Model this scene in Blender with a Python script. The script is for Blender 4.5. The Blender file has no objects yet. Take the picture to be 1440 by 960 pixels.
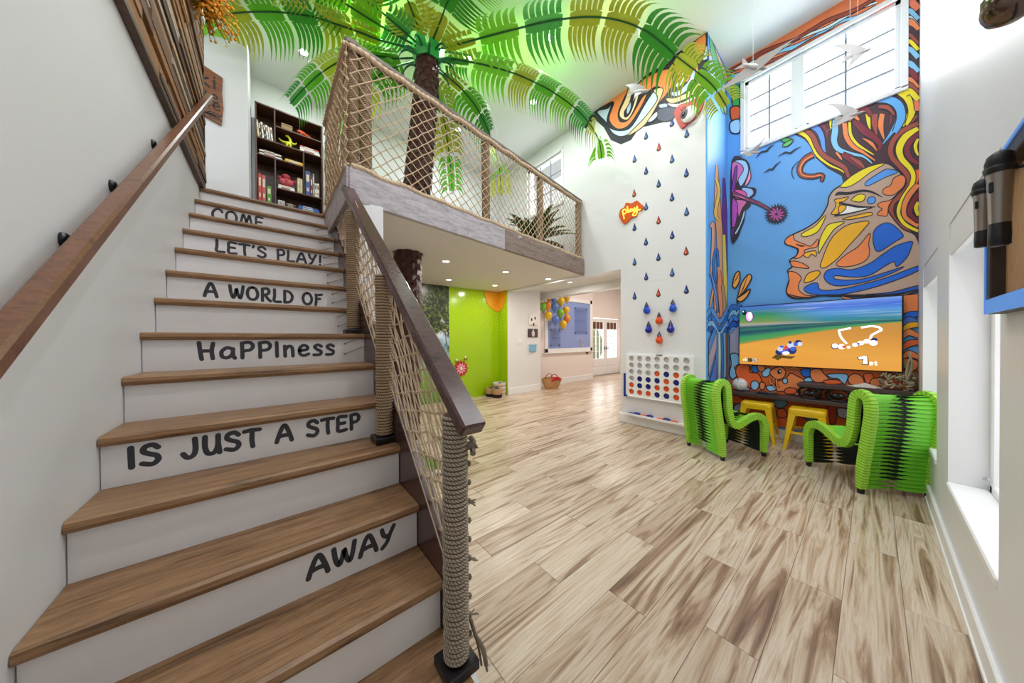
import bpy, math, random
from math import sin, cos, pi, radians, sqrt, atan2, floor
from mathutils import Vector, Matrix, noise
from mathutils.geometry import tessellate_polygon
random.seed(7)
SC = bpy.context.scene
COL = SC.collection
# ---------------------------------------------------------------- camera
F, YAW, PIT, ROL, CAMZ = 416.17, radians(50.684), radians(-0.436), radians(-0.337), 1.354
fw = Vector((-sin(YAW) * cos(PIT), cos(YAW) * cos(PIT), sin(PIT)))
rt0 = Vector((cos(YAW), sin(YAW), 0)); up0 = rt0.cross(fw)
rt = rt0 * cos(ROL) + up0 * sin(ROL); up = up0 * cos(ROL) - rt0 * sin(ROL)
CP = Vector((0, 0, CAMZ))
cd = bpy.data.cameras.new('camera'); cam = bpy.data.objects.new('camera', cd); COL.objects.link(cam)
cd.sensor_width = 36; cd.lens = 36 * F / 1440; cd.clip_start = 0.02; cd.clip_end = 200
cam.matrix_world = Matrix(((rt.x, up.x, -fw.x, 0), (rt.y, up.y, -fw.y, 0), (rt.z, up.z, -fw.z, CAMZ), (0, 0, 0, 1)))
SC.camera = cam
def ray(x, y): return fw + rt * ((x - 720) / F) - up * ((y - 480) / F)
def onx(x, y, v): d = ray(x, y); return CP + d * (v / d.x)
def ony(x, y, v): d = ray(x, y); return CP + d * (v / d.y)
def onz(x, y, v): d = ray(x, y); return CP + d * ((v - CAMZ) / d.z)
# ---------------------------------------------------------------- sky, daylight, exposure
w = bpy.data.worlds.new('world'); SC.world = w; w.use_nodes = True
bg = w.node_tree.nodes['Background']; bg.inputs[0].default_value = (0.93, 0.97, 1.0, 1); bg.inputs[1].default_value = 1.25
SC.view_settings.view_transform = 'Standard'; SC.view_settings.look = 'None'; SC.view_settings.gamma = 1
SC.view_settings.use_curve_mapping = False; SC.view_settings.exposure = -0.16
def area(name, loc, direc, sx, sy, power, col=(1, 1, 1), spread=pi):
    l = bpy.data.lights.new(name, 'AREA'); l.shape = 'RECTANGLE'; l.size = sx; l.size_y = sy; l.energy = power; l.color = col; l.spread = spread
    o = bpy.data.objects.new(name, l); COL.objects.link(o); o.location = loc
    o.rotation_euler = Vector(direc).to_track_quat('-Z', 'Z').to_euler(); return o
area('daylight_front_window', (-0.5, 5.60, 4.56), (0, -1, -0.12), 1.36, 0.9, 48, (0.95, 0.98, 1.0))
area('daylight_near_window', (0.62, 2.7, 1.2), (-1, 0, -0.1), 1.15, 1.5, 5, (0.97, 0.99, 1.0))
area('daylight_far_window', (0.62, 4.33, 1.2), (-1, 0, -0.1), 0.95, 1.5, 4, (0.97, 0.99, 1.0))
area('daylight_loft_window', (-4.35, 4.75, 4.6), (0, -1, -0.1), 0.95, 0.9, 14, (0.97, 0.99, 1.0))
area('daylight_garden_doors', (-6.75, 9.9, 1.2), (1, 0, -0.05), 1.8, 1.9, 70, (1, 0.98, 0.95))
# ---------------------------------------------------------------- materials
MATS = {}
def lin(c):
    if isinstance(c, str): c = tuple(int(c[i:i + 2], 16) / 255 for i in (1, 3, 5))
    return tuple(x / 12.92 if x <= .04045 else ((x + .055) / 1.055) ** 2.4 for x in c) + (1,)
class NT:
    def __init__(s, name):
        s.m = bpy.data.materials.new(name); s.m.use_nodes = True; s.t = s.m.node_tree
        s.b = s.t.nodes['Principled BSDF']; s.L = s.t.links.new
    def n(s, typ, **k):
        o = s.t.nodes.new(typ)
        for a, v in k.items(): setattr(o, a, v)
        return o
    def coord(s, kind='Object', scale=(1, 1, 1), rand=False):
        tc = s.n('ShaderNodeTexCoord'); mp = s.n('ShaderNodeMapping'); mp.inputs['Scale'].default_value = scale
        s.L(tc.outputs[kind], mp.inputs['Vector'])
        if rand:
            oi = s.n('ShaderNodeObjectInfo'); cb = s.n('ShaderNodeCombineXYZ'); ml = s.n('ShaderNodeMath', operation='MULTIPLY'); ml.inputs[1].default_value = 37.0
            s.L(oi.outputs['Random'], ml.inputs[0]); s.L(ml.outputs[0], cb.inputs[0]); s.L(ml.outputs[0], cb.inputs[1]); s.L(ml.outputs[0], cb.inputs[2]); s.L(cb.outputs[0], mp.inputs['Location'])
        return mp.outputs[0]
    def noise(s, v, scale=5, detail=4, rough=.6, dist=0):
        o = s.n('ShaderNodeTexNoise'); s.L(v, o.inputs['Vector']); o.inputs['Scale'].default_value = scale; o.inputs['Detail'].default_value = detail
        o.inputs['Roughness'].default_value = rough; o.inputs['Distortion'].default_value = dist; return o.outputs['Fac']
    def ramp(s, f, stops, interp='LINEAR'):
        r = s.n('ShaderNodeValToRGB'); s.L(f, r.inputs[0]); e = r.color_ramp; e.interpolation = interp
        while len(e.elements) < len(stops): e.elements.new(.5)
        for el, (p, c) in zip(e.elements, stops): el.position = p; el.color = lin(c)
        return r.outputs[0]
    def mix(s, f, a, b, blend='MIX'):
        m = s.n('ShaderNodeMix', data_type='RGBA', blend_type=blend)
        for sock, v in ((0, f), (6, a), (7, b)):
            if hasattr(v, 'node'): s.L(v, m.inputs[sock])
            else: m.inputs[sock].default_value = v if sock == 0 else (lin(v) if not (isinstance(v, tuple) and len(v) == 4) else v)
        return m.outputs[2]
    def bump(s, h, strength=.3, dist=.01):
        b = s.n('ShaderNodeBump'); b.inputs['Strength'].default_value = strength; b.inputs['Distance'].default_value = dist
        s.L(h, b.inputs['Height']); s.L(b.outputs[0], s.b.inputs['Normal'])
    def base(s, c):
        if hasattr(c, 'node'): s.L(c, s.b.inputs['Base Color'])
        else: s.b.inputs['Base Color'].default_value = lin(c)
    def set(s, rough=.5, metal=0, spec=.5):
        s.b.inputs['Roughness'].default_value = rough; s.b.inputs['Metallic'].default_value = metal; s.b.inputs['Specular IOR Level'].default_value = spec
def mat(c, rough=.5, metal=0, var=.06, sc=9, spec=.5, emit=0):
    key = ('p', c, rough, metal, var, spec, emit)
    if key in MATS: return MATS[key]
    t = NT('paint_%d' % len(MATS)); t.set(rough, metal, spec)
    if var:
        f = t.noise(t.coord('Object'), sc, 4)
        a = lin(c); lo = tuple(x * (1 - var) for x in a[:3]) + (1,); hi = tuple(min(1, x * (1 + var)) for x in a[:3]) + (1,)
        t.base(t.mix(f, lo, hi))
    else: t.base(c)
    if emit:
        t.b.inputs['Emission Color'].default_value = lin(c); t.b.inputs['Emission Strength'].default_value = emit
    MATS[key] = t.m; return t.m
def wood(name, stops, scale=(6, .7, 6), rough=.45, ns=3.0, rand=True, bump=.15, dist=1.2):
    t = NT(name); t.set(rough)
    v = t.coord('Object', scale, rand)
    f = t.noise(v, ns, 7, .65, dist); g = t.noise(v, ns * 7, 4, .7, .3)
    c = t.ramp(f, stops)
    c = t.mix(.35, c, t.ramp(g, [(.3, '#3a2a1c'), (.6, '#d8c4a8')]), 'OVERLAY')
    t.base(c); t.bump(g, bump, .004); return t.m
def wallpaint(name, c, rough=.6):
    t = NT(name); t.set(rough); f = t.noise(t.coord('Object'), 1.3, 3); a = lin(c)
    t.base(t.mix(f, tuple(x * .97 for x in a[:3]) + (1,), a)); g = t.noise(t.coord('Object'), 160, 2); t.bump(g, .04, .002); return t.m
M_WALL = wallpaint('wall_paint', '#e9e9ea', .45)
M_CEIL = wallpaint('ceiling_paint', '#eceeec', .7)
M_TRIM = mat('#f0f0f0', .4, var=.02)
M_RISER = mat('#eceaec', .45, var=.02)
M_TREAD = wood('stair_tread_wood', [(.28, '#543c29'), (.45, '#8a6a4b'), (.6, '#9d7c5c'), (.78, '#5d4531')], (7, .55, 7), .42)
M_RAIL = wood('walnut_rail', [(.3, '#573727'), (.5, '#7b5239'), (.7, '#674330')], (4, 2, 4), .33, bump=.05)
M_BEAM = wood('grey_beam_wood', [(.3, '#8f8d98'), (.5, '#b4b2be'), (.7, '#cac8d2')], (8, .5, 8), .6)
M_BEAM2 = wood('brown_grey_beam_wood', [(.3, '#6a5c58'), (.5, '#8d7e79'), (.7, '#a0938e')], (8, .5, 8), .6)
M_RAIL2 = wood('dark_walnut_rail', [(.3, '#38262a'), (.5, '#533a3c'), (.7, '#452f32')], (4, 2, 4), .25, bump=.05)
M_SHELFW = wood('dark_shelf_wood', [(.3, '#3a2419'), (.5, '#57382a'), (.7, '#47291d')], (6, .6, 6), .4)
M_DARKW = wood('wall_shelf_wood', [(.3, '#2b2024'), (.5, '#4a3b3c'), (.7, '#332628')], (.7, 8, 8), .5)  # dark wood in its own tone, for the shelves under the television
M_BLACK = mat('#15151a', .35, var=.05); M_CHAR = mat('#3a3b44', .6, var=.05)
M_WHITE = mat('#f2f2f2', .5, var=.02)
def floor_mat():
    t = NT('floor_plank_wood'); t.set(.3)
    v = t.coord('Object', (9, .55, 1), True); v2 = t.coord('Object', (34, .8, 1), True)
    f = t.noise(v, 1.5, 6, .58, 1.3); g = t.noise(v2, 2.2, 5, .7, .4); k = t.noise(v, 3.2, 3, .5, 1.8)
    c = t.ramp(f, [(.30, '#836c5a'), (.39, '#a58d79'), (.46, '#ccbaa8'), (.53, '#e0d5c9'), (.60, '#cfbeac'), (.68, '#ad9782'), (.78, '#8d7766')])
    c = t.mix(.5, c, t.ramp(g, [(.34, '#6a584a'), (.52, '#cfc3b6'), (.70, '#efe8de')]), 'SOFT_LIGHT')
    c = t.mix(t.ramp(k, [(.64, '#000000'), (.76, '#707070')]), c, '#6a564a')
    oi = t.n('ShaderNodeObjectInfo')
    tint = t.ramp(oi.outputs['Random'], [(0, '#d2c6ba'), (.35, '#eee9e2'), (.7, '#dcd4c9'), (1, '#f6f2ec')])
    c = t.mix(.85, c, tint, 'MULTIPLY')
    hs = t.n('ShaderNodeHueSaturation'); hs.inputs['Value'].default_value = 1.03; hs.inputs['Saturation'].default_value = 1.0; t.L(c, hs.inputs['Color'])
    t.base(hs.outputs[0]); t.bump(g, .12, .002); return t.m
M_FLOOR = floor_mat()
def rope_mat(name, a, b):
    t = NT(name); t.set(.9); v = t.coord('UV', (1, 1, 1))
    wv = t.n('ShaderNodeTexWave', wave_type='BANDS', bands_direction='DIAGONAL'); t.L(v, wv.inputs['Vector']); wv.inputs['Scale'].default_value = 1; wv.inputs['Distortion'].default_value = .6
    t.base(t.mix(wv.outputs['Fac'], a, b)); t.bump(wv.outputs['Fac'], .5, .004); return t.m
M_ROPE = rope_mat('manila_rope', '#8a7158', '#c6ad8f'); M_ROPEG = rope_mat('grey_rope_wrap', '#7d7264', '#bdb1a0')
M_NET = mat('#c6ad90', .9, var=.15, sc=40); M_NETL = mat('#b8a58e', .9, var=.12, sc=40)
def glass_mat(name, col=(1, 1, 1, 1)):
    t = NT(name); t.t.nodes.remove(t.b); out = t.t.nodes['Material Output']
    tr = t.n('ShaderNodeBsdfTransparent'); tr.inputs[0].default_value = col; gl = t.n('ShaderNodeBsdfGlossy'); gl.inputs['Roughness'].default_value = .03
    mx = t.n('ShaderNodeMixShader'); mx.inputs[0].default_value = .06
    t.L(tr.outputs[0], mx.inputs[1]); t.L(gl.outputs[0], mx.inputs[2]); t.L(mx.outputs[0], out.inputs['Surface']); return t.m
M_GLASS = glass_mat('window_glass')
# ---------------------------------------------------------------- mesh helpers
class MB:
    def __init__(s): s.v = []; s.f = []; s.m = []; s.uv = []
    def face(s, idx, mi=0, uv=None): s.f.append(tuple(idx)); s.m.append(mi); s.uv.append(uv)
    def add(s, vs, fs, mi=0):
        b = len(s.v); s.v += [tuple(p) for p in vs]
        for f in fs: s.face([b + i for i in f], mi)
    def box(s, c, d, rot=None, mi=0, bev=0):
        x, y, z = (k / 2 for k in d)
        if bev:
            bv = min(bev, x * .9, y * .9, z * .9); P = []
            R = []
            for sx in (-1, 1):
                for sy in (-1, 1):
                    for sz in (-1, 1):
                        R.append(((sx * (x - bv), sy * (y - bv), sz * z), (sx * x, sy * (y - bv), sz * (z - bv)), (sx * (x - bv), sy * y, sz * (z - bv))))
            for t in R: P += list(t)
            ix = lambda a, b_, c_, k: ((a * 2 + b_) * 2 + c_) * 3 + k
            fs = []
            for q in (0, 1):
                fs.append([ix(0, 0, q, 0), ix(1, 0, q, 0), ix(1, 1, q, 0), ix(0, 1, q, 0)][::1 if q else -1])
                fs.append([ix(q, 0, 0, 1), ix(q, 1, 0, 1), ix(q, 1, 1, 1), ix(q, 0, 1, 1)][::1 if q else -1])
                fs.append([ix(0, q, 0, 2), ix(0, q, 1, 2), ix(1, q, 1, 2), ix(1, q, 0, 2)][::1 if q else -1])
            for a in (0, 1):
                for b_ in (0, 1):
                    fs.append([ix(0, a, b_, 0), ix(1, a, b_, 0), ix(1, a, b_, 2), ix(0, a, b_, 2)])
                    fs.append([ix(a, 0, b_, 0), ix(a, 1, b_, 0), ix(a, 1, b_, 1), ix(a, 0, b_, 1)])
                    fs.append([ix(a, b_, 0, 1), ix(a, b_, 1, 1), ix(a, b_, 1, 2), ix(a, b_, 0, 2)])
                    for c_ in (0, 1): fs.append([ix(a, b_, c_, 0), ix(a, b_, c_, 1), ix(a, b_, c_, 2)])
        else:
            P = [(-x, -y, -z), (x, -y, -z), (x, y, -z), (-x, y, -z), (-x, -y, z), (x, -y, z), (x, y, z), (-x, y, z)]
            fs = [(0, 3, 2, 1), (4, 5, 6, 7), (0, 1, 5, 4), (1, 2, 6, 5), (2, 3, 7, 6), (3, 0, 4, 7)]
        c = Vector(c)
        vs = [c + (rot @ Vector(p) if rot else Vector(p)) for p in P]
        s.add(vs, fs, mi)
    def b2(s, lo, hi, mi=0, bev=0):
        lo, hi = Vector(lo), Vector(hi); s.box((lo + hi) / 2, hi - lo, None, mi, bev)
    def tube(s, pts, r, n=8, mi=0, cap=True, uvs=0, lobes=0, twist=0):
        pts = [Vector(p) for p in pts]; N = len(pts); rr = r if isinstance(r, (list, tuple)) else [r] * N
        base = len(s.v); ref = None; acc = 0
        for i, p in enumerate(pts):
            t = (pts[min(i + 1, N - 1)] - pts[max(i - 1, 0)]).normalized()
            if ref is None: ref = t.orthogonal().normalized() if abs(t.z) > .95 else t.cross(Vector((0, 0, 1))).normalized()
            ref = (ref - t * ref.dot(t)).normalized(); b = t.cross(ref)
            if i: acc += (pts[i] - pts[i - 1]).length
            for k in range(n):
                a = 2 * pi * k / n; q = rr[i] * (1 + (.22 * cos(lobes * (a - twist * acc)) if lobes else 0))
                s.v.append(tuple(p + ref * (q * cos(a)) + b * (q * sin(a))))
        acc = 0
        for i in range(N - 1):
            d = (pts[i + 1] - pts[i]).length
            for k in range(n):
                k2 = (k + 1) % n
                uv = ((k * 1.0, acc * uvs), (k + 1.0, acc * uvs), (k + 1.0, (acc + d) * uvs), (k * 1.0, (acc + d) * uvs)) if uvs else None
                s.face((base + i * n + k, base + i * n + k2, base + (i + 1) * n + k2, base + (i + 1) * n + k), mi, uv)
            acc += d
        if cap:
            s.face([base + k for k in range(n)][::-1], mi); s.face([base + (N - 1) * n + k for k in range(n)], mi)
    def lathe(s, c, prof, n=16, mi=0, axis=None, uvs=0):
        c = Vector(c); base = len(s.v); R = Vector((0, 0, 1)).rotation_difference(Vector(axis)).to_matrix() if axis else None
        for r, z in prof:
            for k in range(n):
                a = 2 * pi * k / n; p = Vector((r * cos(a), r * sin(a), z)); s.v.append(tuple(c + (R @ p if R else p)))
        for i in range(len(prof) - 1):
            for k in range(n):
                k2 = (k + 1) % n; uv = None
                if uvs: uv = ((k * uvs, prof[i][1] * 60), ((k + 1) * uvs, prof[i][1] * 60), ((k + 1) * uvs, prof[i + 1][1] * 60), (k * uvs, prof[i + 1][1] * 60))
                s.face((base + i * n + k, base + i * n + k2, base + (i + 1) * n + k2, base + (i + 1) * n + k), mi, uv)
        if prof[0][0] > 1e-5: s.face([base + k for k in range(n)][::-1], mi)
        if prof[-1][0] > 1e-5: s.face([base + (len(prof) - 1) * n + k for k in range(n)], mi)
    def sphere(s, c, r, n=10, mi=0, sc=(1, 1, 1)):
        base = len(s.v); c = Vector(c); m = max(4, n // 2)
        for i in range(m + 1):
            th = pi * i / m
            for k in range(n):
                a = 2 * pi * k / n; s.v.append((c.x + r * sc[0] * sin(th) * cos(a), c.y + r * sc[1] * sin(th) * sin(a), c.z - r * sc[2] * cos(th)))
        for i in range(m):
            for k in range(n):
                k2 = (k + 1) % n; s.face((base + i * n + k, base + i * n + k2, base + (i + 1) * n + k2, base + (i + 1) * n + k), mi)
    def prism(s, poly, off, mi=0, sides=True):
        """poly: 3D planar points; extruded by vector off"""
        poly = [Vector(p) for p in poly]; off = Vector(off); base = len(s.v); n = len(poly)
        s.v += [tuple(p) for p in poly] + [tuple(p + off) for p in poly]
        for t in tessellate_polygon([poly]):
            s.face([base + i for i in t], mi); s.face([base + n + i for i in t][::-1], mi)
        if sides:
            for i in range(n):
                j = (i + 1) % n; s.face((base + i, base + j, base + n + j, base + n + i), mi)
    def build(s, name, mats, parent=None, smooth=False, xf=None):
        me = bpy.data.meshes.new(name); vs = s.v
        if xf: vs = [tuple(xf @ Vector(p)) for p in vs]
        me.from_pydata(vs, [], s.f)
        for m in (mats if isinstance(mats, (list, tuple)) else [mats]): me.materials.append(m)
        me.polygons.foreach_set('material_index', s.m)
        if any(s.uv):
            ul = me.uv_layers.new(name='UVMap').data
            for p, uv in zip(me.polygons, s.uv):
                if uv:
                    for li, q in zip(p.loop_indices, uv): ul[li].uv = q
        if smooth: me.polygons.foreach_set('use_smooth', [True] * len(me.polygons))
        me.update()
        o = bpy.data.objects.new(name, me); COL.objects.link(o)
        if parent: o.parent = parent
        return o
def tag(o, label=None, cat=None, group=None, kind=None):
    if label: o['label'] = label
    if cat: o['category'] = cat
    if group: o['group'] = group
    if kind: o['kind'] = kind
    return o
def thing(name, label, cat, loc=(0, 0, 0), rz=0, group=None):
    o = bpy.data.objects.new(name, None); COL.objects.link(o); o.location = loc; o.rotation_euler = (0, 0, rz); o.empty_display_size = .1
    return tag(o, label, cat, group)
def struct(name, mb, m, parent=None, smooth=False):
    o = mb.build(name, m, parent, smooth)
    if not parent: o['kind'] = 'structure'
    return o
def copy_tree(o, parent=None):
    c = o.copy(); COL.objects.link(c)
    if parent: c.parent = parent
    for ch in list(o.children): copy_tree(ch, c)
    return c
def smooth_obj(o, ang=40):
    me = o.data; me.polygons.foreach_set('use_smooth', [True] * len(me.polygons))
    try: me.set_sharp_from_angle(angle=radians(ang))
    except Exception: pass
    return o
def cat(pts, n=4, closed=False):
    pts = [Vector(p) for p in pts]; N = len(pts); out = []
    rng = range(N) if closed else range(N - 1)
    for i in rng:
        if closed: a, b, c, d = pts[i - 1], pts[i], pts[(i + 1) % N], pts[(i + 2) % N]
        else: a, b, c, d = pts[max(i - 1, 0)], pts[i], pts[i + 1], pts[min(i + 2, N - 1)]
        for k in range(n):
            t = k / n; out.append(.5 * ((2 * b) + (c - a) * t + (2 * a - 5 * b + 4 * c - d) * t * t + (3 * b - a - 3 * c + d) * t ** 3))
    if not closed: out.append(pts[-1])
    return out
# ================================================================ SETTING
X0, RUN, RIS, YL, YR = -0.591, 0.2424, 0.2, -0.4956, 0.525
PW, MW, RW = 4.45, 5.3, 0.30          # play wall y, mural wall y, right wall x
CZ, LZ, SZ = 5.34, 2.80, 2.53         # ceiling, loft floor, soffit heights
LX0, LX1 = -2.74, -3.34               # loft edge x at y=.52 and y=4.45
def lx(y): return LX0 + (LX1 - LX0) * (y - .52) / (PW - .52)
def opening_wall(axis, v, a0, a1, z0, z1, holes, th):
    """boxes round rectangular holes; axis 'x': wall plane x=v..v+th, runs along y"""
    mb = MB(); xs = sorted({a0, a1, *[h[0] for h in holes], *[h[1] for h in holes]}); zs = sorted({z0, z1, *[h[2] for h in holes], *[h[3] for h in holes]})
    def inh(a, z): return any(h[0] < a < h[1] and h[2] < z < h[3] for h in holes)
    for i in range(len(xs) - 1):
        run = None
        for j in range(len(zs)):
            solid = j < len(zs) - 1 and not inh((xs[i] + xs[i + 1]) / 2, (zs[j] + zs[j + 1]) / 2)
            if solid and run is None: run = zs[j]
            if not solid and run is not None:
                if axis == 'x': mb.b2((min(v, v + th), xs[i], run), (max(v, v + th), xs[i + 1], zs[j]))
                else: mb.b2((xs[i], min(v, v + th), run), (xs[i + 1], max(v, v + th), zs[j]))
                run = None
    return mb
# floor
fb = MB(); fb.b2((-6.6, -0.6, -0.12), (0.4, 11.2, -0.004)); FLOOR = struct('floor', fb, mat('#7d6a5a', .6))
PLW, PLL = 0.2, 1.22
cands = []
for i in range(-1, 34):
    xa = RW - (i + 1) * PLW; off = (i * 0.43) % 1.0 * PLL
    for j in range(-2, 10):
        ya = off + j * PLL
        x0, x1, y0, y1 = max(xa, -6.45), min(xa + PLW, RW), max(ya, -0.49), min(ya + PLL, 11.1)
        if x1 - x0 < .03 or y1 - y0 < .03: continue
        if y1 < .5 and x1 < -0.7: continue
        cx, cy = (x0 + x1) / 2, (y0 + y1) / 2
        if cx > -1.38 and y0 > MW: continue
        if -2.62 < cx < -1.38 and y0 > PW + .1: continue
        if cx > -2.62 and y0 > MW: continue
        cands.append((cx * cx + cy * cy, x0, x1, y0, y1))
cands.sort(); meshes = {}
def plank_mesh(wd, ln):
    key = (round(wd, 4), round(ln, 4))
    if key not in meshes:
        mb = MB(); mb.box((0, 0, -.004), (wd - .0016, ln - .0016, .008), bev=.0012); o = mb.build('plank', M_FLOOR); meshes[key] = o.data; bpy.data.objects.remove(o)
    return meshes[key]
rest = MB()
for n, (_, x0, x1, y0, y1) in enumerate(cands):
    if n < 295:
        o = bpy.data.objects.new('plank', plank_mesh(x1 - x0, y1 - y0)); COL.objects.link(o); o.location = ((x0 + x1) / 2, (y0 + y1) / 2, 0); o.parent = FLOOR
    else: rest.box(((x0 + x1) / 2, (y0 + y1) / 2, -.004), (x1 - x0 - .002, y1 - y0 - .002, .008))
if rest.v: o = rest.build('far_planks', M_FLOOR, FLOOR); o['kind'] = 'stuff'
# walls
mb = MB(); mb.b2((-4.12, YL - .12, -.1), (0.42, YL, CZ)); struct('wall_left', mb, M_WALL)
NICHE = [(2.11, 3.30, .43, 2.06), (3.83, 4.83, .43, 2.02)]
struct('wall_right', opening_wall('x', RW, YL - .12, MW + .2, -.1, CZ, NICHE, .30), M_WALL)
M_SKYBLUE = wallpaint('mural_blue_paint', '#66aef5', .45)
WIN = (-1.19, 0.20, 4.02, 5.02)
struct('wall_front', opening_wall('y', MW, -1.5, RW + .05, -.1, CZ, [WIN], .22), M_SKYBLUE)
mb = MB(); mb.b2((-2.62, PW, -.1), (-1.40, MW + .2, CZ)); struct('wall_column', mb, M_WALL)
mb = MB(); mb.b2((-1.405, PW + .004, 0), (-1.38, MW, CZ)); struct('wall_column_side', mb, M_SKYBLUE)
UW = (-4.86, -3.84, 4.02, 5.06)
mb = opening_wall('y', PW, -6.1, -2.62, 2.49, CZ, [UW], .2); mb.b2((-6.1, PW, -.1), (-5.6, PW + .2, 2.49)); struct('wall_play', mb, M_WALL)
mb = MB(); mb.b2((-6.15, -1.5, -.1), (-5.97, PW, CZ)); struct('wall_back', mb, M_WALL)
mb = MB(); mb.b2((-5.02, -1.6, LZ - .2), (-4.9, -0.18, CZ)); mb.b2((-5.9, -0.30, LZ), (-5.02, -0.18, CZ)); struct('wall_stair_head', mb, M_WALL)
mb = MB(); mb.b2((-5.0, -1.7, LZ - .3), (-4.0, -1.6, CZ)); struct('wall_landing_side', mb, M_WALL)
mb = MB(); mb.b2((-6.2, -1.7, CZ), (0.7, MW + .25, CZ + .15)); struct('ceiling', mb, M_CEIL)
# loft slab with notch for the stair
mb = MB(); poly = [(-5.97, -1.6), (-4.0, -1.6), (-4.0, .55), (LX0 - .03, .55), (LX1 - .03, PW), (-5.97, PW)]
mb.prism([(x, y, LZ - .02) for x, y in poly], (0, 0, .02)); struct('floor_loft', mb, wood('loft_floor_wood', [(.3, '#7d736f'), (.6, '#a49a95')], rand=False))
mb = MB(); poly = [(-5.97, .55), (LX0 - .03, .55), (LX1 - .03, PW), (-5.97, PW)]
mb.prism([(x, y, SZ) for x, y in poly], (0, 0, .22)); struct('ceiling_loft_soffit', mb, wallpaint('soffit_paint', '#e6e0dc', .7))
# hall beyond the opening
mb = MB(); mb.b2((-5.75, PW + .2, -.1), (-5.6, 5.56, 2.75)); struct('wall_hall_near', mb, M_WALL)
M_WARM = wallpaint('warm_wall_paint', '#efe4df', .6)
mb = MB(); mb.b2((-6.2, 5.60, -.1), (-6.0, 8.41, 3.3)); mb.b2((-6.0, 5.56, -.1), (-5.75, 5.6, 3.3)); struct('wall_hall_far', mb, M_WARM)
DX = -6.38
struct('wall_garden', opening_wall('x', DX, 8.45, 11.2, -.1, 3.3, [(8.92, 10.75, 0, 2.12)], -.15), M_WARM)
mb = MB(); mb.b2((DX, 8.41, -.1), (-6.0, 8.45, 3.3)); struct('wall_hall_return', mb, M_WARM)
mb = MB(); mb.b2((-6.6, 11.1, -.1), (-2.0, 11.25, 3.3)); struct('wall_hall_end', mb, M_WARM)
mb = MB(); mb.b2((-2.62, MW + .2, -.1), (-2.5, 11.1, 3.3)); struct('wall_hall_right', mb, M_WARM)
mb = MB(); mb.b2((-6.6, 5.95, 3.3), (-2.4, 11.2, 3.4)); struct('ceiling_hall', mb, M_CEIL)
mb = MB(); mb.b2((-6.0, PW + .2, 2.62), (-2.62, 5.8, 2.72)); struct('ceiling_passage', mb, M_CEIL)
mb = MB(); mb.b2((-6.0, 5.76, 2.45), (-2.62, 5.98, 3.35)); struct('trim_header_beam', mb, M_WALL)
mb = MB(); mb.b2((-5.95, .55, 0), (-5.9, .55, 0)) if 0 else None
# green feature panels and tree print under the loft
M_GREEN = wallpaint('lime_gloss_panel', '#a0c814', .16)
mb = MB(); mb.b2((-5.97, 3.075, 0), (-5.945, PW, SZ)); struct('wall_green_panel', mb, M_GREEN)
mb = MB(); mb.b2((-5.945, PW - .02, 0), (-5.6, PW, SZ)); struct('wall_green_return', mb, M_GREEN)
def tree_print():
    t = NT('tree_print'); t.set(.3); v = t.coord('Object'); sp = t.n('ShaderNodeSeparateXYZ'); t.L(v, sp.inputs[0])
    zc = t.n('ShaderNodeMath', operation='DIVIDE'); t.L(sp.outputs[2], zc.inputs[0]); zc.inputs[1].default_value = 2.55
    n1 = t.noise(v, 3.2, 8, .7, .8); n2 = t.noise(v, 14, 6, .75, 1.0)
    bgc = t.ramp(zc.outputs[0], [(0, '#5f8f28'), (.22, '#7cae3c'), (.36, '#8fb49a'), (.46, '#7fa8c0'), (.53, '#a9c3dc'), (.6, '#dfe8f2'), (.75, '#c9d6ea'), (1, '#6f86a8')])
    fol = t.ramp(n2, [(.35, '#0e1114'), (.48, '#222a20'), (.58, '#5e7030'), (.68, '#a9ac62')])
    ad = t.n('ShaderNodeMath', operation='ADD'); t.L(n1, ad.inputs[0])
    m2 = t.n('ShaderNodeMath', operation='MULTIPLY_ADD'); t.L(zc.outputs[0], m2.inputs[0]); m2.inputs[1].default_value = .9; m2.inputs[2].default_value = -.46; t.L(m2.outputs[0], ad.inputs[1])
    msk = t.ramp(ad.outputs[0], [(.46, '#000000'), (.53, '#ffffff')])
    sky = t.mix(t.ramp(n2, [(.5, '#000000'), (.66, '#ffffff')]), fol, '#b9cbe6')
    dk = t.mix(t.ramp(zc.outputs[0], [(.7, '#000000'), (.95, '#909090')]), fol, '#10141c')
    t.base(t.mix(msk, bgc, dk)); return t.m
mb = MB(); mb.b2((-5.97, .6, 0), (-5.945, 3.075, SZ)); struct('wall_tree_print', mb, tree_print())
# wall closing the underside of the stair
mb = MB(); mb.prism([(X0 - .3, YR + .05, 0), (-4.0, YR + .05, 0), (-4.0, YR + .05, SZ - .02), (-3.63, YR + .05, 2.23)], (0, .03, 0)); mb.b2((-2.83, YR + .02, 0), (-2.76, .79, SZ)); mb.b2((-5.95, YR + .02, 0), (-2.83, .6, SZ)); struct('wall_stair_side', mb, M_WALL)
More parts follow.
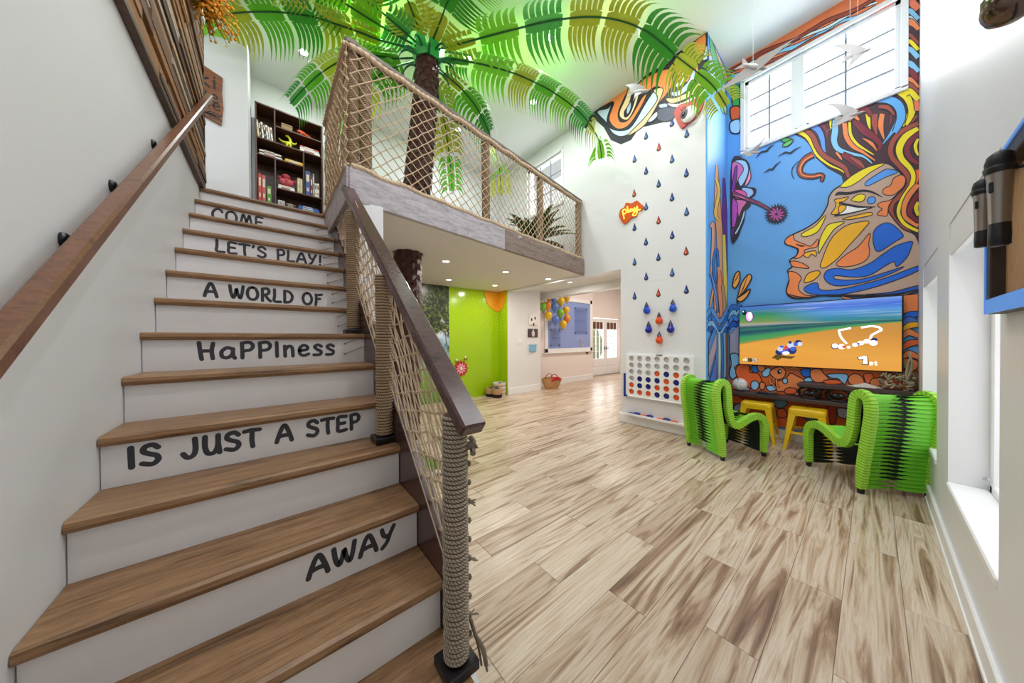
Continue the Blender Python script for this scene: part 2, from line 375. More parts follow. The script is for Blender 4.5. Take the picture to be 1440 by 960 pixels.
# ceiling and baseboards
def board(name, lo, hi):
    mb = MB(); mb.b2(lo, hi, bev=.006); return struct(name, mb, M_TRIM)
bb = MB(); bb.b2((RW - .018, -.49, 0), (RW, MW - .02, .125), bev=.006); bb.b2((RW - .024, -.49, 0), (RW, MW - .02, .02)); struct('baseboard_right', bb, M_TRIM)
board('baseboard_front', (-1.38, MW - .018, 0), (RW - .02, MW, .13))
bb = MB(); bb.b2((-2.645, PW - .022, 0), (-1.372, PW, .145), bev=.006); bb.b2((-2.642, PW, 0), (-2.62, MW + .2, .145)); bb.b2((-1.38, PW, 0), (-1.362, MW, .13)); struct('baseboard_column', bb, M_TRIM)
board('baseboard_hall_near', (-5.6, PW + .0, 0), (-5.58, 5.565, .17)); board('baseboard_hall_far', (-6.0, 5.62, 0), (-5.98, 8.4, .17))
# ---------------------------------------------------------------- windows
def window(name, x0, x1, z0, z1, y, cols, rows, mull, parent_name):
    t = MB(); fr = .06; d0, d1 = y + .02, y + .09
    for a, b in (((x0, z0), (x1, z0 + fr)), ((x0, z1 - fr), (x1, z1)), ((x0, z0), (x0 + fr, z1)), ((x1 - fr, z0), (x1, z1))): t.b2((a[0], d0, a[1]), (b[0], d1, b[1]), bev=.006)
    fo = struct(name, t, M_TRIM)
    k = MB(); k.b2((x0 - .03, y - .032, z0 - .03), (x1 + .03, y + .0, z0 + .02), bev=.004); k.b2((x0 - .03, y - .032, z1 - .02), (x1 + .03, y, z1 + .03), bev=.004); k.b2((x0 - .03, y - .032, z0), (x0 + .02, y, z1), bev=.004); k.b2((x1 - .02, y - .032, z0), (x1 + .03, y, z1), bev=.004); k.build('casing', M_TRIM, fo)
    edges = [x0 + fr] + [m for m in mull for m in (m - .06, m + .06)] + [x1 - fr]
    for m in mull: q = MB(); q.b2((m - .06, d0, z0 + fr), (m + .06, d1, z1 - fr), bev=.006); q.build('mullion', M_TRIM, fo)
    for s in range(0, len(edges), 2):
        a, b = edges[s], edges[s + 1]
        cw = (b - a) / cols; rh = (z1 - z0 - 2 * fr) / rows
        for i in range(1, cols): q = MB(); q.b2((a + i * cw - .007, y + .035, z0 + fr), (a + i * cw + .007, y + .06, z1 - fr)); q.build('muntin', mat('#6f767e', .5), fo)
        for j in range(1, rows): q = MB(); q.b2((a, y + .042, z0 + fr + j * rh - .006), (b, y + .058, z0 + fr + j * rh + .006)); q.build('muntin', mat('#6f767e', .5), fo)
        for i in range(cols):
            for j in range(rows): q = MB(); q.b2((a + i * cw, y + .049, z0 + fr + j * rh), (a + (i + 1) * cw, y + .052, z0 + fr + (j + 1) * rh)); q.build('pane', M_GLASS, fo)
    return fo
window('window_1', WIN[0], WIN[1], WIN[2], WIN[3], MW, 2, 4, [-.63], '')
window('window_2', UW[0], UW[1], UW[2], UW[3], PW, 3, 3, [], '')
def niche(name, y0, y1, z0, z1):
    t = MB(); xa, xb = RW + .14, RW + .19; fr = .05
    for a, b in (((y0, z0), (y1, z0 + fr)), ((y0, z1 - fr), (y1, z1)), ((y0, z0), (y0 + fr, z1)), ((y1 - fr, z0), (y1, z1))): t.b2((xa, a[0], a[1]), (xb, b[0], b[1]), bev=.006)
    fo = struct(name, t, M_TRIM)
    s = MB(); s.b2((RW - .008, y0 + .001, z0 - .03), (xa, y1 - .001, z0 + .012), bev=.006); s.build('sill', M_TRIM, fo)
    v = MB(); v.b2((RW + .004, y0 + .002, z1 - .2), (RW + .03, y1 - .002, z1 + .0), bev=.004); v.build('valance', M_WALL, fo)
    g = MB(); g.b2((xa + .02, y0 + fr, z0 + fr), (xa + .024, y1 - fr, z1 - fr)); g.build('pane', M_GLASS, fo)
    h = MB(); h.b2((xa - .02, y1 - fr - .01, z0 + .075), (xa, y1 - fr + .02, z0 + .095), bev=.003); h.b2((xa - .03, y1 - fr - .03, z0 + .08), (xa - .018, y1 - fr + .01, z0 + .09)); h.build('latch', mat('#b9bcc0', .3, .8), fo)
for i, n in enumerate(NICHE): niche('window_%d' % (i + 3), *n)
# French doors at the end of the hall
for d in range(2):
    y0 = 8.93 + d * .905; y1 = y0 + .9
    q = MB(); xa, xb = DX - .1, DX - .05
    for a, b in (((y0, 0), (y1, .28)), ((y0, 1.98), (y1, 2.1)), ((y0, .28), (y0 + .11, 1.98)), ((y1 - .11, .28), (y1, 1.98))): q.b2((xa, a[0], a[1]), (xb, b[0], b[1]), bev=.006)
    q.b2((xa + .01, y0 + .11, .28), (xb - .005, y1 - .11, .62)); q.b2((xb - .004, y0 + .14, .33), (xb + .006, y1 - .14, .57), bev=.004)
    dr = struct('door_%d' % (d + 1), q, M_TRIM)
    for i in range(1, 3): k = MB(); yy = y0 + .11 + i * (.68 / 3); k.b2((xa + .015, yy - .008, .62), (xb - .005, yy + .008, 1.98)); k.build('muntin', M_TRIM, dr)
    for j in range(1, 5): k = MB(); zz = .62 + j * (1.36 / 5); k.b2((xa + .016, y0 + .11, zz - .008), (xb - .006, y1 - .11, zz + .008)); k.build('muntin', M_TRIM, dr)
    for i in range(3):
        k = MB(); yy = y0 + .11 + i * .68 / 3; k.b2((xa + .02, yy + .008, .62), (xa + .024, yy + .68 / 3 - .008, 1.98 - .272)); k.build('pane', M_GLASS, dr)
        k = MB(); k.b2((xa + .02, yy + .012, 1.98 - .26), (xa + .03, yy + .68 / 3 - .012, 1.975)); k.build('woven_blind', mat('#6e4430', .8, var=.3, sc=60), dr)
    k = MB(); hy = y1 - .06 if d == 0 else y0 + .06; k.tube([(xb, hy, 1.0), (xb + .05, hy, 1.0), (xb + .05, hy + (-.1 if d == 0 else .1), 1.0)], .012, 8); k.b2((xb, hy - .02, .93), (xb + .008, hy + .02, 1.07)); k.build('handle', M_BLACK, dr)
# greenery beyond the doors (hedge seen through the panes)
mb = MB()
for i in range(5): mb.sphere((-9.3, 7.6 + i * 1.3, 1.0 + .3 * (i % 2)), .95, 10, sc=(.6, .9, 1.1))
o = mb.build('hedge', mat('#8fa07a', .9, var=.5, sc=6)); tag(o, 'pale clipped hedge outside behind the french doors', 'hedge')
mb = MB(); mb.b2((-12, 4, -.3), (-6.62, 16, -.05)); struct('ground_patio', mb, mat('#c9c2b6', .8))
# ================================================================ STAIR
ST = thing('staircase', 'straight staircase with brown wooden treads and white lettered risers', 'staircase', (X0, 0, 0))
def chl(o, parent): o.parent = parent; o.matrix_parent_inverse = Matrix.Translation(parent.location).inverted(); return o
G = {  # hand lettered strokes, box 0..w by 0..1
 'A': (.8, [[(.02, 0), (.1, .3), (.28, .8), (.42, .97), (.55, .8), (.72, .3), (.8, 0)], [(.12, .3), (.4, .36), (.7, .34)]]),
 'B': (.6, [[(.1, 0), (.1, 1)], [(.1, 1), (.45, .95), (.5, .75), (.15, .55)], [(.15, .55), (.55, .45), (.55, .15), (.1, 0)]]),
 'C': (.75, [[(.72, .78), (.6, .95), (.35, .98), (.12, .75), (.05, .42), (.2, .1), (.45, .02), (.72, .16)]]),
 'D': (.75, [[(.1, .02), (.1, .97)], [(.1, .97), (.5, .9), (.72, .55), (.55, .12), (.1, .02)]]),
 'E': (.62, [[(.6, .95), (.12, .95), (.08, .5), (.1, .03), (.6, .05)], [(.1, .52), (.5, .52)]]),
 'F': (.62, [[(.65, .97), (.3, .9), (.12, .92)], [(.14, .92), (.16, .5), (.1, 0)], [(.15, .55), (.5, .58)]]),
 'H': (.75, [[(.1, 1), (.14, .5), (.2, 0)], [(.68, .95), (.62, .5), (.66, .02)], [(.15, .5), (.62, .5)]]),
 'I': (.22, [[(.1, .97), (.12, .03)]]),
 'J': (.62, [[(.5, .97), (.52, .4), (.42, .08), (.2, .03), (.04, .25)]]),
 'L': (.6, [[(.1, 1), (.1, .5), (.08, .05), (.58, .03)]]),
 'M': (.95, [[(.03, 0), (.15, .6), (.25, .95), (.4, .6), (.48, .3), (.6, .65), (.72, .95), (.82, .5), (.92, 0)]]),
 'N': (.75, [[(.08, 0), (.1, .95), (.62, .05), (.65, .98)]]),
 'O': (.85, [[(.45, .98), (.2, .9), (.05, .55), (.15, .15), (.42, .02), (.7, .15), (.8, .52), (.66, .88), (.45, .98)]]),
 'P': (.65, [[(.12, 0), (.12, .5), (.1, .95)], [(.1, .95), (.45, 1), (.62, .78), (.5, .52), (.15, .45)]]),
 'R': (.72, [[(.1, 0), (.1, .95)], [(.1, .95), (.48, 1), (.6, .76), (.45, .54), (.14, .48)], [(.3, .48), (.5, .2), (.7, .02)]]),
 'S': (.65, [[(.6, .82), (.42, .98), (.15, .92), (.1, .7), (.3, .55), (.55, .42), (.6, .2), (.4, .02), (.06, .12)]]),
 'T': (.72, [[(.02, .93), (.35, .97), (.72, .95)], [(.38, .95), (.36, .4), (.4, .02)]]),
 'U': (.7, [[(.08, .97), (.08, .4), (.2, .06), (.45, .06), (.6, .4), (.62, .97)], [(.62, .5), (.68, .02)]]),
 'W': (1.0, [[(.05, .95), (.12, .4), (.28, .05), (.42, .4), (.5, .75), (.58, .35), (.75, .05), (.88, .45), (.96, .98)]]),
 'Y': (.75, [[(.08, .97), (.18, .62), (.4, .5)], [(.7, 1), (.5, .6), (.34, .2), (.1, -.05)]]),
 'a': (.7, [[(.6, .55), (.35, .68), (.1, .45), (.12, .12), (.35, .05), (.55, .25), (.6, .6)], [(.6, .6), (.6, .2), (.68, .0)]]),
 'n': (.62, [[(.1, .72), (.12, .02)], [(.12, .45), (.3, .7), (.5, .6), (.54, .02)]]),
 'e': (.65, [[(.08, .38), (.5, .46), (.52, .66), (.3, .76), (.1, .55), (.1, .2), (.3, .03), (.6, .14)]]),
 's': (.55, [[(.5, .66), (.3, .78), (.1, .64), (.25, .45), (.48, .3), (.42, .08), (.06, .06)]]),
 'i': (.22, [[(.1, .65), (.12, .03)], [(.11, .92), (.12, .95)]]),
 'k': (.6, [[(.1, 1), (.1, 0)], [(.5, .65), (.12, .32), (.55, 0)]]), 'T ': (.3, []),
 'o': (.6, [[(.3, .68), (.08, .4), (.28, .04), (.52, .35), (.3, .68)]]), 'u': (.6, [[(.08, .68), (.1, .2), (.3, .04), (.5, .3), (.5, .68)], [(.5, .4), (.55, .02)]]),
 'r': (.45, [[(.1, .7), (.12, .02)], [(.12, .42), (.25, .66), (.42, .66)]]), 't': (.45, [[(.22, .95), (.22, .1), (.4, .04)], [(.04, .68), (.4, .68)]]),
 'h': (.6, [[(.1, 1), (.1, .02)], [(.1, .45), (.32, .68), (.5, .5), (.52, .02)]]),
 "'": (.18, [[(.1, .98), (.06, .82)]]), '!': (.25, [[(.14, .97), (.12, .32)], [(.12, .05), (.12, .07)]]), ' ': (.42, []),
 '1': (.45, [[(.06, .75), (.28, .98), (.26, .02)], [(.05, .02), (.45, .02)]]), '0': (.6, [[(.3, .98), (.06, .5), (.3, .02), (.54, .5), (.3, .98)]]),
 '4': (.6, [[(.4, .98), (.05, .35), (.58, .35)], [(.42, .6), (.42, .02)]]), '3': (.55, [[(.06, .9), (.4, .98), (.42, .7), (.2, .52), (.48, .35), (.4, .05), (.05, .08)]]), '/': (.5, [[(.42, 1), (.06, 0)]]),
}
def text_strokes(txt):
    x = 0; out = []
    for ch in txt:
        wd, st = G[ch]; out += [[(x + a, b) for a, b in s] for s in st]; x += wd + .2
    return x - .2, out
def ribbon(mb, pts, wd, to3, mi=0, n=5):
    P = cat([Vector((a, b, 0)) for a, b in pts], n) if len(pts) > 2 else [Vector((a, b, 0)) for a, b in pts]
    N = len(P); base = len(mb.v)
    L, R = [], []
    for i, p in enumerate(P):
        t = (P[min(i + 1, N - 1)] - P[max(i - 1, 0)]).normalized(); nn = Vector((-t.y, t.x, 0)) * wd / 2; L.append(p + nn); R.append(p - nn)
    def capp(c, t, sgn):
        nn = Vector((-t.y, t.x, 0)); return [c + nn * (wd / 2 * cos(a) * sgn) + t * (wd / 2 * sin(a) * sgn) for a in (pi * k / 6 for k in range(1, 6))]
    t0 = (P[1] - P[0]).normalized(); t1 = (P[-1] - P[-2]).normalized()
    end = capp(P[-1], t1, 1); start = capp(P[0], t0, -1)
    mb.v += [tuple(to3(q.x, q.y)) for q in L] + [tuple(to3(q.x, q.y)) for q in R]
    for i in range(N - 1): mb.face((base + i, base + i + 1, base + N + i + 1, base + N + i), mi)
    for cp, a, b in ((end, base + N - 1, base + 2 * N - 1), (start, base + N, base)):
        k = len(mb.v); mb.v += [tuple(to3(q.x, q.y)) for q in cp]; mb.face([a] + list(range(k, k + 5)) + [b], mi)
WORDS = {3: ('AWAY', .103, .421, .058, .135, .0), 5: ('IS JUST A STEP', -.429, .385, .062, .142, .0), 7: ('HaPPIness', -.305, .338, .055, .145, 0), 9: ('A WORLD OF', -.331, .323, .052, .142, -.02), 11: ("LET'S PLAY!", -.323, .383, .06, .15, -.005), 13: ('COME', -.391, -.04, .045, .15, .0)}
for k in range(1, 15):
    zk = RIS * k; xk = X0 - RUN * k
    t = MB(); depth = RUN + .03 if k < 14 else .12
    # tread with rounded nosing, profile in x-z swept along y
    prof = [(xk - depth, zk - .04), (xk - .02, zk - .04), (xk - .006, zk - .036), (xk, zk - .022), (xk - .004, zk - .006), (xk - .018, zk), (xk - depth, zk)]
    t.prism([(a, YL + .002, b) for a, b in prof], (0, YR - YL - .004, 0))
    o = t.build('tread', M_TREAD); chl(o, ST)
    t = MB(); t.b2((xk - .043, YL + .003, zk - RIS), (xk - .025, YR - .004, zk - .04)); r = t.build('riser', M_RISER); chl(r, ST)
    if k in WORDS:
        txt, y0, y1, zb, zt, tilt = WORDS[k]; wd, ss = text_strokes(txt); sx = (y1 - y0) / wd; h = zt - zb; q = MB(); rr = random.Random(k)
        for si, s in enumerate(ss): ribbon(q, [(a * sx, b * h) for a, b in s], .0185, lambda a, b: (xk - .0245 + si * .00009, y0 + a, zk - RIS + zb + b + tilt * a / (y1 - y0)))
        q = q.build('lettering', M_CHAR); q.parent = r; q.matrix_parent_inverse = Matrix.Identity(4)
sb = MB()  # sloping brown stringer on the open side
sl = RIS / RUN
def sz(x): return (X0 - x) * sl
P = [(-1.06, .0), (-1.06, sz(-1.06) + .12), (-3.72, sz(-3.72) + .12), (-3.72, sz(-3.72) - .22), (-1.2, 0)]
sb.prism([(a, YR, b) for a, b in P], (0, .045, 0)); chl(sb.build('stringer', M_RAIL2), ST)
# ---------------------------------------------------------------- stair rail
M_GROOVE_SHADE = mat('#6b5338', .9, var=.2, sc=40)  # darker brown puts the shade between rope turns into the colour
SR = thing('stair_railing', 'stair railing with rope wrapped posts, knotted net and walnut handrail', 'railing', (-.93, .51, .2))
def rail_z(x): return 1.022 + (-.83 - x) * .80
def wrap_post(x, y, z0, z1, r, parent, base=True, m=None, sq=True):
    t = MB(); pitch = .0155; n = int((z1 - z0 - .05) / pitch); prof = []
    for i in range(n):
        for fr, dr in ((0, -.007), (.12, -.001), (.35, .003), (.65, .003), (.88, -.001)): prof.append((r + dr + .0012 * sin(i * 1.7), z0 + .04 + (i + fr) * pitch))
    t.lathe((x, y, 0), prof, 22, uvs=.62); t.m = [1 if (q // 22) % 5 in (0, 4) else 0 for q in range(len(t.m))]; o = t.build('rope_wrapped_post', [m or M_ROPE, M_GROOVE_SHADE], smooth=True); chl(o, parent)
    if base:
        t = MB(); t.b2((x - r - .018, y - r - .018, z0 + .0), (x + r + .018, y + r + .018, z0 + .034), bev=.004); chl(t.build('post_base', M_BLACK), parent)
    return o
PX = [-.93, -1.70, -2.46]
for i, x in enumerate(PX):
    z0 = RIS * (1, 4, 7)[i]; wrap_post(x, .485 if i else .50, z0, rail_z(x) + .005, .042, SR, m=M_ROPEG if i == 0 else M_ROPE)
ax = Vector((-.825 / .825, 0, .825)).normalized()
def rail_box(x0, x1, yc, wd, ht, zf, name, parent, m):
    t = MB(); P0 = Vector((x0, yc, zf(x0))); P1 = Vector((x1, yc, zf(x1))); d = (P1 - P0); ln = d.length; R = d.to_track_quat('X', 'Z').to_matrix()
    t.box((P0 + P1) / 2, (ln, wd, ht), R, bev=.008); o = t.build(name, m); chl(o, parent); return o
rail_box(-.83, -2.78, .515, .09, .052, lambda x: rail_z(x) + .033, 'handrail', SR, M_RAIL2)
def net(p00, p10, p11, p01, nu, nv, r, name, parent, m, sag=.01, knots=True, seed=1):
    """diamond net over a quad; nu cells along, nv cells up"""
    p00, p10, p11, p01 = map(Vector, (p00, p10, p11, p01)); nrm = (p10 - p00).cross(p01 - p00).normalized(); rnd = random.Random(seed)
    t = MB(); J = {}
    def P(i, j):
        if (i, j) not in J:
            u, v = i / (2 * nu), j / (2 * nv); p = (p00 * (1 - u) + p10 * u) * (1 - v) + (p01 * (1 - u) + p11 * u) * v
            if 0 < i < 2 * nu and 0 < j < 2 * nv: p = p + (p10 - p00).normalized() * rnd.uniform(-.006, .006) + Vector((0, 0, rnd.uniform(-.006, .006)))
            J[i, j] = p + nrm * rnd.uniform(-sag, sag)
        return J[i, j]
    for s in range(-2 * nv, 2 * nu + 1):
        for sgn in (1, -1):
            pts = []
            for j in range(2 * nv + 1):
                i = s + j if sgn == 1 else s + 2 * nv - j
                if 0 <= i <= 2 * nu and (i + j) % 2 == 0 or (0 <= i <= 2 * nu and (i + j) % 2 == 1 and s % 2 == 0 and False): pts.append(P(i, j))
                elif pts and not (0 <= i <= 2 * nu): break
            if len(pts) > 1: t.tube(pts, r, 5, cap=False)
    if knots:
        for (i, j), p in list(J.items()): t.sphere(p, r * 2.1, 6)
    o = t.build(name, m); chl(o, parent); return o
ny = .535
for a, b, nu, sd in ((PX[0], PX[1], 8, 3), (PX[1], PX[2], 8, 4), (PX[2], -3.35, 8, 5)):
    z = lambda x: sz(x) + .14
    top = lambda x: min(rail_z(x) - .01, LZ - .1)
    net((a, ny, z(a)), (b, ny, z(b)), (b, ny, top(b)), (a, ny, top(a)), nu, 7, .0042, 'net', SR, M_NET, .008, True, sd)
t = MB()  # taut cords from the posts down to the stringer and riser ends
for i, (xa, xb) in enumerate(((PX[1], PX[0]), (PX[2], PX[1]))):
    for k in range(9):
        f = k / 8; xs = xa + .03; zs = sz(xa) + .22 + f * .62; xe = xb - .01; ze = zs - (xe - xs) * .95 - .03; t = MB(); t.tube([(xs, .50, zs), (xe, .515, ze)], .0028, 5); chl(t.build('tension_cord', M_NETL), SR)
for k in range(7, 14):
    xk = X0 - RUN * k
    for zz in (.06, .13): t = MB(); t.tube([(xk - .02, .40, RIS * (k - 1) + zz), (xk - .02, .54, RIS * (k - 1) + zz + .06)], .0022, 4); chl(t.build('tension_cord', M_NETL), SR)
for k in range(7, 14):
    xk = X0 - RUN * k
    for zz in (.06, .13): t = MB(); t.sphere((xk - .02, .40, RIS * (k - 1) + zz), .006, 6); chl(t.build('cord_screw', mat('#7a7d82', .3, .9)), SR)
rnd = random.Random(5)   # knots and frayed ends down the outside of the near post
for k in range(11):
    zz = .3 + k * .068; c = Vector((-.915, .50 + .046, zz)); t = MB(); t.sphere(c, .009, 7, sc=(1, 1, 1.3))
    if k % 3 == 1:
        for q in range(3): t.tube([c, c + Vector((rnd.uniform(-.01, .02), .02 + rnd.random() * .01, rnd.uniform(-.02, .0)))], .003, 4)
    chl(t.build('rope_knot', M_ROPEG), SR)
for q in range(6):
    t = MB(); x = rnd.uniform(-.01, .015); t.tube(cat([(-.915 + x, .545, .36), (-.91 + x, .56, .30), (-.9 + x, .575 + .01 * q / 3, .24), (-.89 + x * 2, .585, .17 + .01 * q)], 3), .0042, 5); chl(t.build('frayed_rope_end', M_ROPEG), SR)
t = MB(); t.tube(cat([(-.9 + .016 * cos(a * 2.2), .545 + .014 * sin(a * 2.2), .955 + .012 * a) for a in range(5)], 3), .010, 7); chl(t.build('rope_knot', M_ROPEG), SR)
# ---------------------------------------------------------------- loft railing
LR = thing('loft_railing', 'loft balustrade of knotted rope net between rope wrapped posts', 'railing', (LX0, .52, LZ))
fb = MB(); dv = Vector((LX1 - LX0, PW - .52, 0)); L = dv.length; dv.normalize(); nv_ = Vector((dv.y, -dv.x, 0))
def LP(s, z, o=0): return Vector((LX0, .52, z)) + dv * s + nv_ * o
bm_ = MB(); R = dv.to_track_quat('Y', 'Z').to_matrix()
q1 = MB(); q1.box(LP(L * .47 / 2, 2.645, -.02), (.05, L * .47, .26), R, bev=.004); BEAM = struct('trim_loft_fascia', q1, M_BEAM)
q1 = MB(); q1.box(LP(L * (.47 + 1) / 2, 2.645, -.02), (.05, L * .53 - .003, .26), R, bev=.004); q1.build('fascia_board', M_BEAM2, BEAM)
q1 = MB(); q1.b2((-4.0, .50, 2.52), (LX0 - .01, .548, 2.78), bev=.004); q1.build('fascia_board', M_BEAM, BEAM)
q1 = MB(); q1.box(LP(L / 2, 2.785, -.075), (.15, L - .02, .03), R, bev=.004); q1.b2((-4.0, .50, 2.77), (LX0 - .02, .64, 2.80), bev=.004); q1.build('cap_board', M_BEAM, BEAM)
stops = [.17, 1.62, 2.75, L - .06]
RT = 3.87
for s in stops: p = LP(s, 0, -.09); wrap_post(p.x, p.y, 2.80, RT - .03, .048, LR, base=False)
for x in (-2.86, -3.9): wrap_post(x, .57, 2.80, RT - .03, .048, LR, base=False)
t = MB(); t.box(LP(L / 2, RT, -.085), (.09, L, .045), R, bev=.006); t.b2((-4.02, .515, RT - .022), (LX0 - .04, .605, RT + .022), bev=.006); chl(t.build('top_rail', M_BEAM if 0 else wood('grey_brown_rail', [(.3, '#4d4340'), (.6, '#766a68')], rand=False)), LR)
def wavy(f, n, amp, seed=0):
    rnd = random.Random(seed); return [f(i / n) + Vector((0, 0, amp * sin(i * 1.9) * .6 + rnd.uniform(-amp, amp) * .4)) for i in range(n + 1)]
for zz, off, sd, amp in ((RT - .055, -.035, 1, .012), (2.80, -.012, 2, .012)):
    t = MB(); t.tube(cat(wavy(lambda u: LP(.02 + u * (L - .05), zz, off), 34, amp, sd), 10), .023, 9, lobes=3, twist=38); o = t.build('edge_rope', M_NET, smooth=True); chl(o, LR)
    t = MB(); t.tube(cat(wavy(lambda u: Vector((-2.78 - u * 1.2, .505, zz)), 10, amp, sd + 5), 10), .019, 9, lobes=3, twist=38); o = t.build('edge_rope', M_NET, smooth=True); chl(o, LR)
seg = [.03] + stops[1:]
for i in range(3):
    a, b = seg[i], seg[i + 1]; net(LP(a, 2.81, -.03), LP(b, 2.81, -.03), LP(b, RT - .06, -.04), LP(a, RT - .06, -.04), (13, 11, 11)[i], 9, .0048, 'net', LR, M_NET, .006, True, 20 + i)
net((-2.76, .51, 2.81), (-3.98, .51, 2.81), (-3.98, .515, RT - .06), (-2.76, .515, RT - .06), 12, 10, .0062, 'net', LR, M_NET, .008, True, 40)
t = MB(); t.lathe((LP(2.15, 2.74, .0)), [(.0, 0), (.022, .0), (.022, .006), (.01, .012), (.008, .03), (.014, .034), (0, .036)], 10, axis=nv_); o = t.build('sprinkler_head', mat('#c9c9cc', .25, .8)); tag(o, 'small round chrome sprinkler head on the loft fascia', 'sprinkler')
# ---------------------------------------------------------------- handrail on the left wall
HR = thing('wall_handrail', 'brown wooden handrail on black brackets on the left wall', 'handrail', (-1.06, -.42, 1.33))
t = MB(); A = Vector((-.74, -.44, 1.331 - .4 * .805)); B = Vector((-4.20, -.44, 1.331 + 3.06 * .805)); d = B - A; t.box((A + B) / 2, (d.length, .05, .045), d.to_track_quat('X', 'Z').to_matrix(), bev=.008); chl(t.build('rail', M_RAIL), HR)
for (px, py) in ((93, 338), (160, 262), (217, 203), (258, 163)):
    c = ony(px, py, YL + .008); rz_ = A.z + (A.x - c.x) * .805; t = MB(); t.lathe((c.x, YL, c.z), [(.0, 0), (.024, 0), (.024, .008), (.017, .016), (0, .017)], 16, axis=(0, 1, 0)); t.tube(cat([(c.x, YL + .012, c.z), (c.x, YL + .03, c.z - .03), (c.x, YL + .045, rz_ - .06), (c.x, -.445, rz_ - .035)], 4), .010, 8); chl(t.build('bracket', M_BLACK, smooth=True), HR)
# ================================================================ MURALS (flat paint on the walls)
INK = '#1d1a26'
class Paint:
    """flat painted shapes on a wall plane; outlines traced once, placed on the wall they belong to"""
    def __init__(s, axis, v, step, start=.001): s.ax = axis; s.v = v; s.step = step; s.k = start; s.parts = {}
    def mb(s, part, col):
        if col != INK and col[0] == '#': col = '#%02x%02x%02x' % tuple(min(255, int(int(col[i:i + 2], 16) * 1.12)) for i in (1, 3, 5))
        d = s.parts.setdefault(part, (MB(), []))
        if col not in d[1]: d[1].append(col)
        return d[0], d[1].index(col)
    def at(s, x, y):
        v = s.v + (s.k if s.ax == 'x' else -s.k)
        return (onx if s.ax == 'x' else ony)(x, y, v)
    def fill(s, part, pts, col, line=2.0, smooth=True, ink=INK):
        P = cat([(a, b, 0) for a, b in pts], 4, True) if smooth else [Vector((a, b, 0)) for a, b in pts]
        if col:
            s.k += s.step; mb, mi = s.mb(part, col); b = len(mb.v); mb.v += [tuple(s.at(p.x, p.y)) for p in P]
            for t in tessellate_polygon([P]): mb.face([b + i for i in t], mi)
        if line: s.stroke(part, [(p.x, p.y) for p in P], line, ink, True, False)
    def stroke(s, part, pts, wd, col=INK, closed=False, smooth=True):
        P = cat([(a, b, 0) for a, b in pts], 4, closed) if smooth else [Vector((a, b, 0)) for a, b in pts]
        N = len(P); W = wd if isinstance(wd, (list, tuple)) else None
        s.k += s.step; mb, mi = s.mb(part, col); b = len(mb.v)
        for i, p in enumerate(P):
            q0 = P[i - 1] if closed else P[max(i - 1, 0)]; q1 = P[(i + 1) % N] if closed else P[min(i + 1, N - 1)]
            t = q1 - q0; t = t.normalized() if t.length > 1e-6 else Vector((1, 0, 0)); n = Vector((-t.y, t.x, 0))
            if W: f = i / (N - 1) * (len(W) - 1); j = min(int(f), len(W) - 2); ww = W[j] + (W[j + 1] - W[j]) * (f - j)
            else: ww = wd
            mb.v += [tuple(s.at(*(p + n * ww / 2).xy)), tuple(s.at(*(p - n * ww / 2).xy))]
        for i in range(N if closed else N - 1): j = (i + 1) % N; mb.face((b + 2 * i, b + 2 * j, b + 2 * j + 1, b + 2 * i + 1), mi)
    def strand(s, part, pts, wd, col, line=1.6):
        W = list(wd) if isinstance(wd, (list, tuple)) else [wd, wd]
        if line: s.stroke(part, pts, [x + 2 * line for x in W], INK)
        s.stroke(part, pts, W, col)
    def done(s, root):
        for part, (mb, cols) in s.parts.items(): o = mb.build(part, [mat(c, .5, var=.03) for c in cols]); chl(o, root)
def cv(x0, y0, k, pts): return [(x0 + a / k, y0 + b / k) for a, b in pts]
TAN, ORG, AMB, YEL, BLU, MAR, BRN, LBL, AUB, DOR, GRY = '#b79a8a', '#f0814a', '#f3a71c', '#f4cf1b', '#1563cf', '#7c1f33', '#9a4638', '#7fbdf0', '#40222e', '#e0632a', '#a9b2cc'
M1 = thing('wall_mural', 'large colourful wall mural of a face in profile with streaming striped hair', 'mural', (-.5, MW, 2.5))
A = Paint('y', MW, .00007)
c6 = lambda *p: cv(1090, 230, 4.8, p)
c5 = lambda *p: cv(1100, 160, 6.857, p)
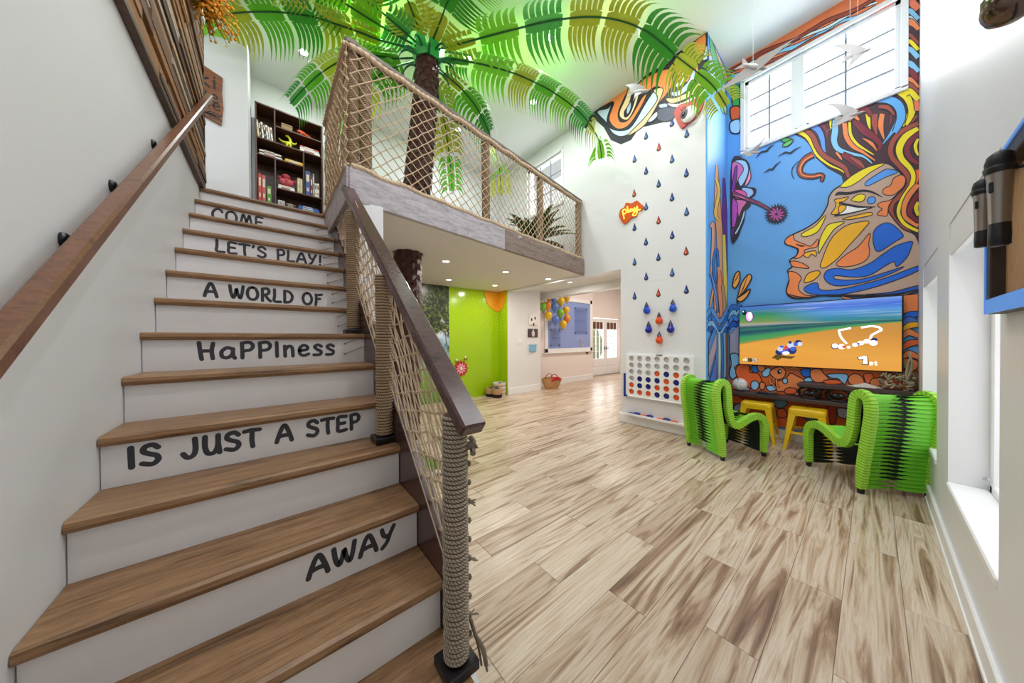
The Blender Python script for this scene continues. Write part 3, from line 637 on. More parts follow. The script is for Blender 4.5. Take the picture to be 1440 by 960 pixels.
# hair base
A.fill('painted_hair', [(1113, 187), (1136, 176), (1190, 153), (1240, 134), (1273, 121), (1273, -8), (1295, -8), (1295, 345), (1285, 330), (1262, 312), (1251, 288), (1262, 262), (1250, 245), (1230, 236), (1200, 245), (1186, 258), (1184, 247), (1164, 236), (1148, 222), (1141, 206), (1131, 195)], AUB, 1.2, False)
c5s = [
 ([(120, 160), (230, 210), (290, 300), (340, 400), (450, 490), (560, 540), (640, 600)], [34, 42, 34, 26, 20, 14, 8], YEL),
 ([(200, 140), (290, 210), (340, 320), (400, 400), (500, 460), (600, 520), (640, 610)], [30, 45, 45, 45, 42, 42, 30], BRN),
 ([(230, 110), (330, 140), (380, 220), (400, 330), (420, 370)], [26, 58, 50, 30, 6], '#5b90dc'),
 ([(330, 80), (400, 120), (430, 180), (430, 230)], [20, 36, 30, 8], MAR),
 ([(470, 40), (465, 90), (468, 150)], [34, 20, 4], YEL),
 ([(510, 30), (510, 160), (500, 260), (540, 340), (650, 380), (780, 410), (865, 475)], [44, 60, 56, 48, 30, 20, 12], LBL),
 ([(600, 90), (620, 220), (680, 310), (780, 370), (895, 450)], [44, 48, 42, 26, 10], ORG),
 ([(650, 80), (660, 200), (720, 290), (810, 350), (885, 395)], [24, 28, 28, 16, 8], YEL),
 ([(700, 60), (790, 160), (880, 220), (940, 290), (930, 350)], [60, 74, 60, 50, 20], MAR),
 ([(775, 235), (860, 285), (912, 355)], [6, 34, 8], ORG),
 ([(825, 0), (835, 90), (848, 150)], [44, 34, 6], YEL),
 ([(895, 0), (890, 100), (912, 205)], [54, 52, 10], BRN),
 ([(965, 0), (950, 120), (982, 245)], [46, 52, 8], ORG),
 ([(1050, 10), (1045, 70), (1040, 110)], [20, 26, 4], MAR),
 ([(1135, 0), (1120, 80), (1040, 200), (970, 290)], [66, 66, 26, 5], '#5ba5ea'),
 ([(1225, 0), (1205, 60), (1165, 120)], [46, 40, 6], YEL),
 ([(1300, 20), (1250, 70), (1180, 130)], [24, 22, 6], BRN),
 ([(520, 370), (560, 420), (575, 445)], [22, 22, 4], ORG),
 ([(580, 390), (690, 450), (760, 525)], [44, 70, 24], MAR),
 ([(660, 420), (740, 470), (790, 520)], [16, 44, 14], BRN),
 ([(1310, 90), (1150, 170), (1060, 280), (1050, 400), (1130, 500), (1200, 580), (1220, 660), (1140, 780), (1060, 860), (1050, 960), (1110, 1060), (1230, 1150), (1310, 1230)], [34, 44, 46, 48, 46, 46, 46, 46, 46, 46, 44, 40, 40], BRN),
 ([(1310, 140), (1190, 220), (1130, 330), (1150, 430), (1230, 520), (1265, 600), (1240, 700), (1160, 820), (1120, 950), (1180, 1060), (1310, 1130)], [36, 62, 66, 56, 48, 42, 42, 36, 34, 34, 26], YEL),
 ([(1310, 190), (1225, 280), (1205, 360), (1240, 430), (1310, 480)], [30, 52, 54, 44, 30], MAR),
 ([(1310, 240), (1285, 300), (1290, 350), (1310, 400)], [20, 34, 30, 16], YEL),
 ([(1310, 680), (1220, 790), (1175, 900), (1190, 1000), (1310, 1080)], [44, 48, 44, 40, 34], ORG),
 ([(1310, 770), (1250, 870), (1230, 960), (1310, 1040)], [40, 46, 44, 30], MAR),
 ([(1310, 850), (1290, 910), (1310, 980)], [26, 40, 26], YEL),
 ([(1300, 540), (1310, 600), (1290, 680)], [30, 30, 6], DOR),
 ([(850, -120), (1010, -140), (1120, -80), (1145, 40), (1085, 180)], [30, 70, 90, 80, 40], '#5ba5ea'), ([(1110, -220), (1210, -150), (1250, -20), (1195, 110)], [50, 70, 66, 20], YEL), ([(930, -70), (1020, -60), (1080, 10)], [30, 40, 16], BRN), ([(700, 10), (800, -50), (860, 20)], [40, 60, 30], MAR), ([(1200, -260), (1280, -160), (1300, -30)], [40, 50, 40], '#e07a5a'), ([(640, 60), (690, 20), (740, 60)], [30, 40, 20], ORG)]
for pts, wd, col in c5s: A.strand('painted_hair', cv(1100, 160, 6.857, [(min(a, 1332), b) for a, b in pts]), [x / 6.857 for x in wd], col, 1.3)
# narrow strip of hair right of the window and band over it
for i, (y, col, h) in enumerate([(4, '#e07a5a', 14), (18, LBL, 9), (27, '#cfe0e4', 5), (33, ORG, 11), (44, AUB, 10), (52, BRN, 6), (61, YEL, 7), (72, LBL, 9), (82, AUB, 4), (92, LBL, 10), (103, MAR, 10), (114, ORG, 7), (122, BRN, 8), (131, YEL, 10)]):
    A.strand('painted_hair', [(1272, y + 1), (1279, y - 3), (1285, y + 2), (1291, y + 9)], h * .8, col, 1.2)
bandp = lambda x, d: (x, 106.5 - .486 * (x - 1027) + d)
A.fill('painted_hair', [bandp(1024, -40), bandp(1240, -40), bandp(1260, -30), bandp(1256, 10), bandp(1150, 11), bandp(1036, 12), bandp(1024, 14)], '#e07a4e', 0, False)
for d0, amp, ph, wd, col in ((2, 3, 0, [5, 3, 6, 3, 5], LBL), (7, 2, 2, [3, 4, 3, 4, 3], BRN), (-4, 2, 4, [2, 3, 3, 3, 2], '#cfe0e4'), (-9, 2, 1, [3, 4, 3, 5, 3], BRN)): A.strand('painted_hair', [bandp(1026 + 23 * k, d0 + amp * sin(k * 1.7 + ph)) for k in range(10)], wd, col, 1.1)
A.fill('painted_leaf', [(1028, 120), (1040, 118), (1040, 148), (1030, 150)], '#2f9a4e', 2, False)
A.fill('painted_leaf', [(1027, 152), (1040, 150), (1040, 166), (1030, 172)], '#d8572e', 2)
A.fill('painted_leaf', [(1027, 172), (1040, 168), (1040, 186), (1028, 186)], '#9fc3ea', 2)
A.fill('painted_leaf', c5((-10, 255), (30, 230), (100, 245), (60, 265), (20, 275)), '#3fa552', 1.4); A.fill('painted_leaf', c5((0, 310), (40, 270), (105, 250), (80, 290), (40, 315)), '#57b866', 1.4)
# curl
A.strand('painted_hair', c5((300, 390), (215, 440), (170, 520), (185, 585), (280, 605), (360, 590), (392, 600), (375, 655)), [7, 6, 6, 6, 5, 4.4, 4, 1.4], BRN, 1.6)
A.strand('painted_hair', c5((300, 400), (215, 450), (172, 530), (200, 590), (290, 605), (360, 590), (385, 600)), [2.4, 2.6, 2.4, 2, 2, 2, 1], ORG, .5)
A.stroke('painted_hair', c5((160, 450), (100, 520), (95, 590), (118, 630)), [.6, 1.4, 1.4, .6])
# face
A.fill('painted_face', c6((440, 150), (395, 180), (364, 225), (352, 285), (300, 370), (220, 430), (120, 478), (75, 508), (68, 540), (110, 556), (152, 578), (142, 622), (98, 652), (115, 695), (84, 722), (100, 760), (84, 820), (76, 868), (112, 905), (190, 908), (300, 890), (450, 892), (965, 862), (966, 520), (860, 440), (790, 360), (760, 300), (790, 240), (870, 160), (880, 110), (830, 50), (735, -5), (600, 60)), TAN, 2.0)
FA = [
 (YEL, (440, 150), (520, 80), (620, 25), (715, -2), (735, 5), (640, 62), (560, 122), (500, 155), (455, 160)),
 ('#4f93e6', (605, 140), (630, 110), (720, 52), (762, 36), (830, 55), (740, 95), (660, 136), (625, 150)),
 (ORG, (725, 190), (740, 165), (780, 145), (800, 100), (850, 75), (880, 100), (870, 150), (830, 190), (790, 213), (740, 210)),
 (ORG, (690, 280), (710, 262), (760, 252), (792, 240), (765, 290), (757, 350), (720, 352), (690, 345), (702, 322), (722, 308), (700, 292)),
 (AMB, (400, 245), (440, 235), (497, 224), (462, 256), (438, 262), (436, 300), (425, 338), (378, 340), (402, 302), (412, 270)),
 ('#eef0f4', (470, 282), (560, 295), (660, 294), (580, 318), (500, 336), (430, 345), (455, 320)),
 (AMB, (428, 300), (445, 278), (478, 285), (470, 312), (436, 334)),
 (YEL, (515, 242), (560, 208), (606, 212), (600, 246), (570, 259), (525, 252)),
 ('#4f93e6', (622, 248), (638, 226), (668, 224), (678, 246), (664, 268), (634, 270)),
 (AMB, (455, 372), (560, 345), (640, 328), (656, 345), (600, 360), (500, 378)),
 (YEL, (175, 482), (200, 460), (270, 420), (342, 348), (302, 440), (262, 475), (205, 493)),
 (YEL, (292, 605), (300, 520), (330, 450), (370, 406), (470, 393), (402, 440), (350, 512), (310, 580)),
 (AMB, (305, 695), (320, 640), (360, 540), (410, 470), (500, 410), (632, 389), (592, 450), (500, 552), (420, 642), (342, 700)),
 (ORG, (415, 672), (480, 612), (560, 560), (640, 468), (632, 540), (637, 610), (602, 660), (522, 690), (440, 695)),
 (BLU, (660, 500), (670, 450), (710, 412), (770, 400), (830, 440), (866, 490), (820, 520), (760, 560), (712, 590), (680, 586), (664, 542)),
 (BLU, (330, 768), (350, 722), (420, 706), (520, 715), (640, 672), (740, 602), (820, 552), (922, 524), (920, 562), (890, 632), (822, 694), (800, 662), (740, 692), (640, 752), (540, 766), (412, 756), (402, 776), (480, 786), (600, 776), (740, 735), (872, 694), (762, 750), (602, 800), (450, 825), (370, 812)),
 (BLU, (195, 842), (240, 812), (286, 806), (306, 850), (402, 852), (560, 822), (760, 766), (966, 690), (966, 722), (800, 792), (602, 852), (420, 886), (300, 886), (220, 872)),
 ('#1a57b0', (600, 884), (780, 868), (966, 822), (966, 852), (800, 884)),
 (ORG, (70, 512), (120, 480), (132, 515), (190, 540), (240, 556), (290, 508), (282, 560), (232, 572), (196, 586), (200, 602), (170, 632), (128, 640), (150, 612), (157, 576), (112, 556), (74, 542)),
 (AMB, (198, 605), (270, 588), (276, 626), (246, 610), (226, 632), (200, 626)),
 (ORG, (105, 660), (150, 660), (200, 680), (228, 706), (150, 700), (114, 690)),
 (ORG, (90, 730), (140, 735), (176, 770), (160, 810), (160, 850), (200, 886), (262, 893), (180, 910), (110, 896), (77, 862), (95, 792)),
 (AMB, (195, 792), (225, 740), (290, 722), (302, 745), (260, 786), (210, 802))]
for f in FA: A.fill('painted_face', cv(1090, 230, 4.8, f[1:]), f[0], 1.25)
for st, wd in (([(405, 215), (430, 200), (500, 200), (580, 183), (650, 190), (725, 226)], [1, 4.5, 4, 3.4, 3, .6]), ([(430, 262), (500, 278), (590, 292), (678, 291)], [2.4, 2.6, 2.4, .8]), ([(400, 352), (470, 342), (560, 322), (665, 292)], [3, 2, 1.6, .8]), ([(140, 542), (175, 555), (200, 556)], [1, 2.6, .8])): A.stroke('painted_face', cv(1090, 230, 4.8, st), wd)
A.fill('painted_face', [(1182, 416), (1200, 419), (1240, 418), (1291, 413), (1291, 440), (1268, 440), (1268, 418), (1220, 421), (1190, 422)], ORG, 1.2, False)
A.stroke('painted_face', c6((84, 880), (200, 905), (330, 888), (500, 888), (800, 884), (966, 850)), [1, 2.6, 2, 2.4, 2.6, 2])
for j, (y0, col) in enumerate([(446, BLU), (452, '#3f6fc0'), (461, AMB), (470, ORG), (486, DOR), (500, ORG)]): A.strand('painted_reef', [(1269, y0 + 4), (1278, y0 - 3), (1291, y0 + (2 if j % 2 else -5))], [5, 8, 6], col, 1.2)
# birds on the sky
for st in ([(1063, 222), (1070, 214), (1078, 212), (1082, 207), (1089, 203)], [(1094, 220), (1104, 214), (1111, 215), (1118, 210), (1127, 206)], [(1074, 243), (1082, 238), (1086, 238), (1091, 232), (1098, 226)]): A.stroke('painted_bird', st, [.5, 2, 2.4, 1.8, .5])
# purple flower, its stem and thistle
c7 = lambda *p: cv(990, 190, 4.178, p)
A.fill('painted_flower', c7((162, 150), (240, 140), (272, 190), (262, 260), (232, 300), (302, 310), (300, 350), (262, 380), (276, 410), (240, 450), (238, 500), (215, 560), (200, 600), (165, 635), (155, 500)), '#2b2030', 0)
for col, *pts in (('#9ac4e8', (180, 152), (240, 150), (262, 200), (245, 262), (215, 300), (200, 250), (230, 200)), ('#c46aa6', (165, 165), (215, 170), (232, 205), (205, 250), (185, 300), (166, 300)), ('#8fb4e4', (225, 308), (280, 315), (290, 345), (255, 368), (230, 340)), ('#d0559c', (180, 320), (240, 330), (250, 370), (200, 375), (170, 350)), ('#7a2f92', (160, 330), (170, 260), (180, 200), (195, 180), (190, 260), (180, 330)), ('#c46aa6', (190, 380), (250, 390), (225, 430), (205, 480), (195, 430)), ('#a64bb0', (165, 380), (195, 400), (195, 470), (180, 540), (165, 560)), ('#9ac4e8', (235, 440), (240, 470), (210, 545), (190, 580), (180, 575), (210, 520)), ('#5a2a86', (158, 560), (178, 540), (170, 600), (162, 620)), ('#ef8fb0', (268, 200), (275, 250), (250, 295), (240, 290), (258, 240))): A.fill('painted_flower', cv(990, 190, 4.178, pts), col, 1.1)
A.strand('painted_flower', c7((170, 340), (250, 375), (320, 400), (400, 445)), [5, 4, 3.4, 3], '#7a3a5e', 1.2)
A.strand('painted_flower', c7((172, 350), (215, 362), (260, 378)), [1, 2, .6], '#c46aa6', .6)
tc = (1092, 301); star = []
for k in range(44): a = 2 * pi * k / 44; q = 18 if k % 2 == 0 else 12; star.append((tc[0] + q * cos(a) * 1.0, tc[1] + q * .88 * sin(a) - .12 * q * cos(a)))
A.fill('painted_thistle', star, '#241b2c', 0, False)
for k in range(11): a = 2 * pi * k / 11 + .2; A.strand('painted_thistle', [(tc[0] + 2 * cos(a), tc[1] + 2 * sin(a)), (tc[0] + 7 * cos(a + .12), tc[1] + 6 * sin(a + .12)), (tc[0] + 11.5 * cos(a), tc[1] + 10 * sin(a))], [1, 2.6, .4], '#b0459a', .5)
# splash leaves left of the tv
for P in ([(1030, 400), (1034, 385), (1040, 382), (1040, 395), (1034, 405)], [(1036, 425), (1042, 400), (1052, 386), (1057, 390), (1050, 404), (1040, 418)], [(1036, 420), (1046, 412), (1055, 406), (1051, 416), (1042, 424)]): A.fill('painted_splash', P, '#d99a4e', 1.8); A.stroke('painted_splash', [P[0], ((P[0][0] + P[2][0]) / 2 + 1, (P[0][1] + P[2][1]) / 2), P[2]], [.6, 1.4, .5])
for y, col in ((432, '#2f6fc4'), (440, '#7fbdf0'), (447, '#3f7fd0'), (456, '#1f57b0'), (464, '#6fa5e4')): A.strand('painted_splash', [(1026, y + 8), (1031, y - 2), (1036, y + 2), (1041, y - 5)], [4, 5, 5, 4], col, 1.0)
A.fill('painted_splash', [(1026, 470), (1041, 456), (1041, 500), (1026, 520)], '#9fa0bb', 1.2, False)
# coral reef behind and under the tv
c8 = lambda *p: cv(1020, 400, 4.8, p)
A.fill('painted_reef', [(1027, 512), (1295, 512), (1295, 600), (1027, 600)], '#c9591f', 0, False)
RF = [('#7fb6de', (35, 470), (85, 470), (95, 530), (60, 560), (85, 600), (50, 640), (25, 600), (40, 540)), (DOR, (90, 540), (160, 545), (165, 590), (220, 600), (245, 650), (215, 690), (130, 700), (90, 640), (70, 590)), ('#2f6fc4', (170, 560), (215, 540), (240, 570), (200, 595)), (ORG, (215, 545), (262, 548), (268, 580), (230, 585)), ('#8fc0e4', (175, 660), (210, 650), (228, 680), (205, 712), (175, 700)), ('#a9b2cc', (110, 700), (150, 690), (165, 712), (120, 715)), (ORG, (236, 660), (268, 668), (262, 705), (235, 705)), ('#8fc0e4', (250, 590), (290, 560), (310, 585), (285, 620), (255, 620)), ('#8fc0e4', (275, 690), (310, 680), (345, 705), (300, 720)),
 (ORG, (300, 590), (340, 560), (385, 558), (408, 590), (390, 630), (350, 640), (318, 620)), (ORG, (340, 660), (400, 640), (440, 600), (490, 620), (540, 650), (560, 700), (520, 745), (440, 740), (390, 720), (350, 720)), (DOR, (400, 712), (430, 695), (480, 705), (470, 735), (410, 738)), ('#8fc0e4', (385, 645), (410, 632), (422, 655), (400, 670)), (BLU, (510, 575), (570, 568), (580, 610), (540, 625), (515, 605)), ('#7fbde4', (530, 640), (560, 625), (600, 640), (590, 655), (540, 655)), (ORG, (580, 575), (640, 570), (665, 600), (700, 640), (650, 660), (600, 655), (575, 620)), (DOR, (662, 650), (720, 640), (780, 650), (790, 668), (690, 672)), ('#7fb6de', (690, 605), (820, 605), (815, 660), (800, 670), (760, 635), (715, 630)), (ORG, (835, 620), (880, 600), (925, 625), (935, 670), (890, 682), (835, 665)), (DOR, (935, 605), (990, 600), (1000, 640), (960, 670), (945, 650)), (ORG, (985, 640), (1060, 630), (1100, 660), (1090, 690), (990, 685)), (DOR, (1060, 605), (1130, 600), (1120, 630), (1080, 630)), (ORG, (1205, 500), (1290, 510), (1300, 560), (1250, 590), (1205, 560)), ('#9a6a4a', (1200, 600), (1300, 590), (1300, 700), (1240, 700)),
 (DOR, (45, 745), (110, 760), (120, 790), (70, 805), (45, 790)), ('#8f99b8', (60, 815), (110, 800), (105, 850), (60, 850)), (ORG, (560, 720), (610, 700), (600, 740), (570, 750)), (BLU, (590, 680), (650, 675), (670, 700), (620, 720)), (DOR, (700, 690), (830, 700), (840, 740), (790, 770), (720, 760)), (ORG, (860, 700), (940, 700), (960, 740), (880, 760)), (DOR, (350, 845), (400, 840), (415, 890), (360, 895)), ('#5f86a4', (330, 780), (420, 790), (390, 830), (345, 825)), ('#b5331f', (690, 820), (745, 825), (745, 930), (700, 930)), ('#5f86a4', (530, 890), (600, 880), (620, 910), (560, 915)), ('#a9b2cc', (760, 835), (830, 845), (820, 900), (765, 890)), ('#8fa6c4', (1050, 740), (1140, 745), (1130, 780), (1060, 775))]
for f in RF: A.fill('painted_reef', cv(1020, 400, 4.8, f[1:]), f[0], 1.5)
A.fill('painted_reef', c8((352, 585), (368, 570), (380, 585), (372, 602), (356, 602)), '#141420', 0); A.fill('painted_reef', c8((366, 580), (374, 578), (374, 590), (367, 590)), '#f0f0f0', 0)
for P in ([(425, 590), (480, 585), (520, 620)], [(415, 575), (470, 560), (510, 590)]): A.strand('painted_reef', cv(1020, 400, 4.8, P), [1, 1.6, .5], ORG, .7)
for P in ([(330, 630), (320, 670), (345, 700)], [(300, 640), (310, 670), (330, 650)], [(345, 640), (350, 680), (370, 690)]): A.strand('painted_reef', cv(1020, 400, 4.8, P), [2, 2, .6], ORG, .8)
A.done(M1)
# column side: tree trunk, waterfall
M2 = thing('column_mural', 'tall narrow mural of a trunk and waterfall on the column side', 'mural', (-1.38, 4.9, 2))
B = Paint('x', -1.38, .0002)
def pt(x, y): return (min(max(x, 996.5), 1024.5), y)
for pts, wd, col in [([(1008, 232), (1009, 290), (1012, 330), (1013, 380), (1015, 440), (1016, 465)], [2, 9, 8, 9, 15, 8], '#d79a63'), ([(1007, 250), (1011, 270), (1006, 300), (1012, 310)], [3, 4, 4, 2], '#e8b84a'), ([(1018, 250), (1019, 300), (1020, 340), (1021, 390)], [2, 6, 5, 3], '#6b2f8c'), ([(1018, 330), (1020, 400), (1020, 450)], [4, 5, 3], '#e4c94a'), ([(1011, 380), (1014, 420), (1015, 455)], [4, 7, 3], '#e88a5a'), ([(1016, 400), (1019, 430), (1017, 458)], [3, 4, 1], '#b79a6a'), ([(999, 320), (1003, 315), (1002, 360), (999, 390)], [2, 4, 4, 1], '#d49a80'), ([(1006, 400), (1003, 370), (1008, 350), (1010, 375)], [2, 3, 3, 2], '#2f6fc4'), ([(999, 430), (1004, 405), (1006, 430), (1004, 460)], [2, 3, 3, 2], '#d79a63'), ([(1000, 385), (1006, 410), (1010, 440)], [2, 3, 1], '#5b8fd8')]: B.strand('painted_trunk', [pt(*q) for q in pts], wd, col, .8)
for y, col in ((436, '#5b8fd8'), (446, '#2f6fc4'), (454, '#7fb0ea'), (462, '#2458a8')): B.strand('painted_water', [pt(996, y + 4), pt(1001, y - 1), pt(1008, y + 12), pt(1014, y + 15), pt(1024, y - 2)], [5, 5, 5, 5, 5], col, .8)
for x0, x1, x2, col in ((1009, 1008, 1006, '#3f7fc4'), (1012, 1012, 1011, '#a9d0ee'), (1015, 1016, 1016, '#2f6fb4'), (1019, 1020, 1018, '#7fb0da'), (1022, 1023, 1022, '#8a5a3c')): B.strand('painted_water', [pt(x0, 468), pt(x1, 510), pt(x2, 570)], [3.4, 3.2, 3], col, .5)
for P, col in (([(996.5, 500), (1008, 464), (1008, 490), (996.5, 530)], '#9a9ab8'), ([(996.5, 480), (1004, 462), (1008, 464), (996.5, 500)], '#3f7fd0'), ([(996.5, 540), (1008, 500), (1007, 540), (997, 580)], '#4f72c8')): B.fill('painted_water', P, col, .8, False)
for P in ([(1018, 570), (1020, 530), (1023, 545), (1024, 580)], [(1012, 580), (1014, 545), (1018, 560), (1019, 585)]): B.fill('painted_coral', P, '#c8432c', .8)
B.done(M2)
# play wall: swirl, cloud and eye
M3 = thing('play_wall_mural', 'orange and grey swirling hair mural high on the white wall', 'mural', (-2.0, PW, 4.7))
P3 = Paint('y', PW, .0002)
c9 = lambda *p: cv(800, 60, 5.054, p)
P3.fill('painted_swirl', c9((90, 590), (180, 470), (300, 390), (400, 305), (480, 300), (560, 220), (700, 150), (770, 60), (880, 0), (960, -60), (985, -85), (985, 300), (950, 340), (880, 400), (760, 470), (735, 555), (660, 565), (560, 590), (500, 600), (440, 690), (370, 720), (300, 690), (250, 600), (180, 540), (120, 610)), '#20202c', 1, False)
PS = [(ORG, (185, 470), (300, 395), (395, 315), (420, 330), (380, 420), (350, 500), (365, 560), (420, 550), (480, 460), (520, 390), (555, 365), (500, 480), (420, 590), (340, 610), (285, 540), (320, 420), (240, 455)), ('#e9c79a', (425, 320), (450, 330), (430, 430), (395, 490), (400, 530), (435, 500), (470, 400), (470, 340), (500, 350), (470, 460), (420, 545), (370, 535), (360, 490), (400, 400)), ('#aab8d4', (410, 470), (440, 420), (440, 470), (415, 510)), ('#b9c8e2', (200, 490), (280, 465), (310, 420), (270, 550), (300, 610), (380, 625), (450, 590), (540, 440), (600, 350), (640, 330), (630, 400), (560, 520), (470, 620), (380, 665), (310, 640), (260, 560)), (ORG, (490, 300), (560, 240), (680, 190), (730, 200), (730, 300), (690, 370), (640, 430), (590, 500), (640, 400), (655, 330), (620, 310), (560, 345), (520, 330)), ('#f2b48a', (600, 340), (650, 320), (670, 340), (640, 420), (560, 560), (480, 630), (420, 655), (540, 530), (630, 400)), (ORG, (740, 170), (800, 130), (900, 120), (920, 220), (880, 270), (830, 280), (760, 300), (770, 230)), ('#d9e0ea', (760, 300), (800, 240), (800, 160), (830, 170), (820, 260), (780, 320)), ('#aab8d4', (720, 350), (780, 340), (850, 270), (870, 200), (900, 180), (880, 290), (800, 370), (740, 380)), ('#f2b48a', (690, 395), (760, 390), (860, 340), (940, 260), (960, 280), (880, 370), (780, 420), (720, 430)), ('#e4e8f0', (700, 430), (790, 430), (880, 385), (900, 400), (800, 455), (730, 455)), ('#4a4c60', (630, 480), (700, 455), (760, 470), (740, 540), (680, 560), (630, 540)), ('#aab8d4', (640, 440), (690, 430), (700, 455), (650, 465)), (ORG, (890, 0), (960, -60), (975, -40), (970, 40), (930, 90), (890, 60)), ('#aab8d4', (990 - 20, 40), (985, 20), (985, 110), (950, 120)), ('#b9c8e2', (560, 555), (620, 490), (630, 520), (590, 560))]
for f in PS: P3.fill('painted_swirl', cv(800, 60, 5.054, [(min(a, 985), b) for a, b in f[1:]]), f[0], 1.2)
P3.done(M3)
B2 = Paint('x', -1.38, .0002)   # its return on the column side, under the ceiling
M4 = thing('column_top_mural', 'green and pink leaf painting at the top of the column side', 'mural', (-1.38, 4.9, 5.0))
for P, col in (([(997, 50), (1003, 62), (1012, 85), (1016, 110), (1018, 160), (1010, 140), (1003, 100)], '#5aa878'), ([(1003, 60), (1010, 76), (1020, 98), (1024, 112), (1020, 112), (1012, 90)], '#e6b8a8'), ([(997, 70), (1004, 90), (1008, 120), (1004, 120), (998, 100)], '#aab8d4'), ([(1015, 110), (1020, 120), (1022, 160), (1017, 150)], '#8fc0a0')): B2.fill('painted_leaf', P, col, .9)
B2.done(M4)
# eye plaque
EY = thing('eye_plaque', 'red teardrop plaque with a bulging painted eye', 'wall art', tuple(ony(955, 170, PW - .02)))
t = MB(); P = cat([ony(a, b, PW - .004) for a, b in c9((805, 612), (770, 560), (755, 500), (790, 450), (860, 425), (930, 390), (965, 395), (950, 470), (900, 540), (850, 580))], 4, True); t.prism(P, (0, -.03, 0)); chl(t.build('plaque', mat('#c5473f', .5, var=.15)), EY)
ec = ony(800 + 852 / 5.054, 60 + 508 / 5.054, PW - .045)
t = MB(); t.sphere(ec, .10, 20, sc=(.95, .35, 1.05)); chl(smooth_obj(t.build('eyeball', mat('#f0efe8', .3, var=.05)), 60), EY)
ic = ec + Vector((-.045, -.028, .015)); t = MB(); t.sphere(ic, .05, 16, sc=(1, .3, 1.15)); chl(t.build('iris', mat('#5e646c', .3, var=.4, sc=60), smooth=True), EY)
t = MB(); t.sphere(ic + Vector((-.006, -.012, .0)), .026, 12, sc=(1, .35, 1.2)); chl(t.build('pupil', M_BLACK, smooth=True), EY)
t = MB()
for k in range(5): a = .6 + k * .35; t.tube([ic + Vector((.045 * cos(a), -.01, .055 * sin(a))), ic + Vector((.075 * cos(a) - .01, -.02, .085 * sin(a)))], .004, 4)
chl(t.build('eyelashes', M_BLACK), EY)
# raindrops
DR = [(908.7, 189.3, 0), (965.9, 186.3, 0), (945, 171, 0), (926.6, 205.3, 1), (892.4, 222, 0), (945.2, 222, 0), (908.7, 238.6, 0), (965.4, 241.6, 0), (926.4, 256.6, 0), (891.9, 270.4, 1), (945.2, 275.8, 0), (908.7, 288.7, 0), (965.7, 296.1, 0), (926.2, 308.2, 1), (892.4, 318, 0), (908.5, 338.3, 0), (945.4, 329, 0), (965, 351.5, 1), (926, 359.8, 0), (892.5, 366.7, 0), (908.8, 387.3, 0), (945.4, 381.7, 0), (965.4, 405.6, 0), (926, 410.4, 1), (892.5, 414.4, 0)]
BIG = [(909.2, 432.7, 0), (946, 429.6, 0), (926.7, 447.3, 1), (911.9, 459.8, 0), (942.9, 458.8, 0), (926.9, 474.4, 1)]
ORD = ['topmost', 'second from top', 'third from top', 'fourth from top', 'fifth from top', 'sixth from top', 'seventh from top']
CN = {892: 'leftmost', 908: 'second from left', 926: 'middle', 945: 'second from right', 965: 'rightmost'}
def drop_poly(w_, h, n=18):
    R, zc = w_ / 2, -h / 2 + w_ / 2
    return [(0, h / 2)] + [(R * sin(a), zc + R * cos(a)) for a in (radians(52 + k * 256 / n) for k in range(n + 1))]
cols = {}
for d in DR: cols.setdefault(min(CN, key=lambda c: abs(c - d[0])), []).append(d)
for cx, L_ in cols.items():
    L_.sort(key=lambda d: d[1])
    for i, (px, py, red) in enumerate(L_):
        c = ony(px, py + 1, PW); hh = .128; ww = .064
        outer = drop_poly(ww, hh); t = MB()
        t.prism([(c.x + x, PW - .0005, c.z + z) for x, z in outer], (0, -.004, 0), 0)
        t.prism([(c.x + x * .66, PW - .0045, c.z - .003 + z * .66) for x, z in outer], (0, -.0006, 0), 1)
        t.prism([(c.x + x * .26 - .006, PW - .0051, c.z - .014 + z * .30) for x, z in outer], (0, -.0006, 0), 2)
        bl = ['#1c3f9c', '#3f6fb8', '#2453a8'][(i + cx) % 3]
        o = t.build('painted_raindrop', [mat('#14213a' if not red else '#5a1f1a', .5, var=0), mat('#d24a2c' if red else bl, .5, var=.08), mat('#ef9a78' if red else '#7fa0d4', .5, var=0)])
        tag(o, 'small %s raindrop, %s in the %s column of drops' % ('red' if red else 'blue', ORD[i], CN[cx]), 'raindrop', 'raindrops on the white wall')
bn = ['large blue raindrop, upper left of the six raised drops', 'large blue raindrop, upper right of the six raised drops', 'large orange raindrop, upper one in the middle of raised drops', 'large dark blue raindrop, lower left of the six raised drops', 'large dark blue raindrop, lower right of the six raised drops', 'large orange raindrop, lowest of the six raised drops']
for (px, py, red), lb in zip(BIG, bn):
    c = ony(px, py, PW - .03); t = MB(); prof = []
    Rb, hb = .05, .185
    for k in range(9): a = pi * (k / 8) * .70; prof.append((Rb * sin(a), -hb / 2 + Rb - Rb * cos(a)))
    for k in range(1, 6): f = k / 5; a0 = prof[8]; prof.append((a0[0] * (1 - f) ** 1.25, a0[1] + (hb / 2 - a0[1]) * f))
    t.lathe(c, prof, 18); o = smooth_obj(t.build('raised_raindrop', mat('#e2511f' if red else ('#1450c8' if py < 440 else '#141f9a'), .12, var=.04)), 60)
    q = MB(); q.lathe(c, [(.0335, .022), (.030, .026), (.019, .05), (.009, .075), (.001, .095)], 14); q.build('dark_tip', mat('#1a1c30', .2, var=0), o, True)
    tag(o, lb, 'raindrop', 'raised raindrops on the white wall')
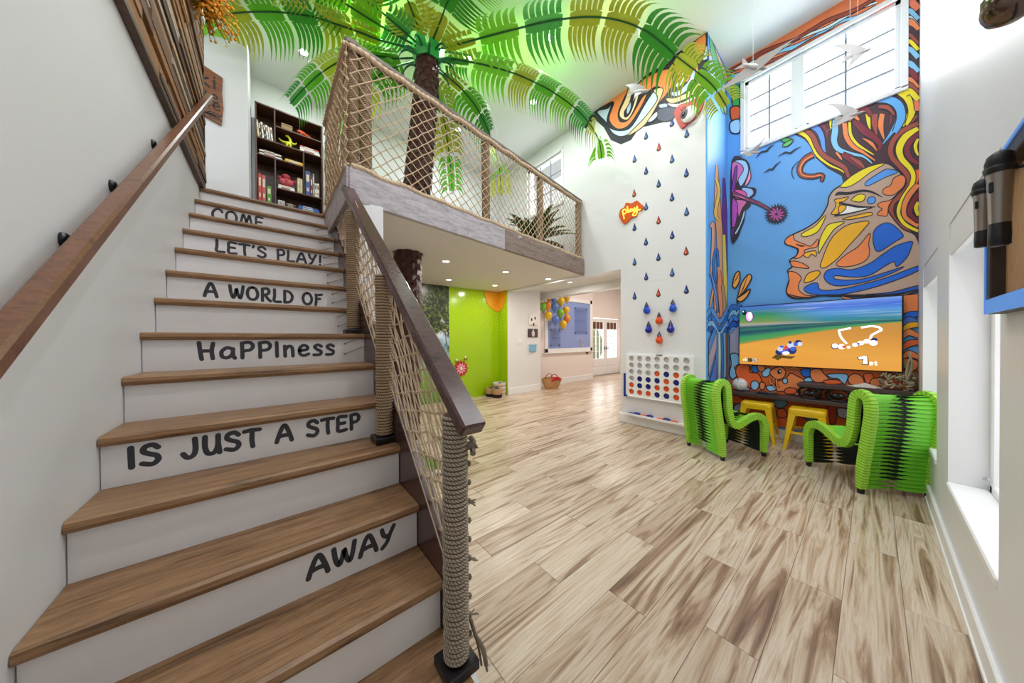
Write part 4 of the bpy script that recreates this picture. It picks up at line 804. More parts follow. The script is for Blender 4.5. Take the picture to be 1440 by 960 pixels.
# neon play sign
pc = ony(888, 297, PW - .03)
PL = thing('play_sign', 'orange cloud shaped sign with glowing yellow play lettering', 'sign', tuple(pc))
c10 = lambda *p: cv(860, 150, 5.646, p)
t = MB(); P = cat([ony(a, b, PW - .004) for a, b in c10((65, 870), (75, 820), (105, 800), (120, 765), (165, 768), (205, 748), (235, 772), (258, 795), (240, 825), (215, 830), (200, 870), (160, 885), (135, 915), (100, 930), (80, 900))], 4, True); t.prism(P, (0, -.02, 0)); chl(t.build('backing', mat('#d2560a', .4, var=.08)), PL)
t = MB(); M_NEON = mat('#ffdf4a', .4, var=0, emit=2.2)
for st in ([(100, 890), (92, 850), (88, 825), (105, 815), (118, 830), (105, 850), (95, 845)], [(125, 790), (128, 820), (132, 838), (142, 832)], [(165, 815), (150, 812), (145, 830), (160, 828), (168, 812), (170, 828), (180, 820)], [(182, 800), (185, 818), (195, 815), (202, 790), (205, 815), (198, 850), (180, 865), (168, 855), (190, 830), (228, 815)]): t.tube(cat([ony(a, b, PW - .034) for a, b in cv(860, 150, 5.646, st)], 4), .0075, 6)
chl(t.build('neon_tube', M_NEON, smooth=True), PL)
# ================================================================ WALL GAME (giant four-in-a-row)
GX0, GX1, GZ0, GZ1 = -2.50, -1.545, .455, 1.092; gx = [-2.417 + i * .1327 for i in range(7)]; gz = [1.043 - j * .1045 for j in range(6)]
GM = thing('wall_game', 'white four in a row wall game board above the baseboard tray', 'game', (-2.02, PW, .455))
t = MB(); R_ = .042; cx_ = [GX0] + [(gx[i] + gx[i + 1]) / 2 for i in range(6)] + [GX1]; cz_ = [GZ1] + [(gz[j] + gz[j + 1]) / 2 for j in range(5)] + [GZ0]; yf = PW - .042
for i in range(7):
    for j in range(6):
        xa, xb, za, zb = cx_[i], cx_[i + 1], cz_[j + 1], cz_[j]; n = 24; b = len(t.v)
        for k in range(n):
            a = 2 * pi * k / n; c, s_ = cos(a), sin(a); m = min((xb - gx[i]) / c if c > 1e-6 else ((xa - gx[i]) / c if c < -1e-6 else 9), (zb - gz[j]) / s_ if s_ > 1e-6 else ((za - gz[j]) / s_ if s_ < -1e-6 else 9))
            t.v += [(gx[i] + R_ * c, yf, gz[j] + R_ * s_), (gx[i] + m * c, yf, gz[j] + m * s_), (gx[i] + R_ * c, yf + .03, gz[j] + R_ * s_)]
        for k in range(n):
            q = (k + 1) % n; t.face((b + 3 * k, b + 3 * k + 1, b + 3 * q + 1, b + 3 * q)); t.face((b + 3 * k, b + 3 * q, b + 3 * q + 2, b + 3 * k + 2))
        for (x, z) in ((xa, za), (xb, za), (xa, zb), (xb, zb)):   # corner fillers
            vi = len(t.v); t.v.append((x, yf, z)); aa = atan2(z - gz[j], x - gx[i]) % (2 * pi); k = int(floor(aa / (2 * pi) * n)) % n; t.face((b + 3 * k + 1, vi, b + 3 * ((k + 1) % n) + 1))
chl(t.build('front_panel', M_WHITE), GM)
t = MB(); t.b2((GX0, PW - .042, GZ1), (GX1, PW, GZ1 + .012)); t.b2((GX0, PW - .048, GZ0 - .02), (GX1, PW, GZ0), bev=.004); t.b2((GX1, PW - .042, GZ0), (GX1 + .012, PW, GZ1 + .012)); t.b2((GX0 - .012, PW - .042, GZ0), (GX0, PW, GZ1 + .012)); chl(t.build('side_rail', M_WHITE), GM)
t = MB(); t.b2((GX0, PW - .006, GZ0), (GX1, PW - .002, GZ1)); chl(t.build('back_panel', mat('#cfccca', .6, var=.05)), GM)
t = MB(); t.b2((-2.03, PW - .05, GZ1 + .012), (-1.95, PW - .02, GZ1 + .022)); chl(t.build('hinge_clip', M_BLACK), GM)
t = MB(); t.b2((GX0 - .045, PW - .055, .43), (GX0 - .012, PW - .01, .80), bev=.004); t.b2((GX0 - .045, PW - .055, .43), (GX0 + .015, PW - .01, .46), bev=.004); chl(t.build('release_bar', mat('#1c2f8c', .35)), GM)
M_OD, M_BD = mat('#df5a26', .35, var=.06), mat('#141f7c', .35, var=.06)
def disc_mesh(m):
    t = MB(); t.lathe((0, 0, 0), [(0, -.009), (.047, -.009), (.05, -.006), (.05, .006), (.047, .009), (.036, .009), (.033, .005), (0, .005)], 24); return t.build('game_disc', m)
pr = {'o': disc_mesh(M_OD), 'b': disc_mesh(M_BD)}; first = {'o': True, 'b': True}
def disc(kind, loc, rot, label):
    o = pr[kind]
    if not first[kind]: o = o.copy(); COL.objects.link(o)
    first[kind] = False; o.location = loc; o.rotation_euler = rot
    return tag(o, label, 'game disc', 'discs of the wall game')
grid = {0: {4: 'o', 5: 'o'}, 1: {3: 'b', 4: 'b', 5: 'o'}, 2: {3: 'b', 4: 'b', 5: 'o'}, 3: {2: 'o', 3: 'b', 4: 'o', 5: 'b'}, 4: {2: 'b', 3: 'o', 4: 'o', 5: 'b'}, 5: {2: 'o', 3: 'b', 4: 'o', 5: 'o'}}
CNM = ['first', 'second', 'third', 'fourth', 'fifth', 'sixth']; RNM = {5: 'bottom', 4: 'second from bottom', 3: 'third from bottom', 2: 'fourth from bottom'}
for i, col in grid.items():
    for j, k in col.items(): disc(k, (gx[i], PW - .021, gz[j]), (pi / 2, 0, 0), '%s disc in the %s column of the game board, %s row' % ('orange' if k == 'o' else 'navy blue', CNM[i], RNM[j]))
TY = thing('disc_tray', 'white ledge tray on the baseboard below the game board', 'tray', (-2.0, PW, .15))
t = MB(); t.b2((-2.50, PW - .10, .150), (-1.45, PW, .162), bev=.003); t.b2((-2.50, PW - .102, .150), (-1.45, PW - .092, .185), bev=.003); t.b2((-2.505, PW - .10, .15), (-2.495, PW, .20)); chl(t.build('ledge', M_TRIM), TY)
xt = -2.42
for n, k in enumerate('bbobobo'):
    disc(k, (xt, PW - .046, .173 + .012 * (n % 2)), (radians(4 if n % 2 else 0), radians(6 * (n % 2)), 0), '%s disc lying on the tray under the game board, %s from the left' % ('orange' if k == 'o' else 'navy blue', ['first', 'second', 'third', 'fourth', 'fifth', 'sixth', 'seventh'][n])); xt += .098 if n != 3 else .15
# ================================================================ TV
TV = thing('television', 'wide wall mounted television showing a racing game on an orange track', 'television', (-.51, MW, .98))
tx0, tx1, tz0, tz1, ty = -1.213, .191, .984, 1.79, 5.20
t = MB(); t.b2((tx0 - .012, ty + .004, tz0 - .012), (tx1 + .012, ty + .045, tz1 + .012), bev=.006); t.b2((tx0 + .3, ty + .04, tz0 + .2), (tx1 - .3, MW - .02, tz1 - .2)); chl(t.build('bezel', M_BLACK), TV)
def screen():
    t = NT('game_screen'); v = t.coord('Object'); sp = t.n('ShaderNodeSeparateXYZ'); tc = t.n('ShaderNodeTexCoord'); t.L(tc.outputs['UV'], sp.inputs[0])
    def mth(op, a, b=None, c=None):
        m = t.n('ShaderNodeMath', operation=op)
        for i, q in enumerate((a, b, c)):
            if q is None: continue
            if hasattr(q, 'node'): t.L(q, m.inputs[i])
            else: m.inputs[i].default_value = q
        return m.outputs[0]
    mp = t.n('ShaderNodeMapping'); t.L(tc.outputs['UV'], mp.inputs['Vector']); mp.inputs['Scale'].default_value = (1.3, 26, 1); mp.inputs['Rotation'].default_value = (0, 0, radians(-3))
    st = t.noise(mp.outputs[0], 1.0, 4, .6)
    X_, Y_ = sp.outputs[0], sp.outputs[1]
    Yn = mth('ADD', Y_, mth('MULTIPLY', mth('SUBTRACT', st, .5), .05))
    edge = mth('SUBTRACT', .655, mth('MULTIPLY', mth('POWER', mth('SUBTRACT', 1.0, X_), 1.2), .32))
    w_ = mth('DIVIDE', mth('SUBTRACT', Yn, edge), mth('SUBTRACT', .70, edge))
    mid = t.ramp(w_, [(0, '#d08f3a'), (.06, '#9a9a4e'), (.14, '#4fa05a'), (.34, '#3f9a62'), (.48, '#1f6a66'), (.60, '#1c4a5e'), (.72, '#2f7a6a'), (.84, '#1f4a58'), (.93, '#9fb0ae'), (1, '#8fa08a')])
    upm = t.ramp(mth('DIVIDE', mth('SUBTRACT', Yn, .70), .30), [(0, '#b8a888'), (.10, '#7a9a5a'), (.3, '#4f9a55'), (.55, '#2f8a6a'), (.8, '#3a7fb0'), (1, '#4a6fd8')])
    upr = t.ramp(mth('DIVIDE', mth('SUBTRACT', Yn, .66), .34), [(0, '#a8a27a'), (.08, '#2f8a8a'), (.25, '#2f8aa8'), (.5, '#5a9fe0'), (.75, '#3f6fe0'), (1, '#7fa8f0')])
    upc = t.mix(t.ramp(X_, [(.25, '#000000'), (.6, '#ffffff')]), upm, upr)
    upc = t.mix(mth('MULTIPLY', t.ramp(st, [(.52, '#000000'), (.68, '#ffffff')]), t.ramp(mth('ADD', Y_, mth('MULTIPLY', X_, .22)), [(.92, '#000000'), (1.0, '#d0d0d0')])), upc, '#e4ecff')
    org = t.ramp(mth('ADD', mth('MULTIPLY', Yn, .7), mth('MULTIPLY', X_, .15)), [(0, '#f0a040'), (.25, '#f4ac44'), (.5, '#d8943a'), (.62, '#c99442')])
    c = t.mix(t.ramp(w_, [(0, '#000000'), (.03, '#ffffff')]), org, mid)
    c = t.mix(t.ramp(Yn, [(.685, '#000000'), (.70, '#ffffff')]), c, upc)
    t.b.inputs['Base Color'].default_value = (.01, .01, .01, 1); t.set(.15); t.L(c, t.b.inputs['Emission Color']); t.b.inputs['Emission Strength'].default_value = 1.0; return t.m
t = MB(); t.v = [(tx0, ty, tz0), (tx1, ty, tz0), (tx1, ty, tz1), (tx0, ty, tz1)]; t.face((0, 1, 2, 3), 0, ((0, 0), (1, 0), (1, 1), (0, 1))); SCR = t.build('screen', screen()); chl(SCR, TV)
TW, TH = tx1 - tx0, tz1 - tz0
c11 = lambda x, y: ((x - 57) / (1378 - 57), None)
class Scr:
    k = .0006
    def poly(s, mb, pts, mi):
        s.k += .00005; P = [Vector((tx0 + u * TW, ty - s.k, tz0 + v * TH)) for u, v in pts]; b = len(mb.v); mb.v += [tuple(p) for p in P]
        for q in tessellate_polygon([P]): mb.face([b + i for i in q], mi)
sc_ = Scr()
def uvs(*p):   # px in the crop of the tv -> screen fraction (left edge 125..583, right edge 45..660)
    out = []
    for x, y in p:
        f = (x - 57) / 1321.; yt = 125 - 80 * f; yb = 583 + 77 * f
        # undo perspective along the screen
        u = f * 81 / (105 + (81 - 105) * f); out.append((u, 1 - (y - yt) / (yb - yt)))
    return out
E_ = lambda c, e=1.0: mat(c, .4, var=0, emit=e)
def circ(x, y, a, b=None, n=18): b = b or a; return uvs(*[(x + a * cos(2 * pi * k / n), y + b * sin(2 * pi * k / n)) for k in range(n)])
ov = MB(); cl = [E_('#ffffff'), E_('#1c2a6a', .6), E_('#3a55b8', .9), E_('#c23a3a', .9), E_('#8a5a20', .5), E_('#101018', .1), E_('#e0a8d8', 1.0), E_('#6a4a18', .4), E_('#ffd23a'), E_('#c4cdea', .7)]
P_ = lambda pts, mi: sc_.poly(ov, pts, mi)
def flush(nm):
    global ov
    chl(ov.build(nm, cl), TV); ov = MB()
P_(uvs((455, 545), (500, 515), (620, 530), (690, 535), (650, 555), (560, 545), (520, 566), (490, 550)), 7)
for x, y, a, b, mi in ((540, 495, 46, 26, 1), (600, 490, 60, 24, 2), (660, 480, 40, 36, 1), (545, 470, 32, 20, 9), (600, 505, 34, 14, 0), (620, 455, 36, 14, 3), (650, 440, 38, 24, 9), (665, 470, 26, 18, 2), (715, 410, 30, 14, 1), (728, 430, 22, 18, 9), (690, 430, 20, 16, 2), (560, 450, 22, 10, 2), (585, 470, 18, 8, 3), (640, 415, 16, 12, 1)): P_(circ(x, y, a, b), mi)
flush('racer_graphic')
P_(circ(122, 166, 27, 22), 5); P_(circ(112, 158, 8, 6), 0); P_(circ(190, 198, 52, 46), 1); P_(circ(190, 198, 45, 40), 6); P_(circ(200, 190, 22, 30), 0)
flush('badge_graphic')
def sline(pts, wd, mi):
    for (xa, ya), (xb, yb) in zip(pts, pts[1:]):
        d = sqrt((xb - xa) ** 2 + (yb - ya) ** 2); nx, ny_ = -(yb - ya) / d * wd / 2, (xb - xa) / d * wd / 2; P_(uvs((xa + nx, ya + ny_), (xb + nx, yb + ny_), (xb - nx, yb - ny_), (xa - nx, ya - ny_)), mi)
sline([(1105, 300), (1025, 318), (1038, 370), (1055, 400), (1078, 430)], 15, 0); sline([(1165, 297), (1225, 285), (1265, 295), (1280, 318), (1225, 360), (1218, 390)], 15, 0)
for x, y, a, mi in ((1000, 450, 28, 1), (1000, 447, 22, 0), (1045, 455, 24, 0), (1060, 455, 12, 3), (1090, 460, 12, 0), (1130, 440, 18, 0), (1165, 425, 20, 0), (1150, 432, 9, 2), (1200, 410, 20, 0), (1240, 398, 18, 1), (1235, 425, 24, 0)): P_(circ(x, y, a, a * .9), mi)
flush('map_graphic')
P_(uvs((92, 535), (288, 545), (286, 575), (92, 566)), 7); P_(circ(112, 551, 16, 14), 8)
flush('counter_graphic')
P_(uvs((1140, 545), (1178, 530), (1205, 528), (1212, 608), (1168, 606), (1176, 565), (1150, 568)), 7); P_(uvs((1148, 545), (1180, 533), (1200, 532), (1204, 600), (1174, 598), (1182, 558), (1155, 562)), 0)
flush('rank_graphic')
def screen_text(txt, x0, y0, x1, h, wd, mi_mat):
    tw, ss = text_strokes(txt); t = MB(); sc_.k += .0001; kk = sc_.k
    def to3(a, b): (u, v), = uvs((x0 + a / tw * (x1 - x0), y0 - b * h)); return Vector((tx0 + u * TW, ty - kk, tz0 + v * TH))
    for s in ss: ribbon(t, [(a, b) for a, b in s], wd, to3); kk += .00004
    o = t.build('screen_lettering', mi_mat); chl(o, TV)
screen_text('04', 132, 565, 168, 26, .2, cl[0]); screen_text('1/3', 232, 570, 280, 26, .16, cl[0]); screen_text('st', 1212, 608, 1256, 30, .22, cl[0])
t = MB()
# ================================================================ SHELVES AND WHAT STANDS ON THEM
def shelf(name, label, x0, x1, z, d=.24):
    t = MB(); t.b2((x0, MW - d, z - .045), (x1, MW - .012, z), bev=.004); o = t.build(name, M_DARKW); return tag(o, label, 'shelf')
shelf('wall_shelf', 'long dark wooden shelf, the lower one under the television', -1.372, .285, .60, .25)
shelf('wall_shelf', 'short dark wooden shelf, the upper one under the television', -.60, .285, .79, .22)
c = Vector((-1.20, MW - .14, .60)); GB = thing('globe', 'white ball globe with dots on a small foot on the lower shelf', 'globe', c)
t = MB(); t.sphere(c + Vector((0, 0, .095)), .088, 20); chl(smooth_obj(t.build('ball', mat('#e6e4e2', .4, var=.06))), GB)
t = MB(); rnd = random.Random(3)
for k in range(34):
    v = Vector((rnd.gauss(0, 1), rnd.gauss(-.6, 1), rnd.gauss(0, 1))).normalized(); t.lathe(c + Vector((0, 0, .095)) + v * .0875, [(0, 0), (.0055, 0), (.004, .0022), (0, .0022)], 7, axis=v)
chl(t.build('dots', mat('#4f7a4a', .5)), GB)
t = MB(); t.lathe(c, [(.045, .001), (.045, .008), (.02, .014), (.014, .022)], 14); chl(t.build('foot', M_BLACK), GB)
t = MB(); t.b2((-1.02, 5.06, .601), (-.78, 5.22, .612), bev=.004); t.b2((-1.0, 5.08, .612), (-.90, 5.2, .63), bev=.006); t.b2((-.89, 5.09, .612), (-.80, 5.2, .624), bev=.004); o = t.build('charging_dock', M_BLACK); tag(o, 'flat black charging dock lying on the lower shelf', 'charger')
for n, x in enumerate((-.50, -.26)):
    R0 = thing('game_controller', 'black game controller wheel on the lower shelf, %s one' % ('left' if n == 0 else 'right'), 'controller', (x, 5.15, .60), 0, 'steering wheels on the lower shelf')
    t = MB(); ring = [Vector((x + .095 * cos(a), 5.15 - .02 * sin(a), .675 + .075 * sin(a))) for a in (2 * pi * k / 24 for k in range(25))]; t.tube(ring, .016, 8, cap=False); chl(t.build('rim', M_BLACK, smooth=True), R0)
    t = MB(); t.b2((x - .05, 5.13, .645), (x + .05, 5.17, .70), bev=.012); t.b2((x - .09, 5.14, .665), (x + .09, 5.16, .68), bev=.004); chl(t.build('hub', mat('#2a2b30', .3)), R0)
    t = MB()
    for q in (-.025, .025): t.sphere((x + q, 5.128, .68), .008, 8)
    chl(t.build('button', mat('#9aa0a8', .3)), R0)
    t = MB(); t.b2((x - .06, 5.10, .601), (x + .06, 5.2, .62), bev=.006); chl(t.build('base', M_BLACK), R0)
t = MB(); cc = Vector((-.06, 5.17, .792)); pts = []
for k in range(10):
    a = 2 * pi * k / 10 + .3; q = .15 if k % 2 == 0 else .04; pts.append(Vector((cc.x + q * cos(a), cc.y + q * .42 * sin(a), cc.z)))
b = len(t.v); t.v += [tuple(p) for p in pts] + [tuple(cc + Vector((0, 0, .05)))] + [tuple(p * .6 + cc * .4 + Vector((0, 0, .016))) for p in pts]
for k in range(10): q = (k + 1) % 10; t.face((b + k, b + q, b + 11 + q, b + 11 + k)); t.face((b + 11 + k, b + 11 + q, b + 10))
t.face([b + k for k in range(10)][::-1]); o = t.build('starfish', mat('#d9cfc4', .8, var=.15, sc=60)); tag(o, 'dried white starfish lying on the upper shelf', 'starfish')
DW = thing('driftwood_bowl', 'grey driftwood bowl of twisted twigs at the right end of upper shelf', 'decoration', (.17, 5.2, .79)); rnd = random.Random(11); cc = Vector((.155, 5.19, .79))
t = MB()
for k in range(60):
    a = rnd.uniform(0, 2 * pi); r1 = rnd.uniform(.05, .115); z = rnd.uniform(.015, .16); a2 = a + rnd.uniform(-.9, .9); r2 = r1 * rnd.uniform(.8, 1.05); z2 = z + rnd.uniform(-.05, .07)
    p = [Vector((r1 * cos(a), .7 * r1 * sin(a), z)), Vector((r1 * 1.12 * cos((a + a2) / 2), .7 * r1 * sin((a + a2) / 2), (z + z2) / 2)), Vector((r2 * cos(a2), .7 * r2 * sin(a2), max(.008, z2)))]
    t.tube(cat([cc + q for q in p], 3), [.011, .010, .009, .008, .007, .006, .005], 5)
chl(t.build('twig_bowl', mat('#a49a80', .9, var=.3, sc=30), smooth=True), DW)
t = MB()
for k in range(18):
    a = rnd.uniform(-.9, 1.3); h = rnd.uniform(.14, .32); p = [Vector((.08 * cos(a), .05 * sin(a), .10)), Vector((.095 * cos(a) + rnd.uniform(-.02, .02), .06 * sin(a), .10 + h * .5)), Vector((min(.10, .12 * cos(a) + rnd.uniform(-.03, .03)), .05 * sin(a) - .01, .10 + h))]
    t.tube(cat([cc + q for q in p], 3), [.008, .0075, .007, .006, .005, .004, .002], 5)
chl(t.build('branch', mat('#b0a58a', .9, var=.3, sc=30), smooth=True), DW)
# ================================================================ STOOLS
M_YEL = mat('#f2c11e', .28, var=.05)
def stool(x, y, rz, label):
    S = thing('metal_stool', label, 'stool', (x, y, 0), rz, 'yellow stools under the shelf')
    t = MB(); H = .50; s = .158; n = 40; prof = [(.0, H), (.10, H + .001), (.142, H), (.155, H - .006), (.158, H - .016), (.160, H - .05)]
    ring = lambda q, z: [Vector((q * max(-1, min(1, 1.35 * cos(a))) if abs(1.35 * cos(a)) < 1 else q * (1 if cos(a) > 0 else -1), q * max(-1, min(1, 1.35 * sin(a))), z)) for a in (2 * pi * (k + .5) / n for k in range(n))]
    b = len(t.v)
    for q, z in prof: t.v += [tuple(p) for p in ring(max(q, .004), z)]
    for i in range(len(prof) - 1):
        for k in range(n): q = (k + 1) % n; t.face((b + i * n + k, b + i * n + q, b + (i + 1) * n + q, b + (i + 1) * n + k))
    smooth_obj(t.build('seat', M_YEL, S), 50)
    t = MB(); t.lathe((0, 0, H + .0005), [(0, .001), (.018, .001), (.02, 0)], 16); t.build('seat_hole_dark', M_BLACK, S)  # flat black disc painted in for the dark of a hole
    for sx in (-1, 1):
        for sy in (-1, 1):
            t = MB(); top = Vector((sx * .152, sy * .152, H - .02)); bot = Vector((sx * .205, sy * .205, 0)); wt, wb = .07, .03
            for (ux, uy) in ((-sx, 0), (0, -sy)):
                b = len(t.v); u = Vector((ux, uy, 0)); th = Vector((-sx * .006 if uy else 0, -sy * .006 if ux else 0, 0))
                q = [top, top + u * wt, bot + u * wb, bot]; t.v += [tuple(p) for p in q] + [tuple(p + th) for p in q]
                for f in ((0, 1, 2, 3), (4, 7, 6, 5), (0, 4, 5, 1), (1, 5, 6, 2), (2, 6, 7, 3), (3, 7, 4, 0)): t.face([b + i for i in f])
            t.box(bot + Vector((-sx * .015, -sy * .015, .006)), (.034, .034, .012)); t.build('leg', M_YEL, S)
    t = MB()
    for sx in (-1, 1):
        t.b2((-.175, sx * .172 - .004, .20), (.175, sx * .172 + .004, .225)); t.b2((sx * .172 - .004, -.175, .20), (sx * .172 + .004, .175, .225))
    for a, b_ in (((-.17, -.17, .2), (.17, .17, .2)), ((-.17, .17, .2), (.17, -.17, .2))): t.tube([a, b_], .006, 5)
    t.build('cross_brace', M_YEL, S)
    for sx, sy in ((1, 0), (-1, 0), (0, 1), (0, -1)):
        t = MB(); wv = Vector((-sy, sx, 0)); c0 = Vector((sx * .158, sy * .158, 0)); q = [c0 + wv * -.16 + Vector((0, 0, H - .045)), c0 + wv * .16 + Vector((0, 0, H - .045)), c0 + wv * .10 + Vector((0, 0, H - .082)), c0 - wv * .10 + Vector((0, 0, H - .082))]; off = -Vector((sx, sy, 0)) * .004; t.prism(q, off); t.build('apron', M_YEL, S)
    return S
stool(-.985, 5.08, .05, 'yellow metal stool, leftmost under the shelf, partly behind the left chair')
stool(-.50, 5.03, .02, 'yellow metal stool, middle one under the shelf')
stool(-.02, 5.03, -.02, 'yellow metal stool, rightmost under the shelf, hidden mostly by the right chair')
# ================================================================ BELT CHAIRS
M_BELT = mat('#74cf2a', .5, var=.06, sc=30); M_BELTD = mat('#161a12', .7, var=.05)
def fr_mat():
    t = NT('wrapped_belt_frame'); t.set(.5); v = t.coord('UV'); wv = t.n('ShaderNodeTexWave', wave_type='BANDS', bands_direction='Y'); t.L(v, wv.inputs['Vector']); wv.inputs['Scale'].default_value = 0.9
    t.base(t.mix(t.ramp(wv.outputs['Fac'], [(0, '#000000'), (.18, '#ffffff')]), '#55981c', '#a2dc40')); t.bump(wv.outputs['Fac'], .4, .004); return t.m
M_FRAME = fr_mat()
PROF = cat([(0.0, .045), (-.015, .25), (-.05, .50), (-.075, .70), (-.06, .82), (-.005, .862), (.055, .83), (.075, .70), (.085, .55), (.125, .415), (.19, .375), (.27, .40), (.37, .445), (.46, .462), (.535, .44), (.575, .37), (.58, .25), (.565, .045)], 6)
def chair(loc, rz, label, wscale=1.0):
    S = thing('belt_chair', label, 'chair', loc, rz, 'green belt chairs')
    W = .235
    L_ = [Vector((p.x, 0, p.y)) for p in PROF]; N = len(L_)
    Tn = [(L_[min(i + 1, N - 1)] - L_[max(i - 1, 0)]).normalized() for i in range(N)]; Nn = [Vector((t.z, 0, -t.x)) for t in Tn]
    for sy in (-1, 1):
        t = MB(); acc = 0; b = len(t.v); hw, hn = .024, .036
        for i in range(N):
            f = min(1, .62 + min(i, N - 1 - i) / 14.); y = sy * W * (1 - .04 * (L_[i].z / .86))
            for oy, on in ((-hw, -hn), (-hw * .3, -hn * 1.12), (hw, -hn), (hw * 1.08, 0), (hw, hn), (-hw * .3, hn * 1.12), (-hw, hn), (-hw * 1.08, 0)): t.v.append(tuple(L_[i] + Nn[i] * on * f + Vector((0, y + oy, 0))))
        for i in range(N - 1):
            d = (L_[i + 1] - L_[i]).length
            for k in range(8): q = (k + 1) % 8; t.face((b + i * 8 + k, b + i * 8 + q, b + (i + 1) * 8 + q, b + (i + 1) * 8 + k), 0, ((k, acc * 14), (k + 1, acc * 14), (k + 1, (acc + d) * 14), (k, (acc + d) * 14)))
            acc += d
        t.face([b + k for k in range(8)]); t.face([b + (N - 1) * 8 + k for k in range(8)]); smooth_obj(t.build('side_frame', M_FRAME, S), 50)
    tot = acc; nb = 64; dist = [0]
    for i in range(1, N): dist.append(dist[-1] + (L_[i] - L_[i - 1]).length)
    def at_(s):
        for i in range(1, N):
            if dist[i] >= s: f = (s - dist[i - 1]) / (dist[i] - dist[i - 1]); return L_[i - 1].lerp(L_[i], f), Tn[i - 1].lerp(Tn[i], f).normalized(), Nn[i - 1].lerp(Nn[i], f).normalized()
        return L_[-1], Tn[-1], Nn[-1]
    bw = tot / nb * 1.22
    for k in range(nb):
        p, tn, nn = at_((k + .5) / nb * tot); t = MB(); m = 12; b = 0; tw = pi * (1 if k % 2 else 1)
        for side in (0, 1):
            for j in range(m + 1):
                v = j / m; y = (v - .5) * 2 * (W - .012); s = (v - .5) * 2; ph = pi * (0.5 + .5 * (s / (abs(s) + .13)) * 1.13 * .88); wdt = bw * .5 * (.62 + .38 * min(1, abs(s) * 1.5))
                dvec = tn * cos(ph) + nn * sin(ph); nv = nn * cos(ph) - tn * sin(ph); c0 = p + Vector((0, y * (1 - .04 * (p.z / .86)), 0)) - nn * -.012 * (1 - s * s)
                o_ = nv * (.0012 if side == 0 else -.0012); t.v += [tuple(c0 - dvec * wdt + o_), tuple(c0 + dvec * wdt + o_)]
        for side in (0, 1):
            b = side * 2 * (m + 1)
            for j in range(m):
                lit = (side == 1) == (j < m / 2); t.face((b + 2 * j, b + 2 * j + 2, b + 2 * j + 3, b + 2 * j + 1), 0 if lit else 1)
        t.build('belt', [M_BELT, M_BELTD], S)
    t = MB(); b = 0; sel = range(3, int(N * .72))
    for i in sel:
        for y in (-.10, .10): t.v += [tuple(L_[i] + Nn[i] * .016 + Vector((0, y, 0))), tuple(L_[i] + Nn[i] * .013 + Vector((0, y, 0)))]
    for q in range(len(sel) - 1): b = 4 * q; t.face((b, b + 2, b + 6, b + 4)); t.face((b + 1, b + 5, b + 7, b + 3))
    t.build('inner_dark_liner', M_BELTD, S)  # added black liner standing in for the dark inside between the belts
    for sx in (0.0, .565):
        for sy in (-1, 1): t = MB(); t.lathe((sx, sy * W, 0), [(0, 0), (.02, 0), (.026, .05), (0, .05)], 12); t.build('foot', M_BLACK, S)
    return S
def place_chair(bx, by, fx, fy, label): d = Vector((fx - bx, fy - by, 0)); chair((bx, by, 0), atan2(d.y, d.x), label)
place_chair(.115, 4.108, -.234, 4.525, 'lime green woven belt chair beside the right window wall')
place_chair(-1.263, 3.974, -1.02, 4.44, 'lime green woven belt chair in front of the white column and wall game')
# ================================================================ PALM
PALM = thing('palm_tree', 'tall artificial palm with scaly brown trunk and green sheet metal fronds', 'palm tree', (-4.05, 1.42, 0))
def tpath(z): # leaning trunk
    P = [(-4.08, 1.40, 0), (-4.0, 1.46, 2.5), (-3.86, 1.545, 3.4), (-3.70, 1.60, 4.5), (-3.62, 1.60, 4.98)]
    for a, b in zip(P, P[1:]):
        if z <= b[2]: f = (z - a[2]) / (b[2] - a[2]); return Vector(a).lerp(Vector(b), f)
    return Vector(P[-1])
def bark_mat():
    t = NT('palm_bark'); t.set(.55); v = t.coord('Object', (1, 1, 1)); f = t.noise(v, 22, 5, .7); wv = t.n('ShaderNodeTexWave', wave_type='BANDS', bands_direction='DIAGONAL'); t.L(v, wv.inputs['Vector']); wv.inputs['Scale'].default_value = 40; wv.inputs['Distortion'].default_value = 3
    t.base(t.mix(f, '#26120e', '#5f3527')); t.bump(wv.outputs['Fac'], .6, .006); return t.m
t = MB(); zz = 0; i = 0
while zz < 4.97:
    rad = .20 - .03 * min(1, zz / 2.0) - (.035 * max(0, (zz - 3.0) / 2)) ; c = tpath(zz); c2 = tpath(min(zz + .10, 4.98)); n = 9; st = .072
    for k in range(n):
        a0 = 2 * pi * (k + .5 * (i % 2)) / n; aw = 2 * pi / n * .56
        P = [c2 + Vector((rad * .97 * cos(a0 - aw), rad * .97 * sin(a0 - aw), .0)), c2 + Vector((rad * .97 * cos(a0 + aw), rad * .97 * sin(a0 + aw), .0)), c + Vector((rad * 1.03 * cos(a0 + aw * .9), rad * 1.03 * sin(a0 + aw * .9), .02)), c + Vector((rad * 1.16 * cos(a0), rad * 1.16 * sin(a0), -.035)), c + Vector((rad * 1.03 * cos(a0 - aw * .9), rad * 1.03 * sin(a0 - aw * .9), .02)), (c + c2) / 2 + Vector((rad * 1.10 * cos(a0), rad * 1.10 * sin(a0), 0))]
        b = len(t.v); t.v += [tuple(p) for p in P]
        for f in ((0, 5, 1), (1, 5, 2), (2, 5, 3), (3, 5, 4), (4, 5, 0)): t.face([b + q for q in f])
    zz += st; i += 1
t.tube([tpath(z * .1) for z in range(0, 50)], [(.19 - .03 * min(1, z / 20) - (.035 * max(0, (z - 30) / 20))) for z in range(0, 50)], 14)
chl(t.build('trunk', bark_mat()), PALM)
HUB = Vector((-3.62, 1.60, 4.98)); M_HUB = mat('#1fa83c', .35, var=.2)
t = MB()
